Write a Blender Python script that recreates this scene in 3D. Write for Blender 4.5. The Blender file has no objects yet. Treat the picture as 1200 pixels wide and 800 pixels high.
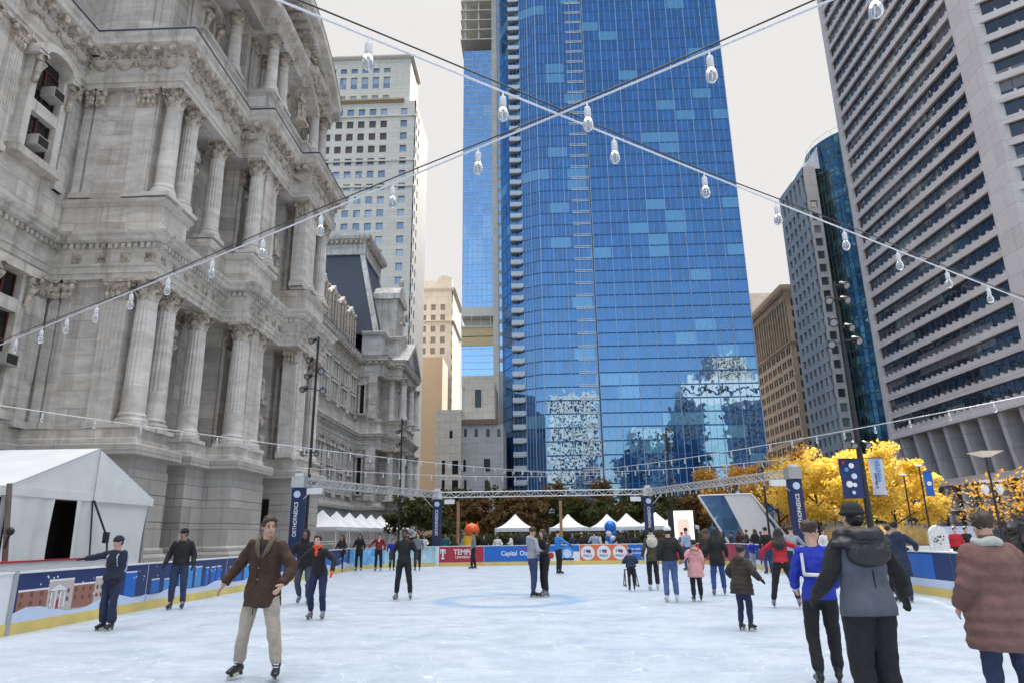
import bpy, bmesh, math, random
import numpy as np
from mathutils import Vector, Matrix
R_ = math.radians
SC = bpy.context.scene
COL = SC.collection
random.seed(7); rng = np.random.RandomState(7)

# ---------------------------------------------------------------- camera
FPX, PITCH, ROLL, YAW, EYE = 797., R_(15.9), R_(0.8), R_(1.75), 1.6
_c, _s = math.cos(YAW), math.sin(YAW)
FWD = np.array([-_s*math.cos(PITCH), _c*math.cos(PITCH), math.sin(PITCH)])
_r = np.array([_c, _s, 0.]); _u = np.cross(_r, FWD)
CR = _r*math.cos(ROLL)-_u*math.sin(ROLL); CU = _u*math.cos(ROLL)+_r*math.sin(ROLL)
CAM = np.array([0, 0, EYE])
cam = bpy.data.cameras.new('camera'); camo = bpy.data.objects.new('camera', cam); COL.objects.link(camo)
cam.sensor_width = 36; cam.lens = 36*FPX/1200; cam.clip_end = 5000; cam.clip_start = 0.05
m = Matrix(((CR[0], CU[0], -FWD[0], 0), (CR[1], CU[1], -FWD[1], 0), (CR[2], CU[2], -FWD[2], EYE), (0, 0, 0, 1)))
camo.matrix_world = m
cam.dof.use_dof = False
SC.camera = camo
def ray(px, py): return FWD+CR*(px-600)/FPX-CU*(py-400)/FPX
def onY(px, py, Y): d = ray(px, py); return CAM+d*(Y/d[1])
def onX(px, py, X): d = ray(px, py); return CAM+d*(X/d[0])
def onZ(px, py, Z=0.): d = ray(px, py); return CAM+d*((Z-EYE)/d[2])

# ---------------------------------------------------------------- world, sun, exposure
SUN_EL, SUN_AZ = R_(31), R_(17)
w = bpy.data.worlds.new('World'); SC.world = w; w.use_nodes = True
nt = w.node_tree; N = nt.nodes; L = nt.links; N.clear()
out = N.new('ShaderNodeOutputWorld')
sky = N.new('ShaderNodeTexSky'); sky.sky_type = 'NISHITA'; sky.sun_disc = False
sky.sun_elevation = SUN_EL; sky.sun_rotation = SUN_AZ; sky.dust_density = 1.0; sky.air_density = 1.2; sky.ozone_density = 2.0
bg = N.new('ShaderNodeBackground'); bg.inputs[1].default_value = 0.105
L.new(sky.outputs[0], bg.inputs[0])
# thin high cloud veils the half of the sky in front of the sun; the north half stays blue
cl = N.new('ShaderNodeBackground'); cl.inputs[0].default_value = (1, .985, .975, 1); cl.inputs[1].default_value = 0.62
tc = N.new('ShaderNodeTexCoord'); sep = N.new('ShaderNodeSeparateXYZ'); L.new(tc.outputs['Generated'], sep.inputs[0])
nz = N.new('ShaderNodeTexNoise'); nz.inputs['Scale'].default_value = 2.2; nz.inputs['Detail'].default_value = 6
L.new(tc.outputs['Generated'], nz.inputs['Vector'])
ad = N.new('ShaderNodeMath'); ad.operation = 'MULTIPLY_ADD'; ad.inputs[1].default_value = 0.35; L.new(nz.outputs[0], ad.inputs[0]); L.new(sep.outputs[1], ad.inputs[2])
mr = N.new('ShaderNodeMapRange'); mr.inputs[1].default_value = -0.10; mr.inputs[2].default_value = 0.42; L.new(ad.outputs[0], mr.inputs[0])
mx = N.new('ShaderNodeMixShader'); zr_ = N.new('ShaderNodeMapRange'); zr_.interpolation_type = 'SMOOTHSTEP'; zr_.inputs[1].default_value = .66; zr_.inputs[2].default_value = .92; L.new(sep.outputs[2], zr_.inputs[0])
mm_ = N.new('ShaderNodeMath'); mm_.operation = 'MAXIMUM'; L.new(mr.outputs[0], mm_.inputs[0]); L.new(zr_.outputs[0], mm_.inputs[1]); L.new(mm_.outputs[0], mx.inputs[0])
st_ = N.new('ShaderNodeMath'); st_.operation = 'MULTIPLY_ADD'; st_.inputs[1].default_value = 1.6; st_.inputs[2].default_value = .365; L.new(zr_.outputs[0], st_.inputs[0]); L.new(st_.outputs[0], cl.inputs[1])   # extra brightness added to the veil overhead, out of view, for top light
L.new(bg.outputs[0], mx.inputs[1]); L.new(cl.outputs[0], mx.inputs[2]); L.new(mx.outputs[0], out.inputs[0])
sun = bpy.data.lights.new('sun', 'SUN'); suno = bpy.data.objects.new('sun', sun); COL.objects.link(suno)
sun.energy = 4.8; sun.angle = R_(0.53); sun.color = (1, .93, .82)
sd = Vector((math.sin(SUN_AZ)*math.cos(SUN_EL), math.cos(SUN_AZ)*math.cos(SUN_EL), math.sin(SUN_EL)))
suno.rotation_euler = sd.to_track_quat('Z', 'Y').to_euler(); suno.location = sd*300
SC.view_settings.view_transform = 'Standard'; SC.view_settings.look = 'None'; SC.view_settings.exposure = 1.2; SC.view_settings.gamma = 1.0
SC.render.engine = 'CYCLES'; SC.cycles.use_denoising = True; SC.cycles.max_bounces = 6; SC.cycles.diffuse_bounces = 3
SC.cycles.glossy_bounces = 3; SC.cycles.transparent_max_bounces = 8; SC.cycles.transmission_bounces = 3
SC.cycles.sample_clamp_indirect = 4; SC.cycles.caustics_reflective = False; SC.cycles.caustics_refractive = False
SC.cycles.use_adaptive_sampling = True; SC.cycles.adaptive_threshold = 0.015

# ---------------------------------------------------------------- materials
MATS = {}
def mat(name, col, rough=.7, metal=0., var=.12, vscale=3., bump=0., bscale=20., spec=None, emis=0., trans=0., var2=None, coords='Object', stretch=None):
    if name in MATS: return MATS[name]
    m = bpy.data.materials.new(name); m.use_nodes = True; MATS[name] = m
    t = m.node_tree; b = t.nodes['Principled BSDF']
    b.inputs['Roughness'].default_value = rough; b.inputs['Metallic'].default_value = metal
    if spec is not None: b.inputs['Specular IOR Level'].default_value = spec
    tc = t.nodes.new('ShaderNodeTexCoord'); src = tc.outputs[coords]
    if stretch:
        mp = t.nodes.new('ShaderNodeMapping'); mp.inputs['Scale'].default_value = stretch; t.links.new(src, mp.inputs[0]); src = mp.outputs[0]
    if var > 0:
        n = t.nodes.new('ShaderNodeTexNoise'); n.inputs['Scale'].default_value = vscale; n.inputs['Detail'].default_value = 5; n.inputs['Roughness'].default_value = .62
        t.links.new(src, n.inputs['Vector'])
        r = t.nodes.new('ShaderNodeValToRGB'); r.color_ramp.elements[0].position = .3; r.color_ramp.elements[1].position = .72
        c0 = [c*(1-var) for c in col]; c1 = [min(1, c*(1+var)) for c in col]
        if var2: c0 = var2
        r.color_ramp.elements[0].color = (*c0, 1); r.color_ramp.elements[1].color = (*c1, 1)
        t.links.new(n.outputs[0], r.inputs[0]); t.links.new(r.outputs[0], b.inputs['Base Color'])
    else: b.inputs['Base Color'].default_value = (*col, 1)
    if bump > 0:
        n2 = t.nodes.new('ShaderNodeTexNoise'); n2.inputs['Scale'].default_value = bscale; n2.inputs['Detail'].default_value = 4
        t.links.new(src, n2.inputs['Vector'])
        bp = t.nodes.new('ShaderNodeBump'); bp.inputs['Strength'].default_value = bump; bp.inputs['Distance'].default_value = .02
        t.links.new(n2.outputs[0], bp.inputs['Height']); t.links.new(bp.outputs[0], b.inputs['Normal'])
    if emis: b.inputs['Emission Color'].default_value = (*col, 1); b.inputs['Emission Strength'].default_value = emis
    if trans:
        tr = t.nodes.new('ShaderNodeBsdfTranslucent'); ms = t.nodes.new('ShaderNodeMixShader'); ms.inputs[0].default_value = trans
        if var > 0: t.links.new(r.outputs[0], tr.inputs[0])
        else: tr.inputs[0].default_value = (*col, 1)
        o = t.nodes['Material Output']; t.links.new(b.outputs[0], ms.inputs[1]); t.links.new(tr.outputs[0], ms.inputs[2]); t.links.new(ms.outputs[0], o.inputs[0])
    return m
def stone(name, c_lo, c_hi, stain=(.09, .075, .06), bw=2.2, bh=.62, joint=.012, stain_amt=.5, rough=.8, dark_joint=.55, vein=.3):
    """block masonry: ashlar joints, veined tone per block, rain streaks and soot"""
    if name in MATS: return MATS[name]
    m = bpy.data.materials.new(name); m.use_nodes = True; MATS[name] = m
    t = m.node_tree; n = t.nodes; l = t.links; b = n['Principled BSDF']; b.inputs['Roughness'].default_value = rough; b.inputs['Specular IOR Level'].default_value = .08
    g = n.new('ShaderNodeNewGeometry'); sx = n.new('ShaderNodeSeparateXYZ'); l.new(g.outputs['Position'], sx.inputs[0])
    a = n.new('ShaderNodeMath'); l.new(sx.outputs[0], a.inputs[0]); l.new(sx.outputs[1], a.inputs[1])
    cb = n.new('ShaderNodeCombineXYZ'); l.new(a.outputs[0], cb.inputs[0]); l.new(sx.outputs[2], cb.inputs[1])
    br = n.new('ShaderNodeTexBrick'); l.new(cb.outputs[0], br.inputs['Vector'])
    br.inputs['Scale'].default_value = 1; br.inputs['Brick Width'].default_value = bw; br.inputs['Row Height'].default_value = bh; br.inputs['Mortar Size'].default_value = joint
    br.inputs['Color1'].default_value = (*c_lo, 1); br.inputs['Color2'].default_value = (*c_hi, 1); br.inputs['Mortar'].default_value = tuple(c*dark_joint for c in c_lo)+(1,)
    # marble veins, stretched along the bed
    mp = n.new('ShaderNodeMapping'); mp.inputs['Scale'].default_value = (.35, .35, 1.0); l.new(g.outputs['Position'], mp.inputs[0])
    v = n.new('ShaderNodeTexNoise'); v.inputs['Scale'].default_value = 1.3; v.inputs['Detail'].default_value = 8; v.inputs['Roughness'].default_value = .65; v.inputs['Distortion'].default_value = 1.4; l.new(mp.outputs[0], v.inputs['Vector'])
    vr = n.new('ShaderNodeMapRange'); vr.inputs[1].default_value = .35; vr.inputs[2].default_value = .7; vr.inputs[3].default_value = 1-vein*.25; vr.inputs[4].default_value = 1+vein*.18; l.new(v.outputs[0], vr.inputs[0])
    mu = n.new('ShaderNodeMixRGB'); mu.blend_type = 'MULTIPLY'; mu.inputs[0].default_value = 1; l.new(br.outputs[0], mu.inputs[1]); l.new(vr.outputs[0], mu.inputs[2])
    # streaks running down
    mp2 = n.new('ShaderNodeMapping'); mp2.inputs['Scale'].default_value = (1.5, 1.5, .09); l.new(g.outputs['Position'], mp2.inputs[0])
    s = n.new('ShaderNodeTexNoise'); s.inputs['Scale'].default_value = 1.2; s.inputs['Detail'].default_value = 7; s.inputs['Roughness'].default_value = .7; l.new(mp2.outputs[0], s.inputs['Vector'])
    sr = n.new('ShaderNodeMapRange'); sr.inputs[1].default_value = .5; sr.inputs[2].default_value = .78; sr.inputs[4].default_value = stain_amt; l.new(s.outputs[0], sr.inputs[0])
    mx = n.new('ShaderNodeMixRGB'); l.new(sr.outputs[0], mx.inputs[0]); l.new(mu.outputs[0], mx.inputs[1]); mx.inputs[2].default_value = (*stain, 1)
    # soot and lichen blotches
    q = n.new('ShaderNodeTexNoise'); q.inputs['Scale'].default_value = .55; q.inputs['Detail'].default_value = 9; q.inputs['Roughness'].default_value = .75; l.new(g.outputs['Position'], q.inputs['Vector'])
    qr = n.new('ShaderNodeMapRange'); qr.inputs[1].default_value = .52; qr.inputs[2].default_value = .75; qr.inputs[4].default_value = stain_amt*.8; l.new(q.outputs[0], qr.inputs[0])
    mx2 = n.new('ShaderNodeMixRGB'); l.new(qr.outputs[0], mx2.inputs[0]); l.new(mx.outputs[0], mx2.inputs[1]); mx2.inputs[2].default_value = tuple(c*1.9 for c in stain)+(1,)
    l.new(mx2.outputs[0], b.inputs['Base Color'])
    bn = n.new('ShaderNodeTexNoise'); bn.inputs['Scale'].default_value = 9; bn.inputs['Detail'].default_value = 6; l.new(g.outputs['Position'], bn.inputs['Vector'])
    bp = n.new('ShaderNodeBump'); bp.inputs['Strength'].default_value = .45; bp.inputs['Distance'].default_value = .03; l.new(bn.outputs[0], bp.inputs['Height']); 
    bp2 = n.new('ShaderNodeBump'); bp2.inputs['Strength'].default_value = .6; bp2.inputs['Distance'].default_value = .02; bp2.invert = True; l.new(br.outputs['Fac'], bp2.inputs['Height']); l.new(bp.outputs[0], bp2.inputs['Normal']); l.new(bp2.outputs[0], b.inputs['Normal'])
    return m
def glass(name, col, blinds=None, pw=1.5, ph=3.05, tint=(1, 1, 1), rough=.02, wav=.02, refl=.55, blind_amt=.1, offs=(0, 0), cell=(1, 1), dark=None):
    """curtain-wall glass: mirror coat over a coloured body, drawn blinds in some panes (random per pane), slightly uneven panes"""
    if name in MATS: return MATS[name]
    m = bpy.data.materials.new(name); m.use_nodes = True; MATS[name] = m
    t = m.node_tree; n = t.nodes; l = t.links; b = n['Principled BSDF']
    n.remove(b); o = n['Material Output']
    g = n.new('ShaderNodeNewGeometry'); sx = n.new('ShaderNodeSeparateXYZ'); l.new(g.outputs['Position'], sx.inputs[0])
    a = n.new('ShaderNodeMath'); l.new(sx.outputs[0], a.inputs[0]); l.new(sx.outputs[1], a.inputs[1])
    def fl(src, size, off):
        d = n.new('ShaderNodeMath'); d.operation = 'MULTIPLY_ADD'; d.inputs[1].default_value = 1/size; d.inputs[2].default_value = -off/size; l.new(src, d.inputs[0])
        f = n.new('ShaderNodeMath'); f.operation = 'FLOOR'; l.new(d.outputs[0], f.inputs[0]); return f.outputs[0]
    cb = n.new('ShaderNodeCombineXYZ'); l.new(fl(a.outputs[0], pw, offs[0]), cb.inputs[0]); l.new(fl(sx.outputs[2], ph, offs[1]), cb.inputs[1])
    wn = n.new('ShaderNodeTexWhiteNoise'); wn.noise_dimensions = '2D'; l.new(cb.outputs[0], wn.inputs['Vector'])
    cb2 = n.new('ShaderNodeCombineXYZ'); l.new(fl(a.outputs[0], pw*3, offs[0]), cb2.inputs[0]); l.new(fl(sx.outputs[2], ph, offs[1]), cb2.inputs[1])
    wn2 = n.new('ShaderNodeTexWhiteNoise'); wn2.noise_dimensions = '2D'; l.new(cb2.outputs[0], wn2.inputs['Vector'])
    df = n.new('ShaderNodeBsdfDiffuse')
    c1 = n.new('ShaderNodeMixRGB'); l.new(wn.outputs[0], c1.inputs[0]); c1.inputs[1].default_value = (*[c*.6 for c in col], 1); c1.inputs[2].default_value = (*[c*1.5 for c in col], 1)
    if blinds:
        gt = n.new('ShaderNodeMath'); gt.operation = 'GREATER_THAN'; gt.inputs[1].default_value = 1-blind_amt; l.new(wn2.outputs[0], gt.inputs[0])
        c2 = n.new('ShaderNodeMixRGB'); l.new(gt.outputs[0], c2.inputs[0]); l.new(c1.outputs[0], c2.inputs[1]); c2.inputs[2].default_value = (*blinds, 1); l.new(c2.outputs[0], df.inputs[0])
    else: l.new(c1.outputs[0], df.inputs[0])
    gl = n.new('ShaderNodeBsdfGlossy'); gl.inputs['Roughness'].default_value = rough; gl.inputs[0].default_value = (*tint, 1)
    # panes bow and lean a little
    nn = n.new('ShaderNodeTexNoise'); nn.inputs['Scale'].default_value = .8; nn.inputs['Detail'].default_value = 1.5; l.new(g.outputs['Position'], nn.inputs['Vector'])
    s1 = n.new('ShaderNodeVectorMath'); s1.operation = 'SUBTRACT'; s1.inputs[1].default_value = (.5, .5, .5); l.new(nn.outputs['Color'], s1.inputs[0])
    s2 = n.new('ShaderNodeVectorMath'); s2.operation = 'SUBTRACT'; s2.inputs[1].default_value = (.5, .5, .5); l.new(wn.outputs['Color'], s2.inputs[0])
    sa = n.new('ShaderNodeVectorMath'); sa.operation = 'SCALE'; sa.inputs['Scale'].default_value = wav*2.2; l.new(s1.outputs[0], sa.inputs[0])
    sb = n.new('ShaderNodeVectorMath'); sb.operation = 'SCALE'; sb.inputs['Scale'].default_value = wav*.55; l.new(s2.outputs[0], sb.inputs[0])
    ad1 = n.new('ShaderNodeVectorMath'); l.new(sa.outputs[0], ad1.inputs[0]); l.new(sb.outputs[0], ad1.inputs[1])
    ad2 = n.new('ShaderNodeVectorMath'); l.new(ad1.outputs[0], ad2.inputs[0]); l.new(g.outputs['Normal'], ad2.inputs[1])
    no = n.new('ShaderNodeVectorMath'); no.operation = 'NORMALIZE'; l.new(ad2.outputs[0], no.inputs[0]); l.new(no.outputs[0], gl.inputs['Normal'])
    fr = n.new('ShaderNodeFresnel'); fr.inputs[0].default_value = 1.5
    fm = n.new('ShaderNodeMath'); fm.operation = 'MULTIPLY_ADD'; fm.inputs[1].default_value = 1-refl; fm.inputs[2].default_value = refl; fm.use_clamp = True; l.new(fr.outputs[0], fm.inputs[0])
    ms = n.new('ShaderNodeMixShader'); l.new(fm.outputs[0], ms.inputs[0]); l.new(df.outputs[0], ms.inputs[1]); l.new(gl.outputs[0], ms.inputs[2]); l.new(ms.outputs[0], o.inputs[0])
    return m

# ---------------------------------------------------------------- mesh building
class MB:
    def __init__(s): s.v = []; s.f = []; s.sm = []
    def add(s, vs, fs, smooth=False):
        o = len(s.v); s.v.extend([tuple(v) for v in vs]); s.f.extend([tuple(i+o for i in f) for f in fs]); s.sm.extend([smooth]*len(fs)); return s
    def box(s, x0, x1, y0, y1, z0, z1):
        return s.hexa([(x0, y0, z0), (x1, y0, z0), (x1, y1, z0), (x0, y1, z0), (x0, y0, z1), (x1, y0, z1), (x1, y1, z1), (x0, y1, z1)])
    def hexa(s, p): return s.add(p, [(0, 3, 2, 1), (4, 5, 6, 7), (0, 1, 5, 4), (1, 2, 6, 5), (2, 3, 7, 6), (3, 0, 4, 7)])
    def fbox(s, F, u0, u1, n0, n1, z0, z1):
        o, u, n = F; P = lambda a, b, z: (o[0]+u[0]*a+n[0]*b, o[1]+u[1]*a+n[1]*b, z)
        return s.hexa([P(u0, n0, z0), P(u1, n0, z0), P(u1, n1, z0), P(u0, n1, z0), P(u0, n0, z1), P(u1, n0, z1), P(u1, n1, z1), P(u0, n1, z1)])
    def tube(s, pts, r, n=8, caps=True, smooth=True):
        pts = [np.array(p, float) for p in pts]; rs = r if hasattr(r, '__len__') else [r]*len(pts); rings = []
        up = np.array([0, 0, 1.])
        d0 = pts[1]-pts[0]
        if abs(d0[2]) > .9*np.linalg.norm(d0): up = np.array([0, 1., 0])
        vs = []
        for i, p in enumerate(pts):
            d = pts[min(i+1, len(pts)-1)]-pts[max(i-1, 0)]; d = d/(np.linalg.norm(d)+1e-9)
            a = np.cross(d, up); a /= np.linalg.norm(a)+1e-9; b = np.cross(a, d)
            for k in range(n):
                t = 2*math.pi*k/n; vs.append(p+rs[i]*(a*math.cos(t)+b*math.sin(t)))
        fs = [(i*n+k, i*n+(k+1) % n, (i+1)*n+(k+1) % n, (i+1)*n+k) for i in range(len(pts)-1) for k in range(n)]
        s.add(vs, fs, smooth)
        if caps: s.add(vs[:n], [tuple(range(n))[::-1]]); s.add(vs[-n:], [tuple(range(n))])
        return s
    def lathe(s, prof, c=(0, 0, 0), n=16, smooth=True, mod=None):
        vs = []
        for (r, z) in prof:
            for k in range(n):
                t = 2*math.pi*k/n; q = r*(mod(k, z) if mod else 1)
                vs.append((c[0]+q*math.cos(t), c[1]+q*math.sin(t), c[2]+z))
        fs = [(i*n+k, i*n+(k+1) % n, (i+1)*n+(k+1) % n, (i+1)*n+k) for i in range(len(prof)-1) for k in range(n)]
        s.add(vs, fs, smooth); s.add(vs[:n], [tuple(range(n))[::-1]]); s.add(vs[-n:], [tuple(range(n))]); return s
    def ell(s, c, r, n=12, m=8, rot=None):
        vs = []; c = np.array(c, float)
        for i in range(m+1):
            p = math.pi*i/m
            for k in range(n):
                t = 2*math.pi*k/n; q = np.array([r[0]*math.sin(p)*math.cos(t), r[1]*math.sin(p)*math.sin(t), -r[2]*math.cos(p)])
                if rot is not None: q = rot @ q
                vs.append(c+q)
        fs = [(i*n+k, i*n+(k+1) % n, (i+1)*n+(k+1) % n, (i+1)*n+k) for i in range(m) for k in range(n)]
        return s.add(vs, fs, True)
    def poly(s, pts, d):
        """extrude polygon pts by vector d"""
        n = len(pts); pts = [np.array(p, float) for p in pts]; d = np.array(d, float)
        return s.add(pts+[p+d for p in pts], [tuple(range(n))[::-1], tuple(range(n, 2*n))]+[(i, (i+1) % n, (i+1) % n+n, i+n) for i in range(n)])
    def sweep(s, path, prof, closed=False):
        """path: plan polyline (x,y), outward = right of travel; prof: list of (outset, z)"""
        P = [np.array(p, float) for p in path]; n = len(P); rows = []
        for i in range(n):
            def nrm(a, b): d = b-a; d /= np.linalg.norm(d); return np.array([d[1], -d[0]])
            ns = []
            if i > 0 or closed: ns.append(nrm(P[i-1], P[i]))
            if i < n-1 or closed: ns.append(nrm(P[i], P[(i+1) % n]))
            if len(ns) == 2: q = ns[0]+ns[1]; q = q/max(.35, (1+ns[0]@ns[1]))
            else: q = ns[0]
            rows.append([(P[i][0]+q[0]*o, P[i][1]+q[1]*o, z) for (o, z) in prof])
        k = len(prof); vs = [v for r in rows for v in r]; fs = []
        for i in range(n if closed else n-1):
            j = (i+1) % n
            for a in range(k-1): fs.append((i*k+a, j*k+a, j*k+a+1, i*k+a+1))
        s.add(vs, fs)
        return s
    def mesh(s, name='m'):
        me = bpy.data.meshes.new(name); me.from_pydata(s.v, [], s.f); me.polygons.foreach_set('use_smooth', s.sm); me.update(); return me
    def build(s, name, mt, parent=None, fix=False, loc=None):
        me = s.mesh(name)
        if fix:
            bm = bmesh.new(); bm.from_mesh(me); bmesh.ops.recalc_face_normals(bm, faces=bm.faces); bm.to_mesh(me); bm.free()
        me.materials.append(mt); o = bpy.data.objects.new(name, me); COL.objects.link(o)
        if loc is not None: o.location = loc
        if parent is not None:
            o.parent = parent
            # geometry is given in world space: keep it there
            o.matrix_parent_inverse = Matrix.Identity(4)
            if loc is None: o.location = -parent_loc(parent)
        return o
def parent_loc(p):
    v = Vector(p.location)
    while p.parent: p = p.parent; v = v+Vector(p.location)
    return v
def thing(name, label, cat, loc=(0, 0, 0), group=None):
    o = bpy.data.objects.new(name, None); COL.objects.link(o); o.location = loc; o.empty_display_size = .2
    tag(o, label, cat, group); return o
def tag(o, label, cat, group=None, kind=None):
    if label: o['label'] = label
    if cat: o['category'] = cat
    if group: o['group'] = group
    if kind: o['kind'] = kind
    return o
def inst(me, name, parent, loc, rotz=0, mt=None, scale=None):
    """place shared mesh data (local coordinates) as a part at world point loc"""
    o = bpy.data.objects.new(name, me); COL.objects.link(o)
    if parent is not None: o.parent = parent; o.location = Vector(loc)-parent_loc(parent)
    else: o.location = loc
    o.rotation_euler = (0, 0, rotz)
    if scale: o.scale = scale
    return o
def struct(o): o['kind'] = 'structure'; return o
_TXT = {}
def text_mesh(body, bold=True):
    if body in _TXT: return _TXT[body]
    c = bpy.data.curves.new('t', 'FONT'); c.body = body; c.align_x = 'CENTER'; c.align_y = 'CENTER'; c.size = 1; c.extrude = .004; c.offset = .018 if bold else 0
    c.resolution_u = 3
    o = bpy.data.objects.new('t', c); COL.objects.link(o)
    me = bpy.data.meshes.new_from_object(o); bpy.data.objects.remove(o)
    _TXT[body] = me; return me
def lettering(body, F, u, z, n, size, mt, parent, name='lettering', squeeze=1., vertical=False):
    """flat lettering on face frame F=(origin,u,normal)"""
    me = text_mesh(body).copy(); o0, ud, nd = F; vs = [v.co.copy() for v in me.vertices]
    for v, c in zip(me.vertices, vs):
        a, b = c.x*size*squeeze, c.y*size
        if vertical: a, b = -b, a      # reads upward
        uu = u+a; v.co = (o0[0]+ud[0]*uu+nd[0]*(n+c.z), o0[1]+ud[1]*uu+nd[1]*(n+c.z), z+b)
    me.materials.clear(); me.materials.append(mt)
    o = bpy.data.objects.new(name, me); COL.objects.link(o)
    if parent is not None: o.parent = parent; o.location = -parent_loc(parent)
    return o
def windows(parent, quads, mt, name='window', cap=100):
    """quads: 4 world points each; the 100 that show largest become parts, the rest one part"""
    def size(q):
        c = [np.array(p)-CAM for p in q]; pr = []
        for p in c:
            d = p@FWD
            if d < 1: return 0
            pr.append((600+FPX*(p@CR)/d, 400-FPX*(p@CU)/d))
        cx = sum(p[0] for p in pr)/4; cy = sum(p[1] for p in pr)/4
        a = abs(sum(pr[i][0]*pr[(i+1) % 4][1]-pr[(i+1) % 4][0]*pr[i][1] for i in range(4)))/2
        return a if (-20 < cx < 1220 and -20 < cy < 620) else a*1e-4
    qs = sorted(quads, key=size, reverse=True)
    for q in qs[:cap]: MB().add(q, [(0, 1, 2, 3)]).build(name, mt, parent)
    if len(qs) > cap:
        b = MB()
        for q in qs[cap:]: b.add(q, [(0, 1, 2, 3)])
        b.build(name, mt, parent)['kind'] = 'stuff'
def fq(F, u0, u1, n, z0, z1):
    o, u, nn = F; P = lambda a, z: (o[0]+u[0]*a+nn[0]*n, o[1]+u[1]*a+nn[1]*n, z)
    return [P(u0, z0), P(u1, z0), P(u1, z1), P(u0, z1)]
def grid_face(wall, F, W, z0, z1, cols, rows, depth=.35, quads=None, mull=None):
    """solid facade skin with real openings: piers and spandrels stand `depth` in front of the glass"""
    zs = [z0]+[z for r in rows for z in r]+[z1]
    for i in range(0, len(zs), 2):
        if zs[i+1]-zs[i] > 1e-3: wall.fbox(F, 0, W, -depth-.05, 0, zs[i], zs[i+1])
    for (a, b) in rows:
        us = [0]+[u for c in cols for u in c]+[W]
        for i in range(0, len(us), 2):
            if us[i+1]-us[i] > 1e-3: wall.fbox(F, us[i], us[i+1], -depth-.05, -.004, a, b)
        for (c, d) in cols:
            quads.append(fq(F, c, d, -depth, a, b))
            if mull is not None:
                mull.fbox(F, c, d, -depth+.001, -depth+.06, (a+b)/2-.03, (a+b)/2+.03)
def frame(p, q):
    """face frame from plan point p to q, outward = right of travel"""
    p = np.array(p, float); q = np.array(q, float); d = q-p; W = np.linalg.norm(d); d /= W
    return (p, d, np.array([d[1], -d[0]])), W
def capped(name, mt, parent, items, cap=100):
    """items: list of MB; the nearest 100 become parts, the rest one part"""
    def key(b): c = np.mean(np.array(b.v), axis=0)-CAM; return -np.linalg.norm(c) if c@FWD > 0 else -1e6
    it = sorted(items, key=key, reverse=True)
    for b in it[:cap]: b.build(name, mt, parent)
    if it[cap:]:
        q = MB()
        for b in it[cap:]: q.add(b.v, b.f)
        q.build(name, mt, parent)['kind'] = 'stuff'
# ================================================================ SETTING
M_ground = mat('plaza_granite', (.30, .30, .31), .75, var=.2, vscale=.6, bump=.15, bscale=8)
g = MB(); S = 1500
for (x0, x1, y0, y1) in [(-S, S, -S, S)]: g.add([(x0, y0, -.15), (x1, y0, -.15), (x1, y1, -.15), (x0, y1, -.15)], [(0, 1, 2, 3)])
struct(g.build('ground', mat('street_asphalt', (.06, .06, .065), .85, var=.25, vscale=.4, bump=.2)))
g = MB(); g.box(-21, 45, -40, 78, -.14, -.012); struct(g.build('plaza', M_ground))
g = MB(); g.box(46.5, 61, -40, 118, -.145, -.03); struct(g.build('pavement', mat('pavement_slabs', (.26, .25, .24), .85, var=.15)))
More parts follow.
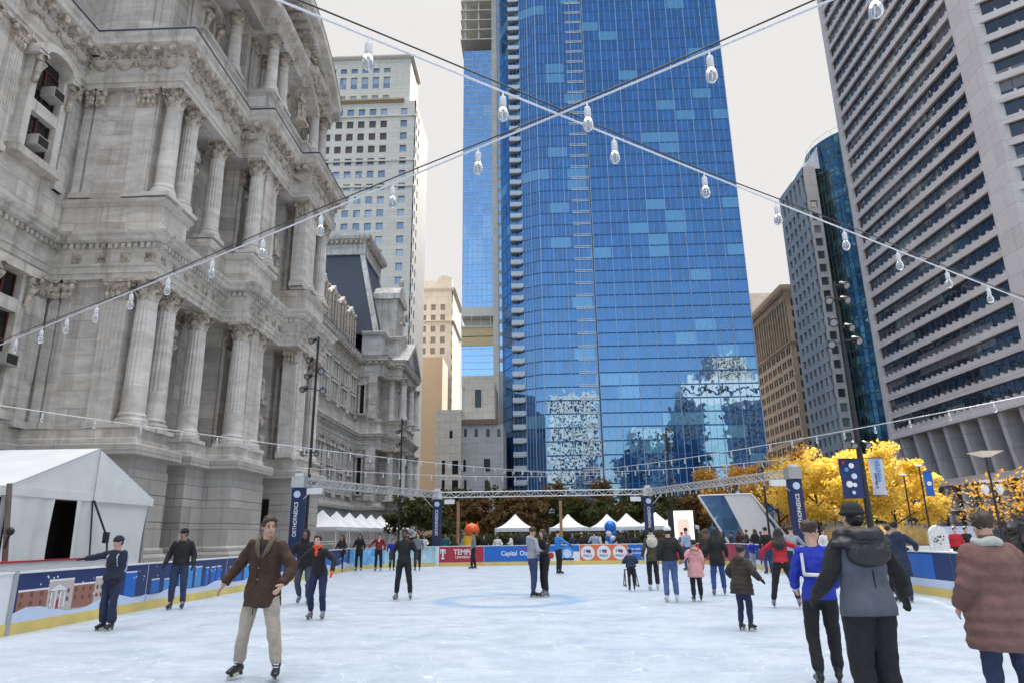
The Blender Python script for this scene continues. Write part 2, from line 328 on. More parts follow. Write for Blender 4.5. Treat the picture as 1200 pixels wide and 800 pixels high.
# ice
def ice_material():
    m = bpy.data.materials.new('ice'); m.use_nodes = True; t = m.node_tree; n = t.nodes; l = t.links; b = n['Principled BSDF']
    g = n.new('ShaderNodeNewGeometry')
    def noise(scale, det, stretch, rough=.6, dist=0.):
        mp = n.new('ShaderNodeMapping'); mp.inputs['Scale'].default_value = stretch; l.new(g.outputs['Position'], mp.inputs[0])
        x = n.new('ShaderNodeTexNoise'); x.inputs['Scale'].default_value = scale; x.inputs['Detail'].default_value = det; x.inputs['Roughness'].default_value = rough; x.inputs['Distortion'].default_value = dist
        l.new(mp.outputs[0], x.inputs['Vector']); return x.outputs[0]
    def rng_(src, a, b_, c, d):
        r = n.new('ShaderNodeMapRange'); r.inputs[1].default_value = a; r.inputs[2].default_value = b_; r.inputs[3].default_value = c; r.inputs[4].default_value = d; l.new(src, r.inputs[0]); return r.outputs[0]
    def mixc(f, a, b_):
        x = n.new('ShaderNodeMixRGB'); l.new(f, x.inputs[0])
        if isinstance(a, tuple): x.inputs[1].default_value = a
        else: l.new(a, x.inputs[1])
        x.inputs[2].default_value = b_; return x.outputs[0]
    c = mixc(rng_(noise(.5, 7, (1, 2.2, 1), .7, 1.), .4, .68, 0, .75), (.47, .53, .605, 1), (.29, .365, .47, 1))
    c = mixc(rng_(noise(3.2, 8, (1, 3., 1), .8, 2.), .5, .66, 0, .75), c, (.68, .72, .76, 1))       # frosty shavings
    c = mixc(rng_(noise(14, 3, (.22, 1.6, 1), .7, 4.), .57, .64, 0, .7), c, (.34, .43, .56, 1))         # blade cuts across
    c = mixc(rng_(noise(14, 3, (1.5, .18, 1), .7, 4.), .58, .65, 0, .55), c, (.36, .45, .58, 1))         # blade cuts along
    def cuts(scale, seed, width, dist):
        mp = n.new('ShaderNodeMapping'); mp.inputs['Location'].default_value = (seed, seed*1.7, 0); l.new(g.outputs['Position'], mp.inputs[0])
        nz_ = n.new('ShaderNodeTexNoise'); nz_.inputs['Scale'].default_value = .35; nz_.inputs['Detail'].default_value = 2; l.new(mp.outputs[0], nz_.inputs['Vector'])
        ms_ = n.new('ShaderNodeVectorMath'); ms_.operation = 'SCALE'; ms_.inputs['Scale'].default_value = dist; l.new(nz_.outputs['Color'], ms_.inputs[0])
        ad_ = n.new('ShaderNodeVectorMath'); l.new(mp.outputs[0], ad_.inputs[0]); l.new(ms_.outputs[0], ad_.inputs[1])
        v = n.new('ShaderNodeTexVoronoi'); v.voronoi_dimensions = '2D'; v.feature = 'DISTANCE_TO_EDGE'; v.inputs['Scale'].default_value = scale; l.new(ad_.outputs[0], v.inputs['Vector'])
        a_ = rng_(v.outputs['Distance'], width*.4, width, 1, 0); m_ = n.new('ShaderNodeMath'); m_.operation = 'MULTIPLY'; l.new(a_, m_.inputs[0]); l.new(rng_(noise(.9+seed*.1, 4, (1, 1, 1)), .42, .6, 0, .75), m_.inputs[1]); return m_.outputs[0]
    for sc_, sd_, w_, d_, colr in [(.9, 3, .010, 9, (.30, .39, .52, 1)), (1.5, 11, .014, 7, (.80, .84, .88, 1)), (2.3, 23, .020, 6, (.33, .42, .55, 1)), (.6, 31, .008, 12, (.82, .86, .9, 1)), (3.1, 47, .03, 8, (.34, .43, .55, 1))]: c = mixc(cuts(sc_, sd_, w_, d_), c, colr)
    # worn spin circle in the middle of the rink
    sp = n.new('ShaderNodeVectorMath'); sp.operation = 'DISTANCE'; sp.inputs[1].default_value = (-.75, 18.7, 0); l.new(g.outputs['Position'], sp.inputs[0])
    nn = noise(2.5, 5, (1, 1, 1)); w_ = n.new('ShaderNodeMath'); w_.operation = 'MULTIPLY_ADD'; w_.inputs[1].default_value = .55; l.new(nn, w_.inputs[0]); l.new(sp.outputs['Value'], w_.inputs[2])
    r1 = n.new('ShaderNodeMath'); r1.operation = 'COMPARE'; 
    a = rng_(w_.outputs[0], 1.55, 1.85, 0, 1); bb = rng_(w_.outputs[0], 2.1, 2.45, 1, 0)
    mu = n.new('ShaderNodeMath'); mu.operation = 'MULTIPLY'; l.new(a, mu.inputs[0]); l.new(bb, mu.inputs[1])
    n.remove(r1)
    mu2 = n.new('ShaderNodeMath'); mu2.operation = 'MULTIPLY'; l.new(mu.outputs[0], mu2.inputs[0]); l.new(rng_(noise(6, 4, (1, 1, 1)), .3, .6, .35, .95), mu2.inputs[1])
    c = mixc(mu2.outputs[0], c, (.22, .36, .56, 1))
    l.new(c, b.inputs['Base Color'])
    l.new(rng_(noise(1.5, 6, (1, 1, 1)), .3, .7, .28, .6), b.inputs['Roughness'])
    bp = n.new('ShaderNodeBump'); bp.inputs['Strength'].default_value = .5; bp.inputs['Distance'].default_value = .01; l.new(noise(14, 6, (.6, 2, 1), .8, 2.), bp.inputs['Height']); l.new(bp.outputs[0], b.inputs['Normal'])
    return m
RX0, RX1, RY1, RC = -9.5, 10.0, 40.0, 4.0     # rink: left, right, far end, corner radius
def rink_path(off=0., y0=-6.):
    """plan line of the boards, from near left round the far end to near right"""
    p = [(RX0-off, y0)]
    for k in range(9):
        t = math.pi-k*math.pi/16; p.append((RX0+RC+(RC+off)*math.cos(t), RY1-RC+(RC+off)*math.sin(t)))
    for k in range(9):
        t = math.pi/2-k*math.pi/16; p.append((RX1-RC+(RC+off)*math.cos(t), RY1-RC+(RC+off)*math.sin(t)))
    p.append((RX1+off, y0)); return p
g = MB(); P = rink_path(); g.add([(x, y, 0.) for x, y in P][::-1], [tuple(range(len(P)))]); struct(g.build('ice', ice_material()))
# ================================================================ THE ORNATE MARBLE BUILDING (left)
M_marble = stone('weathered_marble', (.58, .54, .505), (.78, .735, .69), stain=(.23, .185, .145), bw=2.4, bh=.8, stain_amt=.75, vein=.9, dark_joint=.7)
M_marble_trim = stone('marble_trim', (.66, .62, .575), (.77, .73, .685), stain=(.15, .115, .085), bw=3.1, bh=9, joint=.008, stain_amt=.9, vein=.8)
M_shaft = stone('marble_shaft', (.67, .635, .60), (.76, .725, .69), stain=(.28, .23, .19), bw=40, bh=40, joint=.0, stain_amt=.7, vein=.9)
M_carve = mat('carved_marble', (.52, .455, .39), .9, var=.6, spec=.1, vscale=4, bump=1.0, bscale=16, coords='Object')
M_base = stone('granite_base', (.44, .41, .385), (.55, .52, .49), stain=(.15, .13, .12), bw=2.6, bh=1.05, joint=.014, stain_amt=.4, dark_joint=.5)
M_slate = mat('slate_roof', (.055, .065, .09), .55, var=.25, vscale=5, bump=.3)
M_flash = mat('blue_flashing', (.03, .05, .11), .5, var=.15)
M_dark = mat('dark_window', (.012, .012, .014), .12, var=0, spec=.6)
M_red_sash = mat('dark_red_sash', (.10, .03, .025), .5, var=.2)
M_ac = mat('air_conditioner_metal', (.42, .41, .38), .5, var=.15)
hall = thing('ornate_stone_building', 'huge grey marble building with tiers of paired columns and carved cornices left of the rink', 'building', (-22, 40, 0))
FB, FC, FD, FA, FW = -17.1, -15.65, -14.5, -22.0, -24.35
PF = [(FA, -12), (FA, 28.45), (FB, 28.45), (FB, 35.2), (FC, 35.2), (FC, 40.1), (FD, 40.1), (FD, 45.6), (FW, 45.6), (FW, 92), (-20.9, 92), (-20.9, 95), (-18.9, 95), (-18.9, 107), (-30, 107)]
PB = [(FA-.1, -12), (FA-.1, 28.3), (FB+.1, 28.3), (FB+.1, 31.3), (FB-1.6, 31.3), (FB-1.6, 33.0), (FB+.1, 33.0), (FB+.1, 35.0), (FC+.1, 35.0), (FC+.1, 39.0), (FC-1.5, 39.0), (FC-1.5, 41.2), (FD+.1, 41.2), (FD+.1, 45.6), (FW, 45.6), (FW, 92), (-20.8, 92), (-20.8, 94.9), (-18.8, 94.9), (-18.8, 107), (-30, 107)]
PW = [(FA-.15, -12), (FA-.15, 28.75), (FB-1.2, 28.75), (FB-1.2, 29.9), (FB-1.9, 29.9), (FB-1.9, 36.4), (FC-1.9, 36.4), (FC-1.9, 41.0), (FD-1.9, 41.0), (FD-1.9, 45.4), (FW-.2, 45.4), (FW-.2, 92.2), (-21.9, 92.2), (-21.9, 96.2), (-19.9, 96.2), (-19.9, 106.8), (-30, 106.8)]
def ring_build(name, path, prof, mt, **k): b = MB(); b.sweep(path, prof); return b.build(name, mt, hall)
ring_build('basement_wall', PB, [(.3, -.12), (.3, .9), (.18, 1.05), (.18, 1.2), (.05, 1.3), (.05, 2.35), (-.0, 2.38), (.05, 2.42), (.05, 3.5), (0, 3.53), (.05, 3.57), (.05, 4.55), (.0, 4.6), (.0, 4.95), (.12, 5.05)], M_base)
ring_build('basement_ledge', PB, [(.1, 5.02), (.42, 5.1), (.42, 5.5), (.36, 5.56), (-2.4, 5.6)], M_base)
ring_build('first_storey_wall', PW, [(0, 5.5), (0, 5.9), (.0, 13.3)], M_marble)
ring_build('second_storey_wall', PW, [(0, 15.0), (0, 23.4)], M_marble)
pb2 = [(x-.35 if i not in (4, 5, 10, 11) else x-.35, y) for i, (x, y) in enumerate(PB)]
# stylobate carrying the first columns
ring_build('first_pedestal_course', PB, [(-.02, 5.58), (-.02, 5.8), (-.1, 5.86), (-.1, 6.2), (-.05, 6.25), (-2.6, 6.28)], M_marble)
ring_build('first_entablature', PF, [(-2.1, 13.1), (-.02, 13.1), (-.02, 13.36), (.04, 13.38), (.04, 13.66), (.12, 13.7), (.15, 13.8), (.02, 13.84), (.02, 14.32), (.1, 14.38), (.12, 14.48), (.12, 14.74), (.34, 14.77), (.5, 14.84), (.5, 15.0), (.62, 15.1), (.65, 15.22), (.6, 15.25), (-2.4, 15.34)], M_marble_trim)
ring_build('second_pedestal_course', PB, [(-.25, 15.2), (-.25, 15.5), (-.33, 15.6), (-.33, 16.75), (-.24, 16.85), (-.12, 16.98), (-.1, 17.15), (-.2, 17.2), (-2.7, 17.28)], M_marble)
ring_build('second_entablature', PF, [(-2.1, 23.3), (-.02, 23.3), (-.02, 23.55), (.05, 23.57), (.05, 23.85), (.15, 23.95), (.03, 24.02), (.03, 24.75), (.14, 24.85), (.16, 25.3), (.5, 25.36), (.62, 25.44), (.62, 25.7), (.72, 25.82), (.76, 26.0), (.74, 26.05), (-2.6, 26.12)], M_marble_trim)
ring_build('cornice_flashing', PF, [(.77, 26.0), (.785, 26.02), (.785, 26.09), (.6, 26.14), (-.5, 26.18)], M_flash)
def seg_iter(path, y0=None, vis=lambda a, b: True):
    for i in range(len(path)-1):
        a, b = np.array(path[i], float), np.array(path[i+1], float)
        if vis(a, b): yield a, b
def row_blocks(name, path, step, w, o0, o1, z0, z1, mt, ymin=12):
    bb_l = []
    for a, b in seg_iter(path):
        F, W = frame(a, b)
        if F[2][1] > .5: continue
        k = int(W/step); off = (W-k*step)/2
        for j in range(k+1):
            u = off+j*step
            if (a[1]+F[1][1]*u) < ymin: continue
            q_ = MB(); q_.fbox(F, u-w/2, u+w/2, o0, o1, z0, z1); bb_l.append(q_)
    capped(name, mt, hall, bb_l)
row_blocks('dentil', PF, .30, .17, .1, .31, 14.5, 14.72, M_marble_trim)
row_blocks('modillion', PF, .82, .34, .1, .58, 25.02, 25.34, M_carve)
row_blocks('bead', PF, .34, .19, .1, .24, 24.84, 24.97, M_carve)
# carved frieze garlands
gb = MB()
for a, b in seg_iter(PF):
    F, W = frame(a, b)
    if F[2][1] > .5 or a[1] > 60: continue
    st = 1.15; k = max(1, int(W/st)); off = (W-k*st)/2
    for j in range(k):
        u0 = off+j*st
        if a[1]+F[1][1]*u0 < 12: continue
        pts = []
        for q in range(9):
            t = q/8; u = u0+.08+(st-.16)*t; z = 24.68-.34*math.sin(math.pi*t); 
            pts.append((F[0][0]+F[1][0]*u+F[2][0]*.07, F[0][1]+F[1][1]*u+F[2][1]*.07, z))
        gb.tube(pts, [.05+.06*math.sin(math.pi*q/8) for q in range(9)], 6)
        for z in (24.66, 24.5): 
            c = (F[0][0]+F[1][0]*u0+F[2][0]*.07, F[0][1]+F[1][1]*u0+F[2][1]*.07, z); gb.ell(c, (.1, .1, .11), 7, 5)
gb.build('frieze_garlands', M_carve, hall)
# carved rosette panels of the lower frieze
rb = MB()
for u in np.arange(1.1, 4.6, 1.15):
    c = (FA+u, 28.43, 14.08)
    rb.box(c[0]-.25, c[0]+.25, c[1]-.03, c[1], 13.88, 14.3)
    for k in range(8): rb.ell((c[0]+.13*math.cos(k*.785), c[1]-.05, c[2]+.13*math.sin(k*.785)), (.06, .05, .06), 6, 4)
    rb.ell((c[0], c[1]-.06, c[2]), (.07, .06, .07), 6, 4)
for (X, ya, yb) in [(FB, 28.9, 35), (FC, 35.6, 40), (FD, 40.5, 45.4)]:
    for y in np.arange(ya, yb, 1.05):
        rb.box(X, X+.04, y-.22, y+.22, 13.9, 14.28)
        for k in range(6): rb.ell((X+.06, y+.12*math.cos(k*1.05), 14.09+.12*math.sin(k*1.05)), (.05, .06, .06), 6, 4)
rb.build('frieze_rosettes', M_carve, hall)

# ---- columns
def shaft_mesh(h, r, flute=True, n=48):
    """fluted above the lower third, with entasis; local z from 0"""
    def mod(k, z): return 1-(.065 if (k % 3 == 1) else .0) if (flute and z > h*.31) else 1
    pr = [(r*1.32, 0), (r*1.32, .12), (r*1.3, .13), (r*1.34, .2), (r*1.28, .28), (r*1.12, .3), (r*1.1, .36), (r*1.18, .42), (r*1.12, .5), (r*1.02, .54)]
    pr += [(r, .7), (r*.995, h*.3), (r*.995, h*.308), (r*.98, h*.316), (r*.95, h*.6), (r*.86, h-.05), (r*.93, h-.02), (r*.93, h)]
    b = MB(); b.lathe(pr, n=n, smooth=not flute, mod=mod); b.box(-r*1.42, r*1.42, -r*1.42, r*1.42, -.16, .02); return b.mesh('column')
def capital_mesh(r, h, rich):
    b = MB(); b.lathe([(r*.88, 0), (r*.86, h*.3), (r*.9, h*.7), (r*1.12, h*.86), (r*1.12, h*.9)], n=16)
    e = r*1.32
    pts = []
    for k in range(4):      # abacus with concave sides
        a = k*math.pi/2+math.pi/4; pts += [(e*1.28*math.cos(a-.07), e*1.28*math.sin(a-.07), h*.88), (e*1.28*math.cos(a+.07), e*1.28*math.sin(a+.07), h*.88), (e*.86*math.cos(a+math.pi/4), e*.86*math.sin(a+math.pi/4), h*.88)]
    b.poly(pts, (0, 0, h*.12))
    nl = 8
    for row, (z0, zh, out_) in enumerate([(0.02*h, .38*h, 1.0), (.25*h, .42*h, 1.06)]):
        if not rich and row == 1: continue
        for k in range(nl):
            a = 2*math.pi*(k+row*.5)/nl; d = np.array([math.cos(a), math.sin(a)]); q = np.array([-d[1], d[0]])
            sec = []
            for (t, ro, w) in [(0, .9, .30), (.45, .98, .34), (.8, 1.16*out_, .27), (1., 1.3*out_, .16), (.9, 1.38*out_, .06)]:
                for s in (-1, 0, 1): rr = r*ro-(abs(s)*r*.06); sec.append((d[0]*rr+q[0]*w*r*s, d[1]*rr+q[1]*w*r*s, z0+zh*t))
            b.add(sec, [(i*3+j, i*3+j+1, i*3+j+4, i*3+j+3) for i in range(4) for j in range(2)], True)
    for k in range(4):      # corner volutes
        a = k*math.pi/2+math.pi/4; d = np.array([math.cos(a), math.sin(a)]); q = np.array([-d[1], d[0]])
        cc = (d[0]*e*1.08, d[1]*e*1.08, h*.74)
        pts = [(cc[0]+d[0]*r*.2*f*math.cos(t)-d[0]*r*.1, cc[1]+d[1]*r*.2*f*math.cos(t)-d[1]*r*.1, cc[2]+h*.15*f*math.sin(t)) for t, f in [(2.4, 1.6), (1.6, 1.1), (.6, 1), (-.4, .9), (-1.5, .8), (-2.6, .7), (-3.7, .5), (-4.6, .3)]]
        b.tube(pts, [r*.1]*len(pts), 6)
    for k in range(4):
        a = k*math.pi/2; b.ell((r*1.08*math.cos(a), r*1.08*math.sin(a), h*.86), (r*.16, r*.16, h*.1), 7, 5)
    if not rich:
        b.lathe([(r*.9, h*.42), (r*1.0, h*.45), (r*1.0, h*.52), (r*.9, h*.55)], n=16)
        for k in range(16):
            a = k*math.pi/8; b.ell((r*1.0*math.cos(a), r*1.0*math.sin(a), h*.62), (r*.1, r*.1, h*.09), 6, 4)
    return b.mesh('capital')
def column(x, y, zb, zt, sm, cm, hc, mt=None):
    c = inst(sm, 'column', hall, (x, y, zb+.14)); k = inst(cm, 'capital', c, (x, y, zt-hc))
H1 = 12.1-6.42; R1 = .50
S1 = shaft_mesh(12.1-6.42, R1); S1.materials.append(M_shaft); C1 = capital_mesh(R1, 1.0, False); C1.materials.append(M_carve)
S2 = shaft_mesh(22.2-17.42, .43); S2.materials.append(M_shaft); C2 = capital_mesh(.43, 1.1, True); C2.materials.append(M_carve)
S2s = shaft_mesh(22.2-17.42, .43, flute=False, n=24); S2s.materials.append(M_shaft)
S3 = shaft_mesh(30.9-27.84, .36, flute=False, n=24); S3.materials.append(M_shaft); C3 = capital_mesh(.36, .95, True); C3.materials.append(M_carve)
cols = [(FB-.5, 28.98), (FB-.5, 30.6), (FB-.5, 33.75), (FC-.5, 35.85), (FC-.5, 37.9), (FD-.5, 42.1), (FD-.5, 44.7)]
for (x, y) in cols: column(x, y, 6.28, 13.1, S1, C1, 1.0)
for i, (x, y) in enumerate(cols): column(x, y, 17.28, 23.3, S2s if i == 0 else S2, C2, 1.1)
for (x, y) in [(FB-.1, 33.4), (FC-.1, 35.5), (FC-.1, 37.2), (FD-.9, 42.6), (FD-.9, 44.4)]: column(x, y, 27.7, 31.9, S3, C3, .95)
# pilasters (flat, fluted) with capitals: list of face frame, u, width
def pilaster(F, u, w, z0, z1, cap=1.0, d=.16, flutes=5, nm='pilaster'):
    b = MB(); b.fbox(F, u-w/2, u+w/2, 0, d, z0, z1-cap); b.fbox(F, u-w/2-.07, u+w/2+.07, 0, d+.07, z0, z0+.3)
    if flutes:
        p = w/(flutes*2+1)
        for k in range(flutes+1): b.fbox(F, u-w/2+p*2*k, u-w/2+p*(2*k+1), d, d+.035, z0+(z1-z0)*.3, z1-cap-.1)
    o = b.build(nm, M_shaft, hall)
    c = MB(); c.fbox(F, u-w/2, u+w/2, 0, d+.03, z1-cap, z1-.12); c.fbox(F, u-w/2-.12, u+w/2+.12, 0, d+.16, z1-.14, z1-.003)
    P = lambda a, n, z: (F[0][0]+F[1][0]*a+F[2][0]*n, F[0][1]+F[1][1]*a+F[2][1]*n, z)
    for r in range(2):
        for k in range(4):
            uu = u-w/2+w*(k+.5)/4; c.ell(P(uu, d+.07, z1-cap+.25+.3*r), (.1, .1, .17), 7, 5)
    for sx_ in (-1, 1): c.ell(P(u+sx_*(w/2), d+.08, z1-.3), (.13, .13, .16), 8, 6)
    c.build('capital', M_carve, o)
FR, WR = frame((FA-.15, 28.75), (FB-1.9+1.9, 28.75))      # return wall facing the camera
for u, w, n in [(.45, .42, .0), (.98, .42, 0), (3.3, 1.1, .0)]:
    pilaster(FR, u, w, 6.3, 13.1); pilaster(FR, u, w*.9, 17.3, 23.3, cap=1.1, flutes=0 if u > 3 else 3)
FCr, _ = frame((FB-1.9, 36.4), (FC, 36.4))
for X, y, yb in [(FB-1.9, 29.9, 0), (FB-1.9, 33.9, 0), (FC-1.9, 37.0, 0), (FC-1.9, 39.2, 0), (FD-1.9, 42.3, 0), (FD-1.9, 44.6, 0)]:
    F, _ = frame((X, y-1), (X, y+1))
    pilaster(F, 1, .85, 6.3, 13.1); pilaster(F, 1, .75, 17.3, 23.3, cap=1.1)
# pilasters flanking the statue niches, on the faces turned to the camera
for (xa, xb, y) in [(FD-1.9, FD-.1, 41.0), (FC-1.9, FC-.3, 36.4)]:
    F, _ = frame((xa, y), (xb, y)); MB().fbox(F, .7, 1.75, -1.6, -.01, 6.2, 13.2).build('return_pier', M_marble, hall); MB().fbox(F, .7, 1.7, -1.6, -.01, 17.2, 23.4).build('return_pier', M_marble, hall)
    pilaster(F, 1.25, .85, 6.3, 13.1); pilaster(F, 1.2, .75, 17.3, 23.3, cap=1.1)
# the near bay: tall windows with hoods, brackets and air conditioners
FA_, _ = frame((FA-.15, 10), (FA-.15, 28.75))
def bay_window(F, u, w, z0, z1, arch=False, bars=1, ac=(), transom=None, nm='window'):
    fr = MB(); d = .42
    fr.fbox(F, u-w/2-.38, u-w/2, 0, d, z0-.1, z1); fr.fbox(F, u+w/2, u+w/2+.38, 0, d, z0-.1, z1); fr.fbox(F, u-w/2-.6, u+w/2+.6, 0, d+.2, z0-.45, z0-.1)
    P = lambda a, n, z: (F[0][0]+F[1][0]*a+F[2][0]*n, F[0][1]+F[1][1]*a+F[2][1]*n, z)
    if arch:
        for k in range(12):
            t0, t1 = math.pi*k/12, math.pi*(k+1)/12; a0, a1 = (w/2+.1), (w/2+.62)
            q = [P(u-a*math.cos(t), n, z1+.15+a*.62*math.sin(t)) for n in (0, d+.35) for (a, t) in [(a0, t0), (a1, t0), (a1, t1), (a0, t1)]]
            fr.hexa(q)
        fr.fbox(F, u-w/2-.62, u-w/2, 0, d+.35, z1, z1+.2); fr.fbox(F, u+w/2, u+w/2+.62, 0, d+.35, z1, z1+.2)
    else: fr.fbox(F, u-w/2-.6, u+w/2+.6, 0, d+.3, z1, z1+.38)
    if transom: fr.fbox(F, u-w/2, u+w/2, 0, d-.05, transom-.28, transom+.28)
    o = fr.build('window_surround', M_marble_trim, hall)
    gq = MB(); gq.fbox(F, u-w/2, u+w/2, .0, .05, z0-.1, z1+(.62*w/2 if arch else 0)); gq.build('window_glass', M_dark, o)
    sh = MB()
    for k in range(-1, 2): sh.fbox(F, u+k*w/2-.05, u+k*w/2+.05, .05, .11, z0, z1)
    for z in np.arange(z0, z1+.1, (z1-z0)/4): sh.fbox(F, u-w/2, u+w/2, .05, .1, z-.04, z+.04)
    sh.build('sash', M_red_sash, o)
    for (sx_, zz) in [(-1, z1-.9), (1, z1-.9)]:      # scroll brackets
        c = MB(); uu = u+sx_*(w/2+.3); c.tube([P(uu, d+.06, zz+.85), P(uu, d+.33, zz+.75), P(uu, d+.36, zz+.45), P(uu, d+.2, zz+.15), P(uu, d+.14, zz-.3), P(uu, d+.08, zz-.45)], [.14, .19, .19, .14, .12, .13], 8); c.build('scroll_bracket', M_carve, o)
    for (uu, zz) in ac:
        c = MB(); c.fbox(F, uu-.35, uu+.35, .1, .75, zz, zz+.5); a = c.build('air_conditioner', M_ac, o)
        c = MB(); c.fbox(F, uu-.3, uu+.3, .75, .755, zz+.05, zz+.45)
        for k in range(4): c.fbox(F, uu+.355, uu+.36, .2+.13*k, .3+.13*k, zz+.07, zz+.43)
        c.build('grille', mat('grille_black', (.02, .02, .02), .6, var=0), a)
UY = lambda y: y-10
bay_window(FA_, UY(25.9), 1.35, 6.9, 13.0-.4, ac=[(UY(26.4), 8.6)], transom=11.2)
bay_window(FA_, UY(26.0), 1.6, 18.0, 22.4, arch=True, ac=[(UY(25.8), 18.3), (UY(26.2), 21.0)], transom=20.2)
for u in (UY(24.1), UY(22.6)): pilaster(FA_, u, .75, 6.3, 13.1); pilaster(FA_, u, .7, 17.3, 23.3, cap=1.1)
pilaster(FA_, UY(28.15), .6, 6.3, 13.1); pilaster(FA_, UY(27.9), .55, 17.3, 23.3, cap=1.1)
# windows between the column pairs
for X, y, w in [(FB-1.9, 31.9, 1.2), (FC-1.9, 38.1, .9), (FD-1.9, 43.4, 1.0)]:
    F, _ = frame((X, y-1), (X, y+1)); bay_window(F, 1, w, 7.2, 11.6); bay_window(F, 1, w, 18.0, 21.6, arch=True)
# niche statues
def statue(x, y, z, h, nm='niche_statue'):
    b = MB(); s = h/1.8
    b.lathe([(.30*s, 0), (.27*s, .3*s), (.22*s, .8*s), (.25*s, 1.1*s), (.24*s, 1.35*s), (.1*s, 1.45*s), (.07*s, 1.52*s)], (x, y, z), 12); b.ell((x, y, z+1.66*s), (.11*s, .12*s, .15*s), 10, 8)
    b.tube([(x+.05, y-.22*s, z+1.38*s), (x+.16*s, y-.3*s, z+1.1*s), (x+.3*s, y-.12*s, z+1.0*s)], [.09*s, .08*s, .06*s], 8); b.tube([(x+.05, y+.22*s, z+1.38*s), (x+.12*s, y+.34*s, z+1.1*s), (x+.1*s, y+.3*s, z+.8*s)], [.09*s, .08*s, .06*s], 8)
    b.box(x-.4*s, x+.4*s, y-.4*s, y+.4*s, z-.25, z)
    for k in range(7): b.tube([(x+.24*s*math.cos(k*.9), y+.24*s*math.sin(k*.9), z+1.0*s), (x+.3*s*math.cos(k*.9+.2), y+.3*s*math.sin(k*.9+.2), z+.02)], [.04*s, .06*s], 5)
    b.build(nm, M_carve, hall)
statue(FC-.9, 39.9, 9.6, 1.9); statue(FC-.9, 39.9, 19.2, 2.0); statue(FC+.1, 40.1, 29.0, 2.2)
cb_ = MB()
for z in (6.9, 17.6):
    cb_.box(FC-1.9, FC-.5, 39.5, 40.3, z+.2, z+.6)
    for k in range(14): cb_.ell((FC-1.0+rng.rand()*.4, 39.6+rng.rand()*.6, z+.7+rng.rand()*1.4), (.16, .16, .2), 7, 5)
cb_.build('carved_relief', M_carve, hall)

# ---- third storey and curved pediment
P3 = [(FA-.9, -12), (FA-.9, 29.4), (FB-.75, 29.4), (FB-.75, 35.0), (FC-.75, 35.0), (FC-.75, 40.6), (FD-1.55, 40.6), (FD-1.55, 45.4), (FW-1, 45.4)]
PF3 = [(FA-.9, -12), (FA-.9, 29.4), (FB+.3, 29.4), (FB+.3, 34.8), (FC+.3, 34.8), (FC+.3, 40.4), (FD-.5, 40.4), (FD-.5, 45.4), (FW-1, 45.4)]
ring_build('third_storey_wall', [(x-.8 if i > 1 else x, y) for i, (x, y) in enumerate(P3)], [(0, 26), (0, 33)], M_marble)
ring_build('third_pedestal_course', [(x-.1, y) for x, y in PF3], [(.12, 26.1), (.12, 26.5), (0, 26.6), (0, 27.35), (.12, 27.45), (.14, 27.6), (-2.5, 27.72)], M_marble)
ring_build('third_entablature', [(x-.1, y) for x, y in PF3], [(-2, 31.9), (0, 31.9), (0, 32.15), (.05, 32.2), (.05, 32.45), (.16, 32.5), (.16, 32.7), (.5, 32.78), (.62, 33.0), (.62, 33.15), (-2.4, 33.25)], M_marble_trim)
for X, y in [(FB-1.5, 31.3), (FB-1.5, 33.4), (FC-1.5, 35.8), (FC-1.5, 37.4), (FD-2.35, 42.6), (FD-2.35, 44.4)]:
    F, _ = frame((X, y-1), (X, y+1)); pilaster(F, 1, .65, 27.72, 31.9, cap=.95, flutes=0)
for X, y in [(FB-1.5, 32.3), (FC-1.5, 39.0), (FD-2.35, 43.5)]:
    F, _ = frame((X, y-1), (X, y+1)); bay_window(F, 1, .7, 28.6, 30.8, arch=True)
F3r, _ = frame((FA-.9, 29.4), (FB-1.5, 29.4)); pb_ = MB(); pb_.fbox(F3r, .7, 3.6, 0, .12, 26.6, 31.5); pb_.fbox(F3r, 1.0, 3.3, .12, .2, 27.4, 31.2); pb_.build('wall_panel', M_marble, hall)
def arc_band(cy, cz, r0, r1, x0, x1, t0, t1, n=28):
    b = MB()
    for k in range(n):
        a, c = t0+(t1-t0)*k/n, t0+(t1-t0)*(k+1)/n
        q = [(x, cy+r*math.sin(t), cz+r*math.cos(t)) for x in (x0, x1) for (r, t) in [(r0, a), (r1, a), (r1, c), (r0, c)]]
        b.hexa(q)
    return b
A0 = .79
arc_band(36.2, 24.6, 10.9, 11.5, -17.5, -14.0, -A0, A0).build('pediment_cornice', M_marble_trim, hall)
arc_band(36.2, 24.6, 10.3, 10.9, -17.5, -14.45, -A0, A0).build('pediment_moulding', M_marble, hall)
arc_band(36.2, 24.6, 8.6, 9.0, -17.5, -15.0, -A0, A0*.98).build('pediment_moulding', M_marble_trim, hall)
MB().poly([(-18.0, 36.2+10.5*math.sin(t), 24.6+10.5*math.cos(t)) for t in np.linspace(-A0, A0, 24)], (1.8, 0, 0)).build('pediment_tympanum', M_marble, hall)
arc_band(36.2, 24.6, 11.5, 11.56, -18.5, -13.98, -A0, A0).build('pediment_flashing', M_slate, hall)
b = MB()
for k in range(20):
    t = -.7+k*.074; b.box(-16.2, -14.5, 36.2+10.2*math.sin(t)-.1, 36.2+10.2*math.sin(t)+.1, 24.6+10.2*math.cos(t)-.25, 24.6+10.2*math.cos(t)-.02)
b.build('pediment_modillions', M_carve, hall)
b = MB()      # reclining carved figure in the tympanum
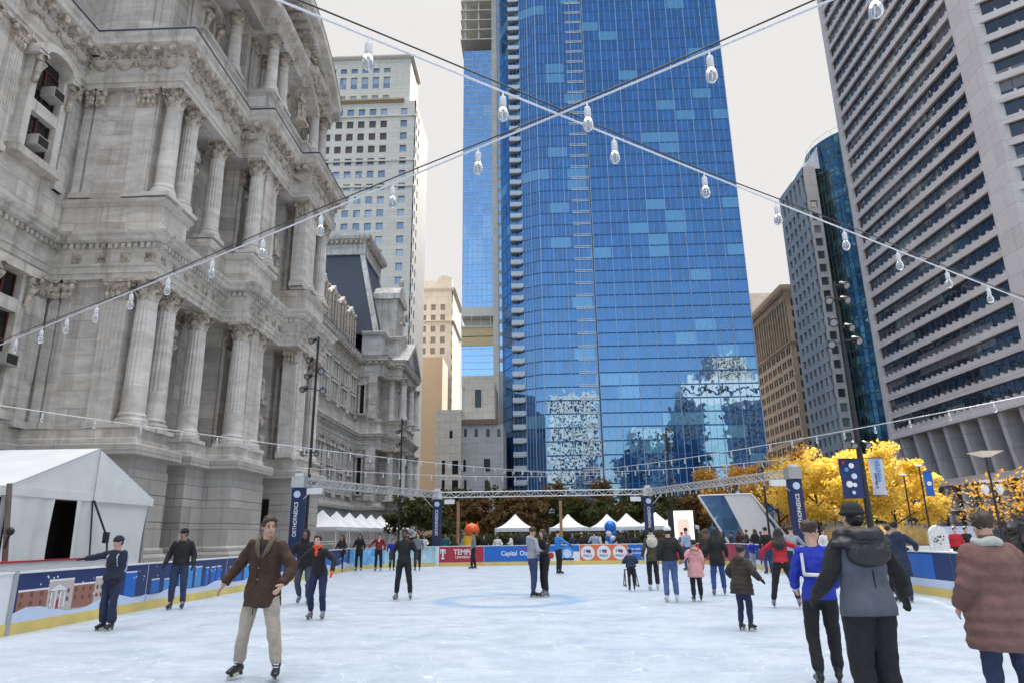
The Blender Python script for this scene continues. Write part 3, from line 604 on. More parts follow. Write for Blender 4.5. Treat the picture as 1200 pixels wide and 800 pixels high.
for q, r in [([( -15.4, 39.0, 32.9), (-15.2, 39.3, 33.7), (-15.3, 38.9, 34.3)], [.38, .42, .25]), ([(-15.2, 39.2, 33.2), (-14.9, 40.3, 32.9), (-14.9, 41.2, 32.5), (-14.9, 41.9, 32.3)], [.35, .3, .22, .14]), ([(-15.1, 39.3, 34.0), (-14.8, 39.9, 33.7), (-14.7, 40.3, 34.2)], [.16, .13, .1])]: b.tube(q, r, 10)
b.ell((-15.2, 38.9, 34.55), (.24, .24, .3), 10, 8); b.build('carved_figure', M_carve, hall)
# main slate roof
b = MB(); b.add([(-24.5, -12, 33), (-24.5, 45, 33), (-30, 45, 41), (-30, -12, 41)], [(0, 1, 2, 3)]); b.add([(-30, -12, 41), (-30, 45, 41), (-60, 45, 41), (-60, -12, 41)], [(0, 1, 2, 3)]); b.add([(-24.5, 45, 33), (-60, 45, 33), (-60, 45, 41), (-30, 45, 41)], [(0, 1, 2, 3)])
b.add([(-60, -12, -.1), (-60, 107, -.1), (-60, 107, 41), (-60, -12, 41)], [(0, 1, 2, 3)]); b.add([(-60, 45, 26), (-25, 45, 26), (-25, 107, 26), (-60, 107, 26)], [(3, 2, 1, 0)])
b.build('roof', M_slate, hall)

# ---- far wing
FWf, _ = frame((FW-.2, 60), (FW-.2, 92.2))
for y in (62, 66.2, 70.4, 74.6, 78.8, 83.0, 87.2, 91.2):
    u = y-60
    for du in (-.5, .5): pilaster(FWf, u+du, .5, 6.3, 13.1, flutes=0); pilaster(FWf, u+du, .42, 17.3, 23.3, flutes=0, cap=.8)
def slim_window(F, u, w, z0, z1, p=hall, d=.3):
    fr = MB(); fr.fbox(F, u-w/2-.2, u-w/2, 0, d, z0, z1); fr.fbox(F, u+w/2, u+w/2+.2, 0, d, z0, z1); fr.fbox(F, u-w/2-.3, u+w/2+.3, 0, d+.15, z1, z1+.3); fr.fbox(F, u-w/2-.3, u+w/2+.3, 0, d+.12, z0-.2, z0)
    o = fr.build('window_surround', M_marble_trim, p); g_ = MB(); g_.fbox(F, u-w/2, u+w/2, 0, .04, z0, z1); g_.build('window_glass', M_dark, o)
for y in (72.5, 76.7, 80.9, 85.1, 89.3):
    u = y-60
    for du in (-.62, .62):
        slim_window(FWf, u+du, .75, 6.9, 9.3); slim_window(FWf, u+du, .75, 10.0, 12.2); slim_window(FWf, u+du, .7, 17.8, 19.9); slim_window(FWf, u+du, .7, 20.6, 22.5)
    b = MB(); b.fbox((FWf[0], FWf[1], FWf[2]), u-1.3, u+1.3, -3, -.4, 26.2, 31.2); b.poly([(FW-.5, y-1.5, 31.2), (FW-.5, y+1.5, 31.2), (FW-.5, y, 32.6)], (-3, 0, 0)); d_ = b.build('dormer', M_marble_trim, hall)
    for du in (-.55, .55):
        g_ = MB(); g_.fbox(FWf, u+du-.3, u+du+.3, -.4, -.36, 27.2, 30.4); g_.build('window_glass', M_dark, d_)
    for k in range(3):
        c_ = MB(); c_.tube([(FW-.4, y-1.2+1.2*k, 27), (FW-.4, y-1.2+1.2*k, 30.9)], .14, 8); c_.ell((FW-.4, y-1.2+1.2*k, 31.5), (.2, .2, .3), 8, 6); c_.build('dormer_column', M_carve, d_)
b = MB(); b.add([(FW-1.0, 45.6, 26), (FW-1.0, 93, 26), (FW-3.6, 93, 34.5), (FW-3.6, 45.6, 34.5)], [(0, 1, 2, 3)]); b.add([(FW-3.6, 45.6, 34.5), (FW-3.6, 93, 34.5), (-60, 93, 34.5), (-60, 45.6, 34.5)], [(0, 1, 2, 3)]); b.build('wing_roof', M_slate, hall)
b = MB(); b.box(FW-4.0, FW-3.2, 46, 94, 34.3, 35.2); b.build('roof_crest', M_marble_trim, hall)
# ---- end pavilion: clasping pier, columns, gable, mansard tower
Fe, We = frame((FW-.2, 92.0), (-20.9, 92.0))
b = MB()
for k in range(14): b.fbox(Fe, 1.7, 3.0, -.1, .28 if k % 2 else .34, 6.3+k*.5, 6.802+k*.5)
b.build('banded_pier', M_marble, hall); b = MB()
for k in range(12): b.fbox(Fe, 1.8, 2.9, -.1, .24 if k % 2 else .3, 17.3+k*.5, 17.802+k*.5)
b.build('banded_pier', M_marble, hall)
for (x, y) in [(-20.0, 94.2), (-18.3, 94.2), (-18.1, 99), (-18.1, 103)]: column(x, y, 6.28, 13.1, S1, C1, 1.0); column(x, y, 17.28, 23.3, S2, C2, 1.1)
for X, y in [(-19.9, 97.2), (-19.9, 101), (-19.9, 104.5)]:
    F, _ = frame((X, y-1), (X, y+1)); slim_window(F, 1, 1.1, 7, 12); slim_window(F, 1, 1.1, 18, 22)
slim_window(Fe, .9, .6, 18, 22); slim_window(Fe, .9, .6, 7.2, 12)
b = MB(); b.sweep([(FW, 93), (-21.5, 93), (-21.5, 96), (-19.6, 96), (-19.6, 106), (-30, 106)], [(0, 26.1), (0, 29.3), (.3, 29.5), (.45, 29.9), (.4, 30.0), (-4, 30.1)]); b.build('pavilion_attic', M_marble, hall)
b = MB(); b.poly([(-18.6, 95.6, 26.2), (-18.6, 106, 26.2), (-18.6, 100.8, 29.6)], (-2.4, 0, 0)); b.poly([(-18.0, 94.9, 26.2), (-18.0, 95.9, 26.2), (-18.0, 101.0, 29.6), (-18.0, 101.0, 30.3)], (-2.4, 0, 0)); b.poly([(-18.0, 106.9, 26.2), (-18.0, 101.0, 30.3), (-18.0, 101.0, 29.6), (-18.0, 105.9, 26.2)], (-2.4, 0, 0)); b.build('gable', M_marble_trim, hall)
tw = MB(); c0 = [(-34, 94), (-22.4, 94), (-22.4, 107), (-34, 107)]; c1 = [(-33, 96), (-25.6, 96), (-25.6, 106), (-33, 106)]
tw.add([(x, y, 30.0) for x, y in c0]+[(x, y, 43.6) for x, y in c1], [(0, 1, 5, 4), (1, 2, 6, 5), (2, 3, 7, 6), (3, 0, 4, 7), (4, 5, 6, 7)]); mr_ = tw.build('mansard_roof', M_slate, hall)
for (a, c) in [((-22.4, 94), (-25.6, 96)), ((-34, 94), (-33, 96)), ((-22.4, 107), (-25.6, 106))]:
    b = MB(); b.hexa([(a[0]-.55, a[1]-.15, 30), (a[0]+.15, a[1]-.15, 30), (a[0]+.15, a[1]+.5, 30), (a[0]-.55, a[1]+.5, 30), (c[0]-.55, c[1]-.15, 43.6), (c[0]+.15, c[1]-.15, 43.6), (c[0]+.15, c[1]+.5, 43.6), (c[0]-.55, c[1]+.5, 43.6)]); b.build('roof_corner_rib', M_marble_trim, mr_)
b = MB(); b.sweep([(-33.2, 95.8), (-25.4, 95.8), (-25.4, 106.2), (-33.2, 106.2)], [(0, 43.2), (.15, 43.3), (.15, 44.3), (.2, 44.35), (.2, 45.2), (.9, 45.6), (1.05, 46.0), (1.05, 46.3), (-4, 46.5)]); b.build('tower_cornice', M_marble_trim, mr_)
capped('cornice_bracket', M_carve, mr_, [MB().box(-33.4+.75*k, -33.1+.75*k, 95.0, 95.7, 44.9, 45.4) for k in range(11)]+[MB().box(-25.2, -24.6, 96+.8*k, 96.3+.8*k, 44.9, 45.4) for k in range(13)])
b = MB(); b.add([(-33, 96, 46.4), (-25.6, 96, 46.4), (-25.6, 106, 46.4), (-33, 106, 46.4), (-30.8, 99, 49.0), (-27.8, 99, 49.0), (-27.8, 103, 49.0), (-30.8, 103, 49.0)], [(0, 1, 5, 4), (1, 2, 6, 5), (2, 3, 7, 6), (3, 0, 4, 7), (4, 5, 6, 7)]); b.build('roof_cap', M_slate, mr_)
b = MB(); b.box(-24.5, -20.4, 97.6, 103, 30, 36.5); b.box(-24.5, -20.0, 97.2, 103.4, 36.5, 37.4); b.poly([(-20.1, 97.4, 37.4), (-20.1, 103.2, 37.4), (-20.1, 102, 38.6), (-20.1, 100.3, 39.4), (-20.1, 98.6, 38.6)], (-4, 0, 0)); dm = b.build('dormer', M_marble_trim, hall)
b = MB()
for k in range(12): b.ell((-20.0+rng.rand()*.3, 97.6+rng.rand()*5.2, 30.5+rng.rand()*6), (.25, .3, .4), 8, 6)
b.ell((-20.4, 100.3, 40.0), (.4, .5, .8), 8, 6); b.build('dormer_carving', M_carve, dm)
# small basement window grilles
for (x0, y, z0) in []: pass
for X, y in [(FC+.12, 36.9), (FD+.12, 43.2)]:
    b = MB(); b.box(X, X+.06, y-.45, y+.45, .3, 1.0); b.build('basement_window', M_dark, hall)
for (xa, y) in [(-16.2, 41.18)]:
    b = MB(); b.box(xa-.3, xa+.3, y-.06, y, 2.5, 3.9); b.build('basement_window', M_dark, hall)
# ================================================================ THE OTHER BUILDINGS
M_white = mat('white_paint', (.78, .78, .78), .5, var=.05)
M_glass_dark = glass('dark_glass', (.022, .017, .015), blinds=(.17, .14, .12), pw=1.85, ph=3.78, refl=.06, wav=.02, blind_amt=.2)
# ---- blue glass tower
FLH = 3.05
M_blue = glass('blue_curtain_glass', (.010, .07, .22), blinds=(.12, .32, .47), pw=1.52, ph=FLH, tint=(.46, .70, 1.0), refl=.30, wav=.013, blind_amt=.11, offs=(0, 0))
M_mull = mat('blue_grey_mullion', (.38, .47, .60), .5, metal=0., var=0)
M_mull_d = mat('dark_blue_spandrel', (.025, .11, .27), .6, var=0, spec=.2)
tower = thing('glass_tower', 'very tall blue glass skyscraper with a column of small white balconies', 'building', (22, 165, 0))
TX = [onY(x, 520, y)[0] for x, y in [(590, 160), (603, 153.5), (618, 152), (640, 150), (705, 150), (897, 150)]]
TP = [(TX[0], 205), (TX[0], 160), (TX[1], 153.5), (TX[2], 152), (TX[3], 150), (TX[4], 150), (TX[4]+.02, 151.2), (TX[4]+.3, 151.2), (TX[4]+.32, 149.6), (TX[5], 149.6), (TX[5], 205)]
TZ = 172
b = MB(); b.sweep(TP, [(0, -.1), (0, TZ)]); b.build('curtain_wall', M_blue, tower)
b = MB(); b.add([(x, y, TZ) for x, y in TP], [tuple(range(len(TP)))[::-1]]); b.build('tower_roof', M_slate, tower)
items = []
nfl = int(TZ/FLH)
for k in range(1, nfl):
    z = k*FLH; q = MB(); q.sweep(TP[:6], [(0.0, z-.22), (.012, z-.22), (.012, z+.08), (0, z+.08)]); q.sweep(TP[8:], [(0.0, z-.22), (.012, z-.22), (.012, z+.08), (0, z+.08)]); items.append(q)
capped('spandrel_band', M_mull_d, tower, items)
items = []
for i in (2, 3, 4, 8):
    F, W = frame(TP[i], TP[i+1]); st = 4.55 if i == 8 else 3.04; k = max(1, round(W/st))
    for j in range(k+1):
        q = MB(); u = W*j/k; q.fbox(F, u-.07, u+.07, 0, .16, 0, TZ); items.append(q)
        if j < k:
            for s in (1, 2): q = MB(); uu = W*(j+s/3)/k; q.fbox(F, uu-.03, uu+.03, 0, .07, 0, TZ); items.append(q)
capped('mullion', M_mull, tower, items)
# white slab edges in the notch beside the wide face
items = []; F, W = frame(TP[4], TP[5])
for k in range(4, nfl):
    z = k*FLH; q = MB(); q.fbox(F, W-4.3, W-.1, 0, .14, z-.12, z+.04); q.fbox(F, W-4.3, W-.1, 0, .14, z+.32, z+.44); items.append(q)
capped('slab_edge', M_white, tower, items)
b = MB(); b.fbox(F, W-.05, W+.3, -1.0, .06, 0, TZ); b.build('setback_shade', mat('setback_shade_black', (.01, .012, .02), .5, var=0), tower)  # black strip paints in the shade of the setback
# balconies
bs = MB(); bs.box(0, 2.6, -1.5, .4, -.12, .12); m1 = bs.mesh('balcony'); m1.materials.append(mat('balcony_concrete', (.42, .41, .40), .8, var=.1))
br_ = MB()
for z in (.45, .78, 1.12): br_.box(0, 2.9, -1.5, -1.45, z-.03, z+.03); br_.box(0, .05, -1.5, .4, z-.03, z+.03); br_.box(2.85, 2.9, -1.5, .4, z-.03, z+.03)
for x in np.arange(0, 2.95, .72): br_.box(x-.025, x+.035, -1.5, -1.45, .1, 1.15)
br_.box(.02, 2.88, -1.49, -1.47, .14, 1.08)
m2 = br_.mesh('railing'); m2.materials.append(mat('balcony_railing', (.55, .62, .70), .4, var=0))
for k in range(3, nfl-1):
    o = inst(m1, 'balcony', tower, (TX[1]-.2, 153.2, k*FLH)); inst(m2, 'railing', o, (TX[1]-.2, 153.2, k*FLH))
# dark recess the balconies stand in
F, W = frame(TP[2], TP[3]); 
# ---- tower under construction, left of it
M_conc = mat('raw_concrete', (.62, .58, .52), .85, var=.15, vscale=.6)
M_tan = stone('tan_panels', (.62, .55, .46), (.67, .60, .51), bw=2.2, bh=1.6, joint=.03, stain_amt=.1)
M_lblue = glass('pale_blue_glass', (.08, .20, .40), blinds=(.30, .42, .55), pw=1.25, ph=3.3, tint=(.62, .80, 1.0), refl=.6, wav=.012, blind_amt=.06)
ct = thing('unfinished_tower', 'slender pale blue glass tower with open concrete floors at its top', 'building', (-10, 172, 0))
Yc = 162; xa, xb, xc, xd = [onY(x, 300, Yc)[0] for x in (542, 578, 584, 590.5)]
zg = onY(560, 48, Yc)[2]; z1 = onY(560, 360, Yc)[2]; z2 = onY(560, 414, Yc)[2]; z0 = onY(560, 440, Yc)[2]
zq = lambda py: onY(560, py, Yc)[2]
b = MB(); b.box(xa, xb-.1, Yc, Yc+18, z1, zg-3.4); b.build('curtain_wall', M_lblue, ct); b = MB(); b.box(xa, xb-.1, Yc, Yc+18, z0-.5, zq(405)); b.build('curtain_wall', M_lblue, ct)
b = MB(); b.box(xa, xd, Yc+.9, Yc+18, -.1, z0); b.box(xa+.5, xb, Yc+2.5, Yc+18, z2-.1, z2+(z1-z2)); b.build('concrete_core', M_conc, ct)
b = MB(); b.box(xb-.1, xc, Yc-.35, Yc+18, -.1, zg+40); b.build('concrete_pier', M_conc, ct)
b = MB(); b.box(xa, xb-.1, Yc-.12, Yc+.2, z0-2.8, z0+(z2-z0)*.0); b.build('wall_panel', M_tan, ct)
items = []
for k in range(60):
    z = z0+k*1.72
    if z > zg-3.4: break
    if zq(405) < z < z1: continue
    q = MB(); q.box(xa-.03, xb-.1, Yc-.05, Yc, z-.09, z+.05); items.append(q)
capped('floor_line', mat('pale_slab_edge', (.55, .62, .70), .5, var=0), ct, items)
items = []
for x in np.arange(xa, xb, 1.25): q = MB(); q.box(x-.04, x+.04, Yc-.07, Yc, z1, zg-3.4); items.append(q)
capped('mullion', M_mull, ct, items)
for k in range(12):
    z = zg-.4+k*3.3; b = MB(); b.box(xa-.9, xb-.1, Yc-1.0, Yc+18, z, z+.3); b.build('floor_slab', M_conc, ct)
    b = MB(); b.box(xa+1.0, xb-.3, Yc+3, Yc+18, z+.3, z+3.31); b.build('core_wall', mat('beige_core', (.62, .56, .48), .9, var=.2), ct)  # beige concrete core behind the open floors
    for x in (xa+.2, (xa+xb)/2): b = MB(); b.box(x, x+.45, Yc-.4, Yc+.1, z+.3, z+3.3); b.build('column', M_conc, ct)
for (ya_, yb_, mt_, nm) in [(405, 395, 'plywood', 'plywood_sheeting'), (394, 384, 'plywood', 'plywood_sheeting'), (371, 360, 'pale_panel', 'wall_panel')]:
    b = MB(); b.box(xa-.1, xb-.1, Yc-.25, Yc+8, zq(ya_), zq(yb_)); b.build(nm, mat(mt_, (.62, .46, .27) if mt_ == 'plywood' else (.66, .62, .56), .8, var=.12), ct)
b = MB(); b.box(xa-.2, xb-.1, Yc-.4, Yc+3, zq(384), zq(382.5)); b.build('floor_slab', M_conc, ct)
for k in range(4): b = MB(); xx_ = xa+(xb-xa)*k/3.3; b.tube([(xx_, Yc-.1, zq(382)), (xx_, Yc-.1, zq(371))], .09, 6); b.build('post', M_conc, ct)
zz = z0+1; quads = []
b = MB(); b.box(xc, xd, Yc, Yc+18, -.1, zg+40); b.build('side_wall', mat('pale_concrete', (.60, .58, .54), .8, var=.08), ct)
while zz < zg+36: quads.append([(xc+.15, Yc-.02, zz), (xd-.1, Yc-.02, zz), (xd-.1, Yc-.02, zz+2.15), (xc+.15, Yc-.02, zz+2.15)]); zz += 3.3
windows(ct, quads, M_lblue)
# ---- low concrete building at its foot
M_greyp = stone('grey_concrete_panels', (.46, .45, .45), (.50, .49, .49), bw=3.2, bh=2.2, joint=.035, stain_amt=.15, dark_joint=.7)
lb = thing('concrete_block_building', 'low windowless grey and tan concrete building beneath the unfinished tower', 'building', (-12, 146, 0))
Yl = 138; X_ = lambda px, Y=Yl: onY(px, 540, Y)[0]; Z_ = lambda px, py, Y=Yl: onY(px, py, Y)[2]
b = MB(); b.box(X_(541), X_(590), Yl, Yl+20, -.1, Z_(565, 497)); b.build('grey_wall', M_greyp, lb)
b = MB(); b.box(X_(511), X_(541)-.01, Yl-1.2, Yl+20, -.1, Z_(525, 481)); b.build('tan_wall', M_tan, lb)
b = MB(); b.box(X_(541), X_(578), Yl+6, Yl+20, Z_(565, 497)-.1, Z_(560, 446, Yl+6)); b.build('tan_wall', M_tan, lb)
b = MB(); b.box(X_(541), X_(578)+1, Yl-.3, Yl+.1, Z_(565, 497), Z_(565, 491)); b.build('parapet', mat('rust_screen', (.20, .14, .09), .8, var=.4, vscale=3), lb)
q = []
def wq(p0, p1, q0, q1, Y): q.append([(X_(p0, Y), Y-.03, Z_((p0+p1)/2, q1, Y)), (X_(p1, Y), Y-.03, Z_((p0+p1)/2, q1, Y)), (X_(p1, Y), Y-.03, Z_((p0+p1)/2, q0, Y)), (X_(p0, Y), Y-.03, Z_((p0+p1)/2, q0, Y))])
for a in [(543.5, 547, 502, 511), (556, 560, 502, 511), (570, 574, 502, 511), (583, 586.5, 502, 511), (543, 546, 538, 552), (567, 574.5, 537, 552), (544, 547, 562, 580), (568, 574, 562, 580)]: wq(*a, Yl)
for a in [(526.5, 530, 504, 513), (518, 521.5, 539, 555), (530, 537, 539, 555), (518, 521.5, 562, 580), (530, 537, 562, 580)]: wq(*a, Yl-1.2)
wq(556.5, 564, 456, 477, Yl+6)
windows(lb, q, M_dark)
# ---- cream building beyond
M_cream = stone('cream_brick', (.76, .69, .60), (.82, .75, .66), bw=4, bh=3.4, joint=.04, stain_amt=.1)
cbld = thing('cream_office_building', 'slim cream stone office block with a curved roofline between the towers', 'building', (-25, 245, 0))
Yr = 232; x0, x1_ = onY(494, 400, Yr)[0], onY(530, 400, Yr)[0]; zt = onY(515, 338, Yr)[2]
wb = MB(); quads = []; mb_ = MB(); F, W = frame((x0-8, Yr), (x1_, Yr)); rows = []
z = 3
while z+2.6 < zt-3: rows.append((z, z+2.3)); z += 4.05
cols = [(u, u+1.7) for u in np.arange(1, W-2, 3.4)]
grid_face(wb, F, W, -.1, zt-1.2, cols, rows, .3, quads)
wb.box(x0-8, x1_, Yr+.35, Yr+22, -.1, zt-1.2)
F2, W2 = frame((x1_+.01, Yr), (x1_+.01, Yr+26)); grid_face(wb, F2, W2, -.1, zt-1.2, [(u, u+1.7) for u in np.arange(1, W2-2, 3.4)], rows, .3, quads)
wb.build('wall', M_cream, cbld)
windows(cbld, quads, mat('amber_window', (.14, .12, .10), .15, var=.4, vscale=.5, spec=.7), cap=100)
b = MB(); b.sweep([(x0-8, Yr), (x1_, Yr), (x1_, Yr+26)], [(0, zt-1.2), (.5, zt-.9), (1.0, zt-.3), (1.0, zt), (-3, zt+.1)]); b.sweep([(x0-8, Yr), (x1_, Yr), (x1_, Yr+26)], [(.01, zt-13), (.7, zt-12.7), (.7, zt-12.4), (.01, zt-12.2)]); b.build('cornice', M_cream, cbld)
b = MB(); b.box(x0-8, x1_-5.5, Yr, Yr+.8, zt, zt+3)
for k in range(10): b.poly([(x1_-3-2.7*math.cos(math.pi*k/10), Yr-.2, zt), (x1_-3-2.7*math.cos(math.pi*(k+1)/10), Yr-.2, zt), (x1_-3-2.7*math.cos(math.pi*(k+1)/10), Yr-.2, zt+3.2+1.6*math.sin(math.pi*(k+1)/10)), (x1_-3-2.7*math.cos(math.pi*k/10), Yr-.2, zt+3.2+1.6*math.sin(math.pi*k/10))], (0, 2, 0))
b.build('parapet', M_cream, cbld)
# darker annex in front
b = MB(); b.box(x0-6, onY(519, 430, 215)[0], 214, 228, -.1, onY(510, 418, 214)[2]); b.build('annex_wall', mat('tan_brick', (.55, .43, .31), .85, var=.15), cbld)

# ---- white stone tower behind the ornate building
M_pale = stone('pale_limestone', (.76, .70, .62), (.82, .76, .68), bw=3.5, bh=1.3, joint=.02, stain_amt=.12)
M_win = glass('office_windows', (.10, .13, .18), blinds=(.42, .42, .40), pw=1.7, ph=3.85, refl=.3, wav=.03, blind_amt=.35)
wt = thing('white_office_tower', 'tall white limestone office tower rising behind the ornate marble building', 'building', (-45, 180, 0))
Yw = 170; xr = onY(484, 250, Yw)[0]; xl = onY(360, 250, Yw)[0]; zs = onY(486, 118, Yw)[2]; zt = onY(482, 62, Yw)[2]
FH = (onY(478, 300, Yw)[2]-onY(478, 316.2, Yw)[2])
F, W = frame((xl, Yw), (xr, Yw)); wall = MB(); quads = []; cols = []; u = W-4.6
cols.append((W-4.4, W-2.5)); u = W-10.2
while u > 1: cols.append((u, u+1.9)); u -= 3.25
cols = cols[::-1]
rows = []; z = 2.2
while z+2.3 < zs-1.5: rows.append((z, z+2.2)); z += FH
grid_face(wall, F, W, -.1, zs, cols, rows, .35, quads, )
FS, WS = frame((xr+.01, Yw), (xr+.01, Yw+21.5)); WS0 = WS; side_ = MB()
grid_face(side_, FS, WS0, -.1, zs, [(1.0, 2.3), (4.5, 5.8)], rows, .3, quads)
wall.box(xl, xr-.37, Yw+.4, Yw+21.5, -.1, zs-.02)
xr2 = onY(482, 62, Yw+1.5)[0]
F2, W2 = frame((xl, Yw+1.5), (xr2, Yw+1.5)); rows2 = [(zs+1.2, zs+3.3), (zs+5.6, zs+9.6), (zs+11.0, zs+12.6)] if zt-zs > 13.4 else [(zs+1.2, zs+3.3), (zs+5.2, zs+9.0)]
grid_face(wall, F2, W2, zs, zt-.6, cols[:-1], rows2, .35, quads)
wall.box(xl, xr2, Yw+1.9, Yw+14, zs-.1, zt-.62)
wall.build('wall', M_pale, wt); side_.build('shaded_side_wall', stone('shaded_side_stone', (.17, .185, .22), (.19, .205, .24), bw=6, bh=4, joint=.02, stain_amt=.15), wt)  # blue-grey side: the shade of this face is put into its colour
windows(wt, quads, M_win)
b = MB(); b.sweep([(xl, Yw+1.5), (xr2, Yw+1.5), (xr2, Yw+14)], [(0, zt-.9), (.3, zt-.8), (.9, zt-.4), (.95, zt), (-2, zt+.1)]); b.build('cornice', M_pale, wt)
b = MB(); b.sweep([(xl, Yw), (xr-3.5, Yw)], [(0, zs-.6), (.35, zs-.5), (.35, zs-.2), (.8, zs), (.8, zs+.5), (-2, zs+.6)]); b.build('ornamental_band', mat('ochre_terracotta', (.50, .36, .20), .8, var=.3, vscale=3), wt)
items = []
for (c, d) in cols[:-1]:      # tall dark arched window strips under the band
    q = MB(); z0_ = zs-4.5-3.5*FH; q.fbox(F, c-.05, d+.05, -.3, -.2, z0_, zs-6.0)
    items.append(q)
capped('window_strip', mat('bronze_spandrel', (.10, .07, .05), .5, var=.2), wt, items)
for z in (zs-5.2, zs-5.2-3.6*FH, zs-5.2-5.6*FH): b = MB(); b.fbox(F, 0, W, .0, .3, z, z+.5); b.build('string_course', M_pale, wt)
b = MB(); b.fbox(FS, .3, 9, 0, .4, 13, 33); b.build('sign_frame', mat('sign_black', (.02, .02, .022), .4, var=0), wt)
b = MB(); b.fbox(FS, .8, 8.5, .41, .43, 14, 25); b.build('sign_panel', mat('sign_picture', (.20, .22, .28), .5, var=.9, vscale=.35, var2=(.03, .04, .12)), wt)
b = MB(); [b.fbox(FS, 1.2, 8.0, .41, .45, z, z+1.2) for z in (26.5, 28.6, 30.6)]; b.build('sign_lines', mat('sign_grey', (.12, .12, .12), .5, var=.1), wt)

# ---- brown cornice building at right
M_brown = stone('brown_brick', (.44, .34, .25), (.52, .41, .31), bw=4, bh=.9, joint=.02, stain_amt=.2)
bb_ = thing('brown_cornice_building', 'tan brown office block with a heavy overhanging cornice right of the blue tower', 'building', (72, 190, 0))
Yb = 205; xb_ = onY(927.5, 403, Yb)[0]; Yb2 = onX(893, 480, xb_)[1]; ztb = onY(921, 336, Yb)[2]
F, W = frame((xb_, Yb2), (xb_, Yb)); wall = MB(); quads = []; rows = []; z = 3; 
while z+2.4 < ztb-3: rows.append((z, z+2.3)); z += 3.7
cols = [(u, u+1.35) for k in range(20) for u in (1.2+k*4.6, 3.1+k*4.6) if u+1.5 < W]
grid_face(wall, F, W, -.1, ztb-1.5, cols, rows, .35, quads)
FR_, WR_ = frame((xb_, Yb-.01), (xb_+26, Yb-.01)); grid_face(wall, FR_, WR_, -.1, ztb-1.5, [(u, u+1.4) for u in np.arange(1.4, WR_-2, 3.3)], rows, .35, quads)
wall.box(xb_+.4, xb_+26, Yb+.4, Yb2, -.1, ztb-1.5); wall.build('wall', M_brown, bb_); windows(bb_, quads, mat('small_dark_window', (.03, .03, .032), .15, var=.3))
b = MB(); b.sweep([(xb_, Yb2), (xb_, Yb), (xb_+26, Yb)], [(0, ztb-4.2), (.3, ztb-4.0), (.3, ztb-3.6), (.5, ztb-3), (.8, ztb-2.2), (1.9, ztb-1.6), (2.1, ztb-.8), (2.1, ztb), (-4, ztb+.2)]); b.sweep([(xb_, Yb2), (xb_, Yb), (xb_+26, Yb)], [(0, ztb-18.6), (.6, ztb-18.3), (.7, ztb-17.8), (.0, ztb-17.6)]); b.build('cornice', M_brown, bb_)
items = []
for u in np.arange(.6, W, 2.3): q = MB(); q.fbox(F, u-.25, u+.25, 0, .5, ztb-17.5, ztb-4); items.append(q)
for u in np.arange(.5, W, 1.1): q = MB(); q.fbox(F, u-.2, u+.2, .3, 1.7, ztb-2.6, ztb-1.7); items.append(q)
capped('cornice_bracket', M_brown, bb_, items)
b = MB(); b.box(xb_-3+2.2, xb_+9, Yb2+2, Yb2+25, -.1, onY(888, 352, Yb2+10)[2]); b.build('rear_wall', M_cream, thing('distant_cream_building', 'sliver of a cream building seen behind the brown cornice block', 'building', (72, 240, 0)))

# ---- grey grid building
M_greys = stone('grey_precast', (.55, .54, .54), (.61, .60, .59), bw=4, bh=3.6, joint=.03, stain_amt=.1)
gb_ = thing('grey_grid_building', 'grey concrete office building with a regular grid of square windows', 'building', (72, 160, 0))
Yg = 165; xg = onY(957, 310, Yg)[0]; Yg2 = onX(915, 250, xg)[1]; ztg = onY(935, 196, Yg)[2]
M_gwin = glass('greenish_office_glass', (.05, .075, .08), blinds=(.25, .30, .30), pw=2., ph=3.6, refl=.3, wav=.03, blind_amt=.2)
F, W = frame((xg, Yg2), (xg, Yg)); wall = MB(); quads = []; rows = []; z = 4
while z+2.2 < ztg-8: rows.append((z, z+2.15)); z += 3.6
rows.append((ztg-7.2, ztg-1.8))
cols = [(u, u+1.9) for u in np.arange(1.5, W-2, 2.95)]
grid_face(wall, F, W, -.1, ztg, cols, rows, .4, quads)
F2, W2 = frame((xg, Yg-.01), (xg+3.2, Yg-.01)); grid_face(wall, F2, W2, -.1, ztg, [(.7, 2.5)], rows[:-1], .4, quads)
wall.box(xg+.45, xg+3.2, Yg+.45, Yg2, -.1, ztg-.01); wall.build('wall', M_greys, gb_); windows(gb_, quads, M_gwin)
b = MB(); b.add([(xg+.5, Yg2, ztg), (xg+.5, Yg+1, ztg), (xg+6, Yg+1, ztg+8), (xg+6, Yg2, ztg+8)], [(0, 1, 2, 3)]); b.add([(xg+.5, Yg+1, ztg), (xg+6, Yg+1.2, ztg), (xg+6, Yg+1.2, ztg+8), (xg+6, Yg+1, ztg+8)], [(0, 1, 2, 3)]); b.build('sloping_glass_roof', M_lblue, gb_)

# ---- rounded dark glass tower
M_teal = glass('teal_curved_glass', (.02, .055, .06), blinds=(.06, .17, .19), pw=1.9, ph=1.85, tint=(.60, .80, .88), refl=.33, wav=.03, blind_amt=.14)
rt = thing('round_glass_tower', 'dark teal glass tower with a rounded corner beside the striped high-rise', 'building', (95, 150, 0))
Yr_ = 156; xl_ = onY(968, 310, Yr_+14)[0]; rad = 15.; cx_, cy_ = xl_+rad, Yr_+rad; zr = onY(985, 148, Yr_+2)[2]
arc = [(cx_+rad*math.cos(t), cy_+rad*math.sin(t)) for t in np.linspace(math.pi*.95, math.pi*1.5, 22)]
path = [(arc[0][0]+3, Yr_+30)]+arc+[(cx_+16, Yr_)]
b = MB(); b.sweep(path, [(0, -.1), (0, zr)]); b.add([(x, y, zr) for x, y in path]+[(cx_+16, Yr_+30, zr)], [tuple(range(len(path)+1))[::-1]]); b.build('curtain_wall', M_teal, rt)
items = []
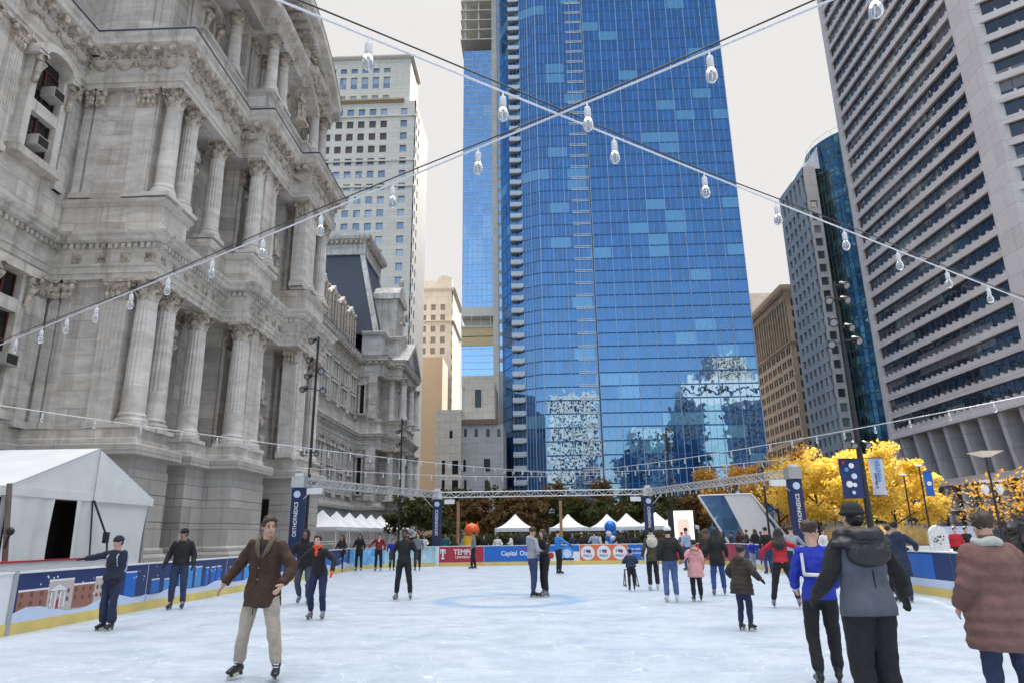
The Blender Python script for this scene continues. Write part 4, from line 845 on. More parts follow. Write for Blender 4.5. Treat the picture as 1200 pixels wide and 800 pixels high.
for z in np.arange(3.7, zr, 3.7): q = MB(); q.sweep(path, [(0, z-.25), (.06, z-.25), (.06, z+.05), (0, z+.05)]); items.append(q)
capped('floor_band', mat('teal_mullion', (.10, .14, .15), .4, metal=.3, var=0), rt, items)
items = []
for p in arc: q = MB(); q.box(p[0]-.07, p[0]+.07, p[1]-.1, p[1]+.05, 0, zr); items.append(q)
for x in np.arange(cx_+2, cx_+16, 2): q = MB(); q.box(x-.05, x+.05, Yr_-.08, Yr_, 0, zr); items.append(q)
capped('mullion', MATS['teal_mullion'], rt, items)
b = MB(); b.sweep(path, [(-1.0, zr), (-1.0, zr+.05), (-1.0, zr+.1)])
for p in arc[::3]: b.tube([(p[0]+.8, p[1]+.6, zr), (p[0]+.8, p[1]+.6, zr+2.2)], .06, 6)
b.tube([(p[0]+.8, p[1]+.6, zr+2.2) for p in arc], .06, 6); b.build('roof_rail', M_white, rt)

# ---- striped concrete high-rise at right
M_pink = stone('pinkish_precast', (.66, .59, .58), (.72, .65, .64), bw=6, bh=3.5, joint=.03, stain_amt=.12)
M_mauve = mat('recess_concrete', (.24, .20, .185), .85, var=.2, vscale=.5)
hr = thing('striped_high_rise', 'huge pinkish concrete high-rise with dark ribbon windows filling the right edge', 'building', (75, 95, 0))
KS = 1.2; XR = 62.*KS; Ya, Ybp = 119.5*KS, 84.0*KS; zs0 = 20.1; FHR = 3.78
F, W = frame((XR, Ya), (XR, Ybp)); ncol = 23
sp, slabs = [], []
k = 0; quads = []; tabs = []; muls = []
def ribbon(F, W, z, nb, first):
    q = MB(); q.fbox(F, 0, W, -.45, 0, z, z+1.2); q.fbox(F, 0, W, -1.3, -.45, z, z+.4); sp.append(q)
    for j in range(nb):
        u0, u1 = W*j/nb, W*(j+1)/nb
        quads.append(fq(F, u0+.06, u1-.06, -.52, z+.41, z+FHR-.01))
        t = MB(); t.fbox(F, u0+.0, u0+.34, -.50, .001, z+1.19, z+1.6); tabs.append(t)
        t = MB(); t.fbox(F, u0-.05, u0+.05, -.56, -.46, z+.41, z+FHR); muls.append(t)
nfl = 31
pA = (XR, Ybp-5.2); F2, W2 = frame(pA, (pA[0]+28, pA[1]-23))
for k in range(nfl):
    z = zs0+k*FHR; ribbon(F, W, z, ncol, k == 0)
for k in range(-1, nfl):
    z = zs0+k*FHR+.6
    if k >= 2: ribbon(F2, W2, z, 16, k == 0)
capped('spandrel', M_pink, hr, sp); windows(hr, quads, M_glass_dark); capped('sill_block', M_pink, hr, tabs); capped('mullion', mat('bronze_mullion', (.10, .085, .08), .5, var=0), hr, muls)
zt = zs0+nfl*FHR
b = MB(); b.fbox(F, -1.6, 0, -2, .25, -.1, zt); b.build('corner_pier', M_pink, hr)
b = MB(); b.fbox(F, W, W+5.2, -3, .9, -.1, zt); b.build('corner_pier', M_pink, hr)
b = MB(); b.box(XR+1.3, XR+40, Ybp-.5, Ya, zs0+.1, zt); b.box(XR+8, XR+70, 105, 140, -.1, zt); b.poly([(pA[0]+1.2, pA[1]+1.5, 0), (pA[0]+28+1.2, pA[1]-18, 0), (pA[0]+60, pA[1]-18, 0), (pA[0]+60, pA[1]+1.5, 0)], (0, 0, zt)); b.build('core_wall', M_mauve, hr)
b = MB(); b.fbox(F, -1.6, W, -9, -.01, zs0-.45, zs0-.003); b.fbox(F, -1.6, W+4, -.8, .3, zs0-.5, zs0+.02); b.build('soffit', M_pink, hr)
for j in range(9):      # tapering fins below the soffit
    u = 1.4+j*5.1; b = MB()
    P = lambda a, n, z: (F[0][0]+F[1][0]*a+F[2][0]*n, F[0][1]+F[1][1]*a+F[2][1]*n, z)
    b.hexa([P(u, -4.5, 10.2), P(u+1.0, -4.5, 10.2), P(u+1.0, -1.6, 10.2), P(u, -1.6, 10.2), P(u, -8, zs0-.46), P(u+1.0, -8, zs0-.46), P(u+1.0, -.3, zs0-.46), P(u, -.3, zs0-.46)])
    b.fbox(F, u+.05, u+.95, -3.2, -1.5, -.1, 9.3); b.build('column', M_pink, hr)
    g_ = MB(); g_.fbox(F, u+1.1, u+5.0, -5.2, -5.1, 10.8, zs0-1); g_.build('window', MATS['dark_window'], hr)
b = MB(); b.fbox(F, -1, W, -4.2, -1.0, 9.3, 10.5); b.fbox(F, -1, W, -3.8, -1.3, 4.8, 5.3); b.build('gallery_beam', M_pink, hr)
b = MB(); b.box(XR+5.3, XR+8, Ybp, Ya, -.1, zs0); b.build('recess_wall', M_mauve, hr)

# ---- buildings on the square behind the camera: seen only as reflections in the glass
def plain_block(nm, label, x0, x1, y0, y1, z, mt, gm, fw=3.2, fh=3.7, ww=2.0, wh=2.3):
    t = thing(nm, label, 'building', ((x0+x1)/2, y0, 0)); wl = MB(); qs = []; F, W = frame((x1, y1), (x0, y1)); rows = []; zz = 2
    while zz+wh < z-1: rows.append((zz, zz+wh)); zz += fh
    grid_face(wl, F, W, -.1, z, [(u, u+ww) for u in np.arange(.8, W-ww-.3, fw)], rows, .3, qs)
    wl.box(x0, x1, y0, y1-.4, -.1, z-.01); wl.build('wall', mt, t); q = MB()
    for a in qs: q.add(a, [(0, 1, 2, 3)])
    q.build('window', gm, t)['kind'] = 'stuff'
mir = lambda px, py: onY(px, py, 365)
plain_block('cream_block', 'cream stone block reflected in the middle of the blue tower', mir(642, 500)[0], mir(702, 500)[0], -95, -65, mir(670, 463)[2], mat('cream_wall', (.68, .63, .52), .8, var=.05), M_dark)
plain_block('dark_office_block', 'dark office block with a pale crown, reflected at the right of the blue tower', mir(795, 500)[0], mir(905, 500)[0], -95, -65, mir(850, 470)[2], mat('dark_wall', (.035, .045, .05), .5, var=.1), M_dark)
zA, zB = mir(850, 470)[2], mir(850, 443)[2]; cr = thing('pale_penthouse', 'pale banded penthouse on the dark block behind the camera', 'building', (mir(850, 500)[0], -66, zA))
b = MB(); b.box(mir(808, 500)[0], mir(905, 500)[0], -95, -65.5, zA, zB)
b.build('wall', mat('white_wall', (.78, .76, .68), .8, var=.05), cr); b = MB(); b.box(mir(808, 500)[0]+1, mir(905, 500)[0], -65.49, -65.4, (zA+zB)/2-1.2, (zA+zB)/2+1.0); b.build('window_band', M_dark, cr)
b = MB(); b.box(mir(828, 500)[0], mir(850, 500)[0], -65.0, -64, 0, zA); b.build('pale_stair_tower', mat('pale_teal_wall', (.42, .58, .58), .6, var=.2, vscale=.3), cr)
plain_block('small_dark_block', 'small dark block reflected low in the middle of the tower', mir(729, 500)[0], mir(745, 500)[0], -95, -64, mir(740, 530)[2], mat('dark_wall', (.035, .04, .045), .5, var=.1), M_dark)
plain_block('beige_office_block', 'beige block whose top shows reflected above the white one', mir(850, 420)[0], mir(900, 420)[0], -120, -97, mir(870, 400)[2], mat('beige_wall', (.60, .50, .36), .8, var=.05), M_dark)
plain_block('teal_office_block', 'pale green glass block reflected low in the tower', mir(742, 500)[0], mir(787, 500)[0], -95, -65, mir(765, 502)[2], mat('green_white_wall', (.50, .62, .60), .6, var=.1), M_dark)
# ================================================================ PROPS
def flat_panel(F, u0, u1, z0, z1, n, mt, parent, name, d=.006): b = MB(); b.fbox(F, u0, u1, n, n+d, z0, z1); return b.build(name, mt, parent)
C_ = lambda n, c, r=.45, **k: mat(n, c, r, var=k.pop('var', .04), **k)
M_navy = C_('navy_print', (.010, .03, .13)); M_blue_p = C_('bright_blue_print', (.01, .13, .52)); M_sky_p = C_('sky_blue_print', (.05, .27, .62)); M_lav = C_('snow_print', (.55, .66, .85))
M_yel = C_('yellow_kickboard', (.72, .56, .17), var=.15, vscale=1.5); M_red_p = C_('crimson_print', (.42, .02, .045)); M_org = C_('orange_print', (.72, .17, .05)); M_wht = C_('white_print', (.75, .76, .78))
M_board = C_('board_plastic', (.70, .72, .76)); M_black = C_('black_metal', (.018, .018, .02), .4); M_alu = mat('aluminium_truss', (.55, .56, .58), .35, metal=.7, var=.1); M_green_p = C_('pale_green_print', (.30, .42, .33), var=.5, vscale=2)
M_grey_p = C_('grey_trim', (.35, .36, .38))
# ---- rink boards: one board section per run, each a thing of its own
path = rink_path(0.0, 2.0)
def board(p, q, label, nm='rink_board', grp=None):
    """section from plan p to q with the ice on its right hand side"""
    F, W = frame(p, q); c = ((p[0]+q[0])/2, (p[1]+q[1])/2, 0)
    t = thing(nm, label, 'rink board', (*c,), grp)
    b = MB(); b.fbox(F, 0, W, -.06, 0, .0, 1.05); b.build('panel', M_board, t)
    b = MB(); b.fbox(F, 0, W, -.075, .02, 1.05, 1.085); b.build('top_rail', M_wht, t)
    b = MB(); b.fbox(F, 0, W, .0, .022, .0, .20); b.build('kickboard', M_yel, t)
    return t, F, W
def poly_panel(F, pts, n, mt, parent, name, d=.005):
    P = lambda u, z, k: (F[0][0]+F[1][0]*u+F[2][0]*k, F[0][1]+F[1][1]*u+F[2][1]*k, z)
    b = MB(); b.poly([P(u, z, n) for u, z in pts], F[2].tolist()+[0] if False else (F[2][0]*d, F[2][1]*d, 0)); return b.build(name, mt, parent, fix=True)
# left side, ice on the right when walking away from the camera
def winter_board(y0, y1, label, scene='town'):
    t, F, W = board((RX0, y0), (RX0, y1), label, grp='boards along the left side of the rink')
    flat_panel(F, 0.02, W-.02, .34, 1.045, .003, M_navy, t, 'printed_sky')
    rs = np.random.RandomState(int(y0*10))
    pts = [(0.02, .20)]+[(W*k/12, .34+.09*math.sin(k*.9+y0)+.03*rs.rand()) for k in range(1, 12)]+[(W-.02, .36), (W-.02, .20)]
    pts.insert(1, (.02, .36)); poly_panel(F, pts, .012, M_lav, t, 'printed_snow')
    if scene == 'town':
        u = 1.2
        for (a, b_, h, mt_) in [(0, .8, .72, 'brick'), (.8, 1.55, .86, 'stone'), (1.55, 2.25, .74, 'brick'), (2.25, 2.7, .84, 'stone')]:
            mm = C_('printed_brick', (.30, .13, .09)) if mt_ == 'brick' else C_('printed_stone', (.52, .44, .42))
            flat_panel(F, .1+a, .1+b_, .3, h, .009, mm, t, 'printed_house', .002)
            flat_panel(F, .1+a, .1+b_, h, h+.035, .009, M_wht, t, 'printed_snow_roof', .003)
            for k in range(3):
                for r in range(2): flat_panel(F, .16+a+(b_-a)*k/3, .16+a+(b_-a)*k/3+.07, .46+r*.16, .54+r*.16, .0125, C_('printed_window', (.14, .06, .06)), t, 'printed_window', .002)
        for k in range(4): flat_panel(F, .98+k*.13, 1.02+k*.13, .36, .66, .0150, M_wht, t, 'printed_column', .002)
        poly_panel(F, [(.92, .68), (1.48, .68), (1.2, .80)], .0150, M_wht, t, 'printed_pediment', .002)
        flat_panel(F, 1.17, 1.24, .34, .50, .0170, M_red_p, t, 'printed_door', .002)
        u = 3.1
    else: u = .2
    while u < W-.5:      # blue skyline
        w_ = .16+.3*rs.rand(); h = .62+.30*rs.rand()
        if rs.rand() < .75: flat_panel(F, u, u+w_, .36, h, .008, (M_blue_p, M_sky_p)[rs.randint(2)], t, 'printed_tower', .002); flat_panel(F, u, u+w_, h, h+.03, .008, M_wht, t, 'printed_snow_cap', .003)
        u += w_+.04+.25*rs.rand()
    if scene == 'spire':
        poly_panel(F, [(W*.45, .38), (W*.45+.42, .38), (W*.45+.36, .6), (W*.45+.06, .6)], .0165, C_('printed_stone', (.52, .44, .42)), t, 'printed_hall', .002); poly_panel(F, [(W*.45+.15, .6), (W*.45+.27, .6), (W*.45+.21, 1.0)], .0165, C_('printed_stone', (.52, .44, .42)), t, 'printed_spire', .002)
    fl = MB(); n_ = int(W*5)
    for k in range(n_):
        uu, zz, r = rs.rand()*(W-.2)+.1, .5+.5*rs.rand(), .012+.014*rs.rand()
        P = (F[0][0]+F[1][0]*uu+F[2][0]*.0095, F[0][1]+F[1][1]*uu+F[2][1]*.0095, zz); fl.ell(P, (r*.3, r, r), 6, 4)
    o = fl.build('printed_snowflakes', M_wht, t); o['kind'] = 'stuff'
winter_board(12.8, 17.2, 'blue printed rink board showing brick houses under snow, at the left frame edge', 'town')
winter_board(17.2, 21.6, 'blue printed rink board with skyline and a large snowflake behind the capped skater', 'sky')
winter_board(21.6, 26.0, 'blue printed rink board with a small spired hall, right of the white marquee', 'spire')
winter_board(26.0, 31.0, 'blue printed rink board with bright blue towers behind the man in brown', 'sky')
winter_board(31.0, 36.0, 'blue printed rink board at the far end of the left side', 'sky')
t, F, W = board((RX0, 2.0), (RX0, 12.8), 'white side board nearest the camera on the left')
# near end post and short return of the first board, gate hardware
b = MB(); b.box(RX0-.09, RX0+.03, 12.72, 12.82, 0, 1.1); b.build('end_post', M_grey_p, t)
# corners and far end
pts = rink_path(0.)
def poly_board(P, label, mts, grp='boards round the rink corners'):
    c = np.mean(np.array(P), axis=0); t = thing('rink_board', label, 'rink board', (c[0], c[1], 0), grp)
    b = MB(); b.sweep(P, [(0, 0), (0, 1.05), (-.06, 1.05), (-.06, 0)]); b.build('panel', mts, t)
    b = MB(); b.sweep(P, [(.02, 1.05), (.02, 1.085), (-.075, 1.085), (-.075, 1.05)]); b.build('top_rail', M_wht, t)
    b = MB(); b.sweep(P, [(.022, 0), (.022, .2), (0, .2)]); b.build('kickboard', M_yel, t); return t
poly_board(pts[1:6], 'curved rink board with an icy blue print behind the skaters in black and plaid', C_('icy_print', (.20, .42, .66), var=.7, vscale=2.5, var2=(.03, .2, .55)))
poly_board(pts[5:10], 'curved rink board with a pale green and white print left of the crimson one', C_('pale_ice_print', (.42, .55, .66), var=.5, vscale=1.6, var2=(.22, .40, .38)))
yF = RY1
def ad(x0, x1, mt_, label): t, F, W = board((x0, yF), (x1, yF), label, grp='advertising boards at the far end'); flat_panel(F, .0+.01, W-.01, .20, 1.045, .003, mt_, t, 'printed_sheet'); return t, F, W
XX = lambda px: onY(px, 650, yF)[0]
xs = [-5.5, XX(510.5), XX(567), XX(641), XX(679.5), XX(736), XX(755), XX(776), XX(830), 6.0]
t, F, W = ad(xs[0]+.001, xs[1], M_green_p, 'short pale green board with a small dark poster beside the crimson one'); flat_panel(F, W-.42, W-.08, .45, .98, .011, M_black, t, 'poster'); flat_panel(F, W-.37, W-.13, .55, .88, .019, C_('poster_orange', (.5, .25, .08), var=.6, vscale=6), t, 'poster_picture')
t, F, W = ad(xs[1], xs[2], M_red_p, 'crimson advertising board with white university lettering at the far end')
lettering('TEMPLE', F, W*.60, .74, .011, .40, M_wht, t, squeeze=.92); lettering('UNIVERSITY', F, W*.60, .47, .011, .17, M_wht, t, squeeze=1.15)
for (a, b_, c, d) in [(.20, .29, .40, .86), (.10, .39, .80, .92), (.10, .15, .66, .80), (.34, .39, .66, .80), (.15, .34, .38, .45)]: flat_panel(F, W*.06+a*1.0, W*.06+b_*1.0, c, d, .011+.0013*int(a*10), M_wht, t, 'emblem_stroke', .003)
t, F, W = ad(xs[2], xs[3], M_blue_p, 'bright blue bank advertising board behind the grey hooded skater')
lettering('Capital', F, W*.40, .64, .011, .36, M_wht, t, squeeze=.9); lettering('One', F, W*.65, .64, .011, .36, M_wht, t, squeeze=.9)
P = lambda a, z: (F[0][0]+F[1][0]*a, F[0][1]+F[1][1]*a-.016, z); b = MB(); b.poly([P(W*.50, .86), P(W*.62, .93), P(W*.70, .93), P(W*.74, .84), P(W*.71, .72), P(W*.72, .84), P(W*.66, .885)], (0, -.004, 0)); b.build('red_swoosh', M_red_p, t, fix=True)
def disc(F, u, z, r, n, mt_, parent, name, seg=28, inner=0.):
    P = lambda a, zz, k: (F[0][0]+F[1][0]*a+F[2][0]*k, F[0][1]+F[1][1]*a+F[2][1]*k, zz); b = MB()
    if inner == 0: b.poly([P(u+r*math.cos(2*math.pi*k/seg), z+r*math.sin(2*math.pi*k/seg), n) for k in range(seg)], (F[2][0]*.004, F[2][1]*.004, 0))
    else:
        for k in range(seg):
            t0, t1 = 2*math.pi*k/seg, 2*math.pi*(k+1)/seg
            b.add([P(u+q*math.cos(t), z+q*math.sin(t), n) for q, t in [(inner, t0), (r, t0), (r, t1), (inner, t1)]], [(0, 1, 2, 3)])
    return b.build(name, mt_, parent, fix=inner == 0)
t, F, W = ad(xs[3], xs[4], M_wht, 'white and blue advertising board with a snow globe behind the couple')
flat_panel(F, .02, W-.02, .7, 1.04, .0095, M_blue_p, t, 'printed_sky', .002); disc(F, W*.62, .64, .34, .014, M_sky_p, t, 'snow_globe'); disc(F, W*.62, .60, .24, .02, M_lav, t, 'globe_snow'); flat_panel(F, W*.62-.36, W*.62+.36, .24, .36, .026, M_navy, t, 'globe_base'); disc(F, W*.12, .5, .17, .014, M_red_p, t, 'round_mark')
t, F, W = ad(xs[4], xs[5], M_org, 'orange advertising board with three white round badges')
for k in range(3):
    u = W*(k+.5)/3; disc(F, u, .62, .385, .011, M_wht, t, 'badge'); lettering('I', F, u-.2, .70, .017, .26, M_navy, t); lettering('PHILLY', F, u, .46, .017, .17, M_navy, t, squeeze=.95)
    o_ = disc(F, u+.08, .70, .10, .017, M_red_p, t, 'heart_lobe'); disc(F, u-.04, .72, .08, .0215, M_blue_p, t, 'heart_lobe')
t, F, W = ad(xs[5], xs[6], M_blue_p, 'narrow blue advertising board with white lines behind the small child'); lettering('Skate with us', F, W*.5, .8, .011, .17, M_wht, t); lettering('all winter', F, W*.5, .58, .011, .15, M_wht, t)
t, F, W = ad(xs[6], xs[7], M_navy, 'dark blue advertising board behind the scarfed skater')
t, F, W = ad(xs[7], xs[9], M_red_p, 'crimson advertising board with white lettering behind the long haired skater'); lettering('TEMPLE', F, W*.38, .74, .011, .42, M_wht, t, squeeze=.9); lettering('UNIVERSITY', F, W*.38, .45, .011, .17, M_wht, t, squeeze=1.15)
poly_board(pts[10:15], 'crimson curved board at the far right corner of the rink', M_red_p); poly_board(pts[14:19], 'pinkish red curved board nearer the right side of the rink', C_('rose_print', (.40, .06, .10), var=.3))
# right side (ice on the left hand when walking away, so walk towards the camera)
def right_board(y0, y1, mt_, label): t, F, W = board((RX1, y1), (RX1, y0), label, grp='boards along the right side of the rink'); flat_panel(F, .01, W-.01, .40, 1.045, .003, mt_, t, 'printed_sheet'); flat_panel(F, .01, W-.01, .205, .40, .003, M_lav, t, 'printed_snow'); return t, F, W
t, F, W = right_board(30, 36, M_navy, 'navy side board farthest along the right side')
t, F, W = right_board(24, 30, M_navy, 'navy side board behind the leaning skaters on the right')
t, F, W = right_board(20.2, 24, M_navy, 'navy side board with bright blue lettering left of the long navy coat'); lettering('THE ICE SHOW', F, W*.55, .72, .011, .40, M_sky_p, t, squeeze=.62)
t, F, W = right_board(17.6, 20.2, M_navy, 'navy side board behind the long navy coat'); flat_panel(F, W*.2, W*.7, .42, 1.0, .0095, M_blue_p, t, 'printed_panel', .003)
t, F, W = right_board(12.5, 17.6, M_navy, 'navy side board with a white ring emblem and lettering, left of the mauve coat'); disc(F, 1.0, .73, .27, .011, M_wht, t, 'ring_emblem', inner=.20); lettering('R', F, 1.0, .73, .011, .32, M_wht, t); lettering('ROTHMAN', F, 2.75, .73, .011, .38, M_wht, t)
t, F, W = right_board(2, 12.5, M_navy, 'navy side board at the right frame edge')

# ---- truss round the rink on wrapped legs
def truss(p, q, label, w=.30):
    p, q = np.array(p, float), np.array(q, float); d = q-p; L_ = np.linalg.norm(d); d /= L_; s = np.cross(d, (0, 0, 1)); s /= np.linalg.norm(s); up = np.array([0, 0, 1.])
    t = thing('lighting_truss', label, 'truss', tuple((p+q)/2*np.array([1, 1, 0])), 'truss spans round the rink'); h = w/2
    for a, b_ in [(-1, -1), (1, -1), (1, 1), (-1, 1)]: m_ = MB(); m_.tube([p+s*h*a+up*h*b_, q+s*h*a+up*h*b_], .026, 8); m_.build('chord', M_alu, t)
    lac = MB(); n = max(2, int(L_/.36))
    for k in range(n):
        A = p+d*L_*k/n; B = p+d*L_*(k+1)/n; sg = 1 if k % 2 else -1
        lac.tube([A+s*h*sg+up*h, B-s*h*sg+up*h], .012, 5); lac.tube([A-s*h*sg-up*h, B+s*h*sg-up*h], .012, 5)
        for a in (-1, 1): lac.tube([A+s*h*a-up*h*sg, B+s*h*a+up*h*sg], .014, 5); lac.tube([A+s*h*a-up*h, A+s*h*a+up*h], .012, 5)
    lac.build('lacing', M_alu, t)['kind'] = 'stuff'; return t
LEGS = [(-10.3, 30.0), (-5.82, 41.3), (6.6, 41.3), (10.9, 29.6)]
TZ_ = 3.98
truss((-10.3, 30.0, TZ_), (-5.82, 41.3, TZ_), 'aluminium truss span from the left tower to the left middle tower')
truss((-5.82, 41.3, TZ_), (6.6, 41.3, TZ_), 'long aluminium truss span across the far end of the rink')
truss((6.6, 41.3, TZ_), (10.9, 29.6, TZ_), 'aluminium truss span from the right middle tower to the right tower')
nm4 = ['left tower near the ornate building', 'left middle tower beside the crimson board', 'right middle tower beside the blue balloons', 'right tower before the yellow trees']
for i, (x, y) in enumerate(LEGS):
    t = thing('truss_tower', 'navy wrapped truss leg with white lettering, the '+nm4[i], 'truss tower', (x, y, 0), 'truss legs round the rink')
    h = .21; b = MB(); b.box(x-.28, x+.28, y-.28, y+.28, 3.74, 4.22); 
    for a in (-1, 1):
        for c in (-1, 1): b.tube([(x+a*.2, y+c*.2, -.01), (x+a*.2, y+c*.2, 4.2)], .025, 6)
    b.build('corner_block', M_alu, t); b = MB(); b.box(x-.5, x+.5, y-.5, y+.5, -.01, .04); b.build('base_plate', M_black, t)
    b = MB(); b.box(x-h-.03, x+h+.03, y-h-.03, y+h+.03, .04, 3.72); b.build('banner_wrap', C_('navy_wrap', (.010, .022, .10)), t)
    d = np.array([0, 0.])-np.array([x, y]); Ff = (np.array([x-h, y-h-.03]), np.array([1., 0]), np.array([0, -1.]))
    lettering('ORTHOPAEDICS', Ff, h, 2.4, .004, .23, M_wht, t, squeeze=.85, vertical=True)
    disc(Ff, h, 3.45, .15, .004, M_lav, t, 'round_logo')
    sx_ = 1 if x < 0 else -1
    if i in (1, 2): sx_ *= -1
    b = MB(); b.tube([(x, y-.1, 3.0), (x+sx_*(.9), y-.1, 3.95)], .025, 6); b.build('brace', M_alu, t)
    b = MB(); b.box(x-.15, x+.15, y-.25, y-.0, 4.22, 4.34); b.build('cap', M_wht, t)
    u = (-sx_ if i in (1, 2) else sx_)*.75; fx = thing('floodlight', 'small white floodlight hanging beside the '+nm4[i], 'floodlight', (x+u, y-.1, 3.6), 'floodlights on the truss')
    b = MB(); b.hexa([(x+u-.3, y-.35, 3.44), (x+u+.3, y-.35, 3.44), (x+u+.25, y+.1, 3.5), (x+u-.25, y+.1, 3.5), (x+u-.3, y-.35, 3.68), (x+u+.3, y-.35, 3.68), (x+u+.25, y+.1, 3.72), (x+u-.25, y+.1, 3.72)]); b.build('housing', M_wht, fx)
    b = MB(); b.tube([(x+u, y-.1, 3.7), (x+u, y-.1, 3.86)], .03, 6); b.build('bracket', M_alu, fx)

# ---- string lights
M_cable = C_('black_cable', (.02, .02, .022)); M_wcable = C_('white_cable', (.62, .62, .66))
def bulb_mat():
    m = bpy.data.materials.new('frosted_bulb'); m.use_nodes = True; b = m.node_tree.nodes['Principled BSDF']; b.inputs['Base Color'].default_value = (.92, .93, .95, 1); b.inputs['Roughness'].default_value = .12
    b.inputs['Transmission Weight'].default_value = .75; b.inputs['IOR'].default_value = 1.25; return m
M_bulb = bulb_mat(); M_sock = C_('white_socket', (.66, .66, .68))
_b = MB(); _b.lathe([(.006, 0), (.006, -.035), (.017, -.036), (.019, -.045), (.02, -.095), (.016, -.10)], n=10); SOCK = _b.mesh('socket'); SOCK.materials.append(M_sock)
_b = MB(); _b.lathe([(.013, -.098), (.017, -.106), (.027, -.125), (.032, -.145), (.031, -.163), (.024, -.18), (.010, -.19), (.001, -.192)], n=14); BULB = _b.mesh('bulb'); BULB.materials.append(M_bulb)
_b = MB(); _b.lathe([(.004, -.12), (.005, -.165)], n=6); FIL = _b.mesh('filament'); FIL.materials.append(C_('filament_amber', (.5, .35, .2)))
def string_light(p, q, label, spacing=.62, sag=.25, ts=None, r=.007, steel=.06, bs=1., grp='festoon strings over the rink', wob=0):
    p, q = np.array(p, float), np.array(q, float); t = thing('string_light', label, 'string lights', tuple((p+q)/2), grp)
    f = lambda s: p+(q-p)*s+np.array([0, 0, -4*sag*s*(1-s)])
    g_ = lambda s: f(s)+np.array([0, 0, steel*(.35+.65*abs(math.sin(s*9+wob)))])
    n = 44; L_ = np.linalg.norm(q-p)
    b = MB(); b.tube([f(k/n) for k in range(n+1)], r, 6); b.build('white_wire', M_wcable, t)
    if steel: b = MB(); b.tube([g_(k/n) for k in range(n+1)], r*.75, 6); b.build('steel_wire', M_cable, t)
    for s in (ts if ts is not None else np.arange(spacing/2, L_, spacing)/L_):
        c = f(s); o = inst(SOCK, 'socket', t, c, scale=(bs,)*3); u = inst(BULB, 'bulb', o, c) if False else inst(BULB, 'bulb', t, c, scale=(bs,)*3)
ZC = 4.05
def seg_from_px(a, b, za=ZC, zb=ZC): return onZ(*a, za), onZ(*b, zb)
def ts_at(p, q, pxs):      # bulb stations from where they hang
    p, q = np.array(p), np.array(q); r = []
    for px in pxs:
        best = min(np.linspace(0, 1, 400), key=lambda s: abs(600+FPX*(((p+(q-p)*s)-CAM)@CR)/(((p+(q-p)*s)-CAM)@FWD)-px) if ((p+(q-p)*s)-CAM)@FWD > .3 else 1e9); r.append(best)
    return r
def V(x, y, z=ZC): return np.array([x, y, z], float)
p, q = V(-2.35, 1.75), V(7.7, 8.9); string_light(p, q, 'double wire of clear bulbs crossing overhead from upper left to the right edge', sag=.04, ts=ts_at(p, q, [432, 590, 720, 826, 910, 988, 1050, 1108, 1156, 1200]), r=.0062, steel=.05)
p, q = V(3.4, 1.45), V(-9.4, 9.85); string_light(p, q, 'double wire of clear bulbs crossing overhead from upper right down to the left edge', sag=.04, ts=ts_at(p, q, [1017, 831, 685, 562, 460, 378, 308, 250, 200, 155, 115, 80, 50, 20]), r=.0062, steel=.05, wob=1)
GS = 'festoon strings hung farther down the rink'
A, B, Cc = onZ(-60, 466, 4.2), onY(660, 553, 43), onZ(1260, 452, 4.2)
string_light(A, B, 'long string of bulbs low across the left side in front of the marble columns', spacing=1.15, sag=.25, steel=0, r=.012, grp=GS, bs=1.15)
string_light(Cc, B, 'long string of bulbs low across the right side in front of the striped high-rise', spacing=1.15, sag=.25, steel=0, r=.012, grp=GS, bs=1.15)
string_light((-10.3, 30.0, 4.6), (6.0, 44, 5.3), 'short string of bulbs just above the far truss on the left', spacing=.9, sag=.3, steel=0, r=.012, grp=GS, bs=1.3)
string_light((10.9, 29.6, 4.6), (-2.0, 44, 5.6), 'short string of bulbs just above the far truss on the right', spacing=.9, sag=.3, steel=0, r=.012, grp=GS, bs=1.3)
string_light((6.6, 41.2, 3.84), (10.9, 29.5, 3.84), 'row of bulbs hanging under the right truss span', spacing=.6, sag=.03, steel=0, r=.01, grp=GS, bs=1.2)
string_light((-10.3, 29.9, 4.22), (-5.82, 41.2, 4.22), 'row of bulbs along the left truss span', spacing=.8, sag=.05, steel=0, r=.01, grp=GS, bs=1.2)

# ---- marquee left of the rink
M_tent = mat('white_tent_vinyl', (.84, .86, .88), .55, var=.07, vscale=1.2, bump=.6, bscale=2.5, trans=.2)
tent = thing('marquee', 'big white gabled marquee with its entrance curtain open beside the rink', 'tent', (-15.5, 20.2, 0))
TX0, TX1, ty0, ty1, ez = -12.4, -20.5, 16.0, 22.1, 2.90; tm = (ty0+ty1)/2; pz = onX(117, 525, TX0)[2]; tm = onX(117, 525, TX0)[1]
b = MB(); b.add([(TX0, ty0-.1, ez), (TX0, tm, pz), (TX1, tm, pz), (TX1, ty0-.1, ez), (TX0, ty1+.1, ez), (TX1, ty1+.1, ez)], [(0, 1, 2, 3), (1, 4, 5, 2)]); b.add([(TX0, ty0-.1, ez), (TX0, ty1+.1, ez), (TX0, tm, pz)], [(0, 1, 2)]); b.box(TX0-.02, TX0+.03, ty0-.1, ty1+.1, ez-.22, ez); b.box(TX1, TX0, ty0-.12, ty0-.1, ez-.22, ez); b.box(TX1, TX0, ty1+.1, ty1+.12, ez-.22, ez); b.build('roof', M_tent, tent)
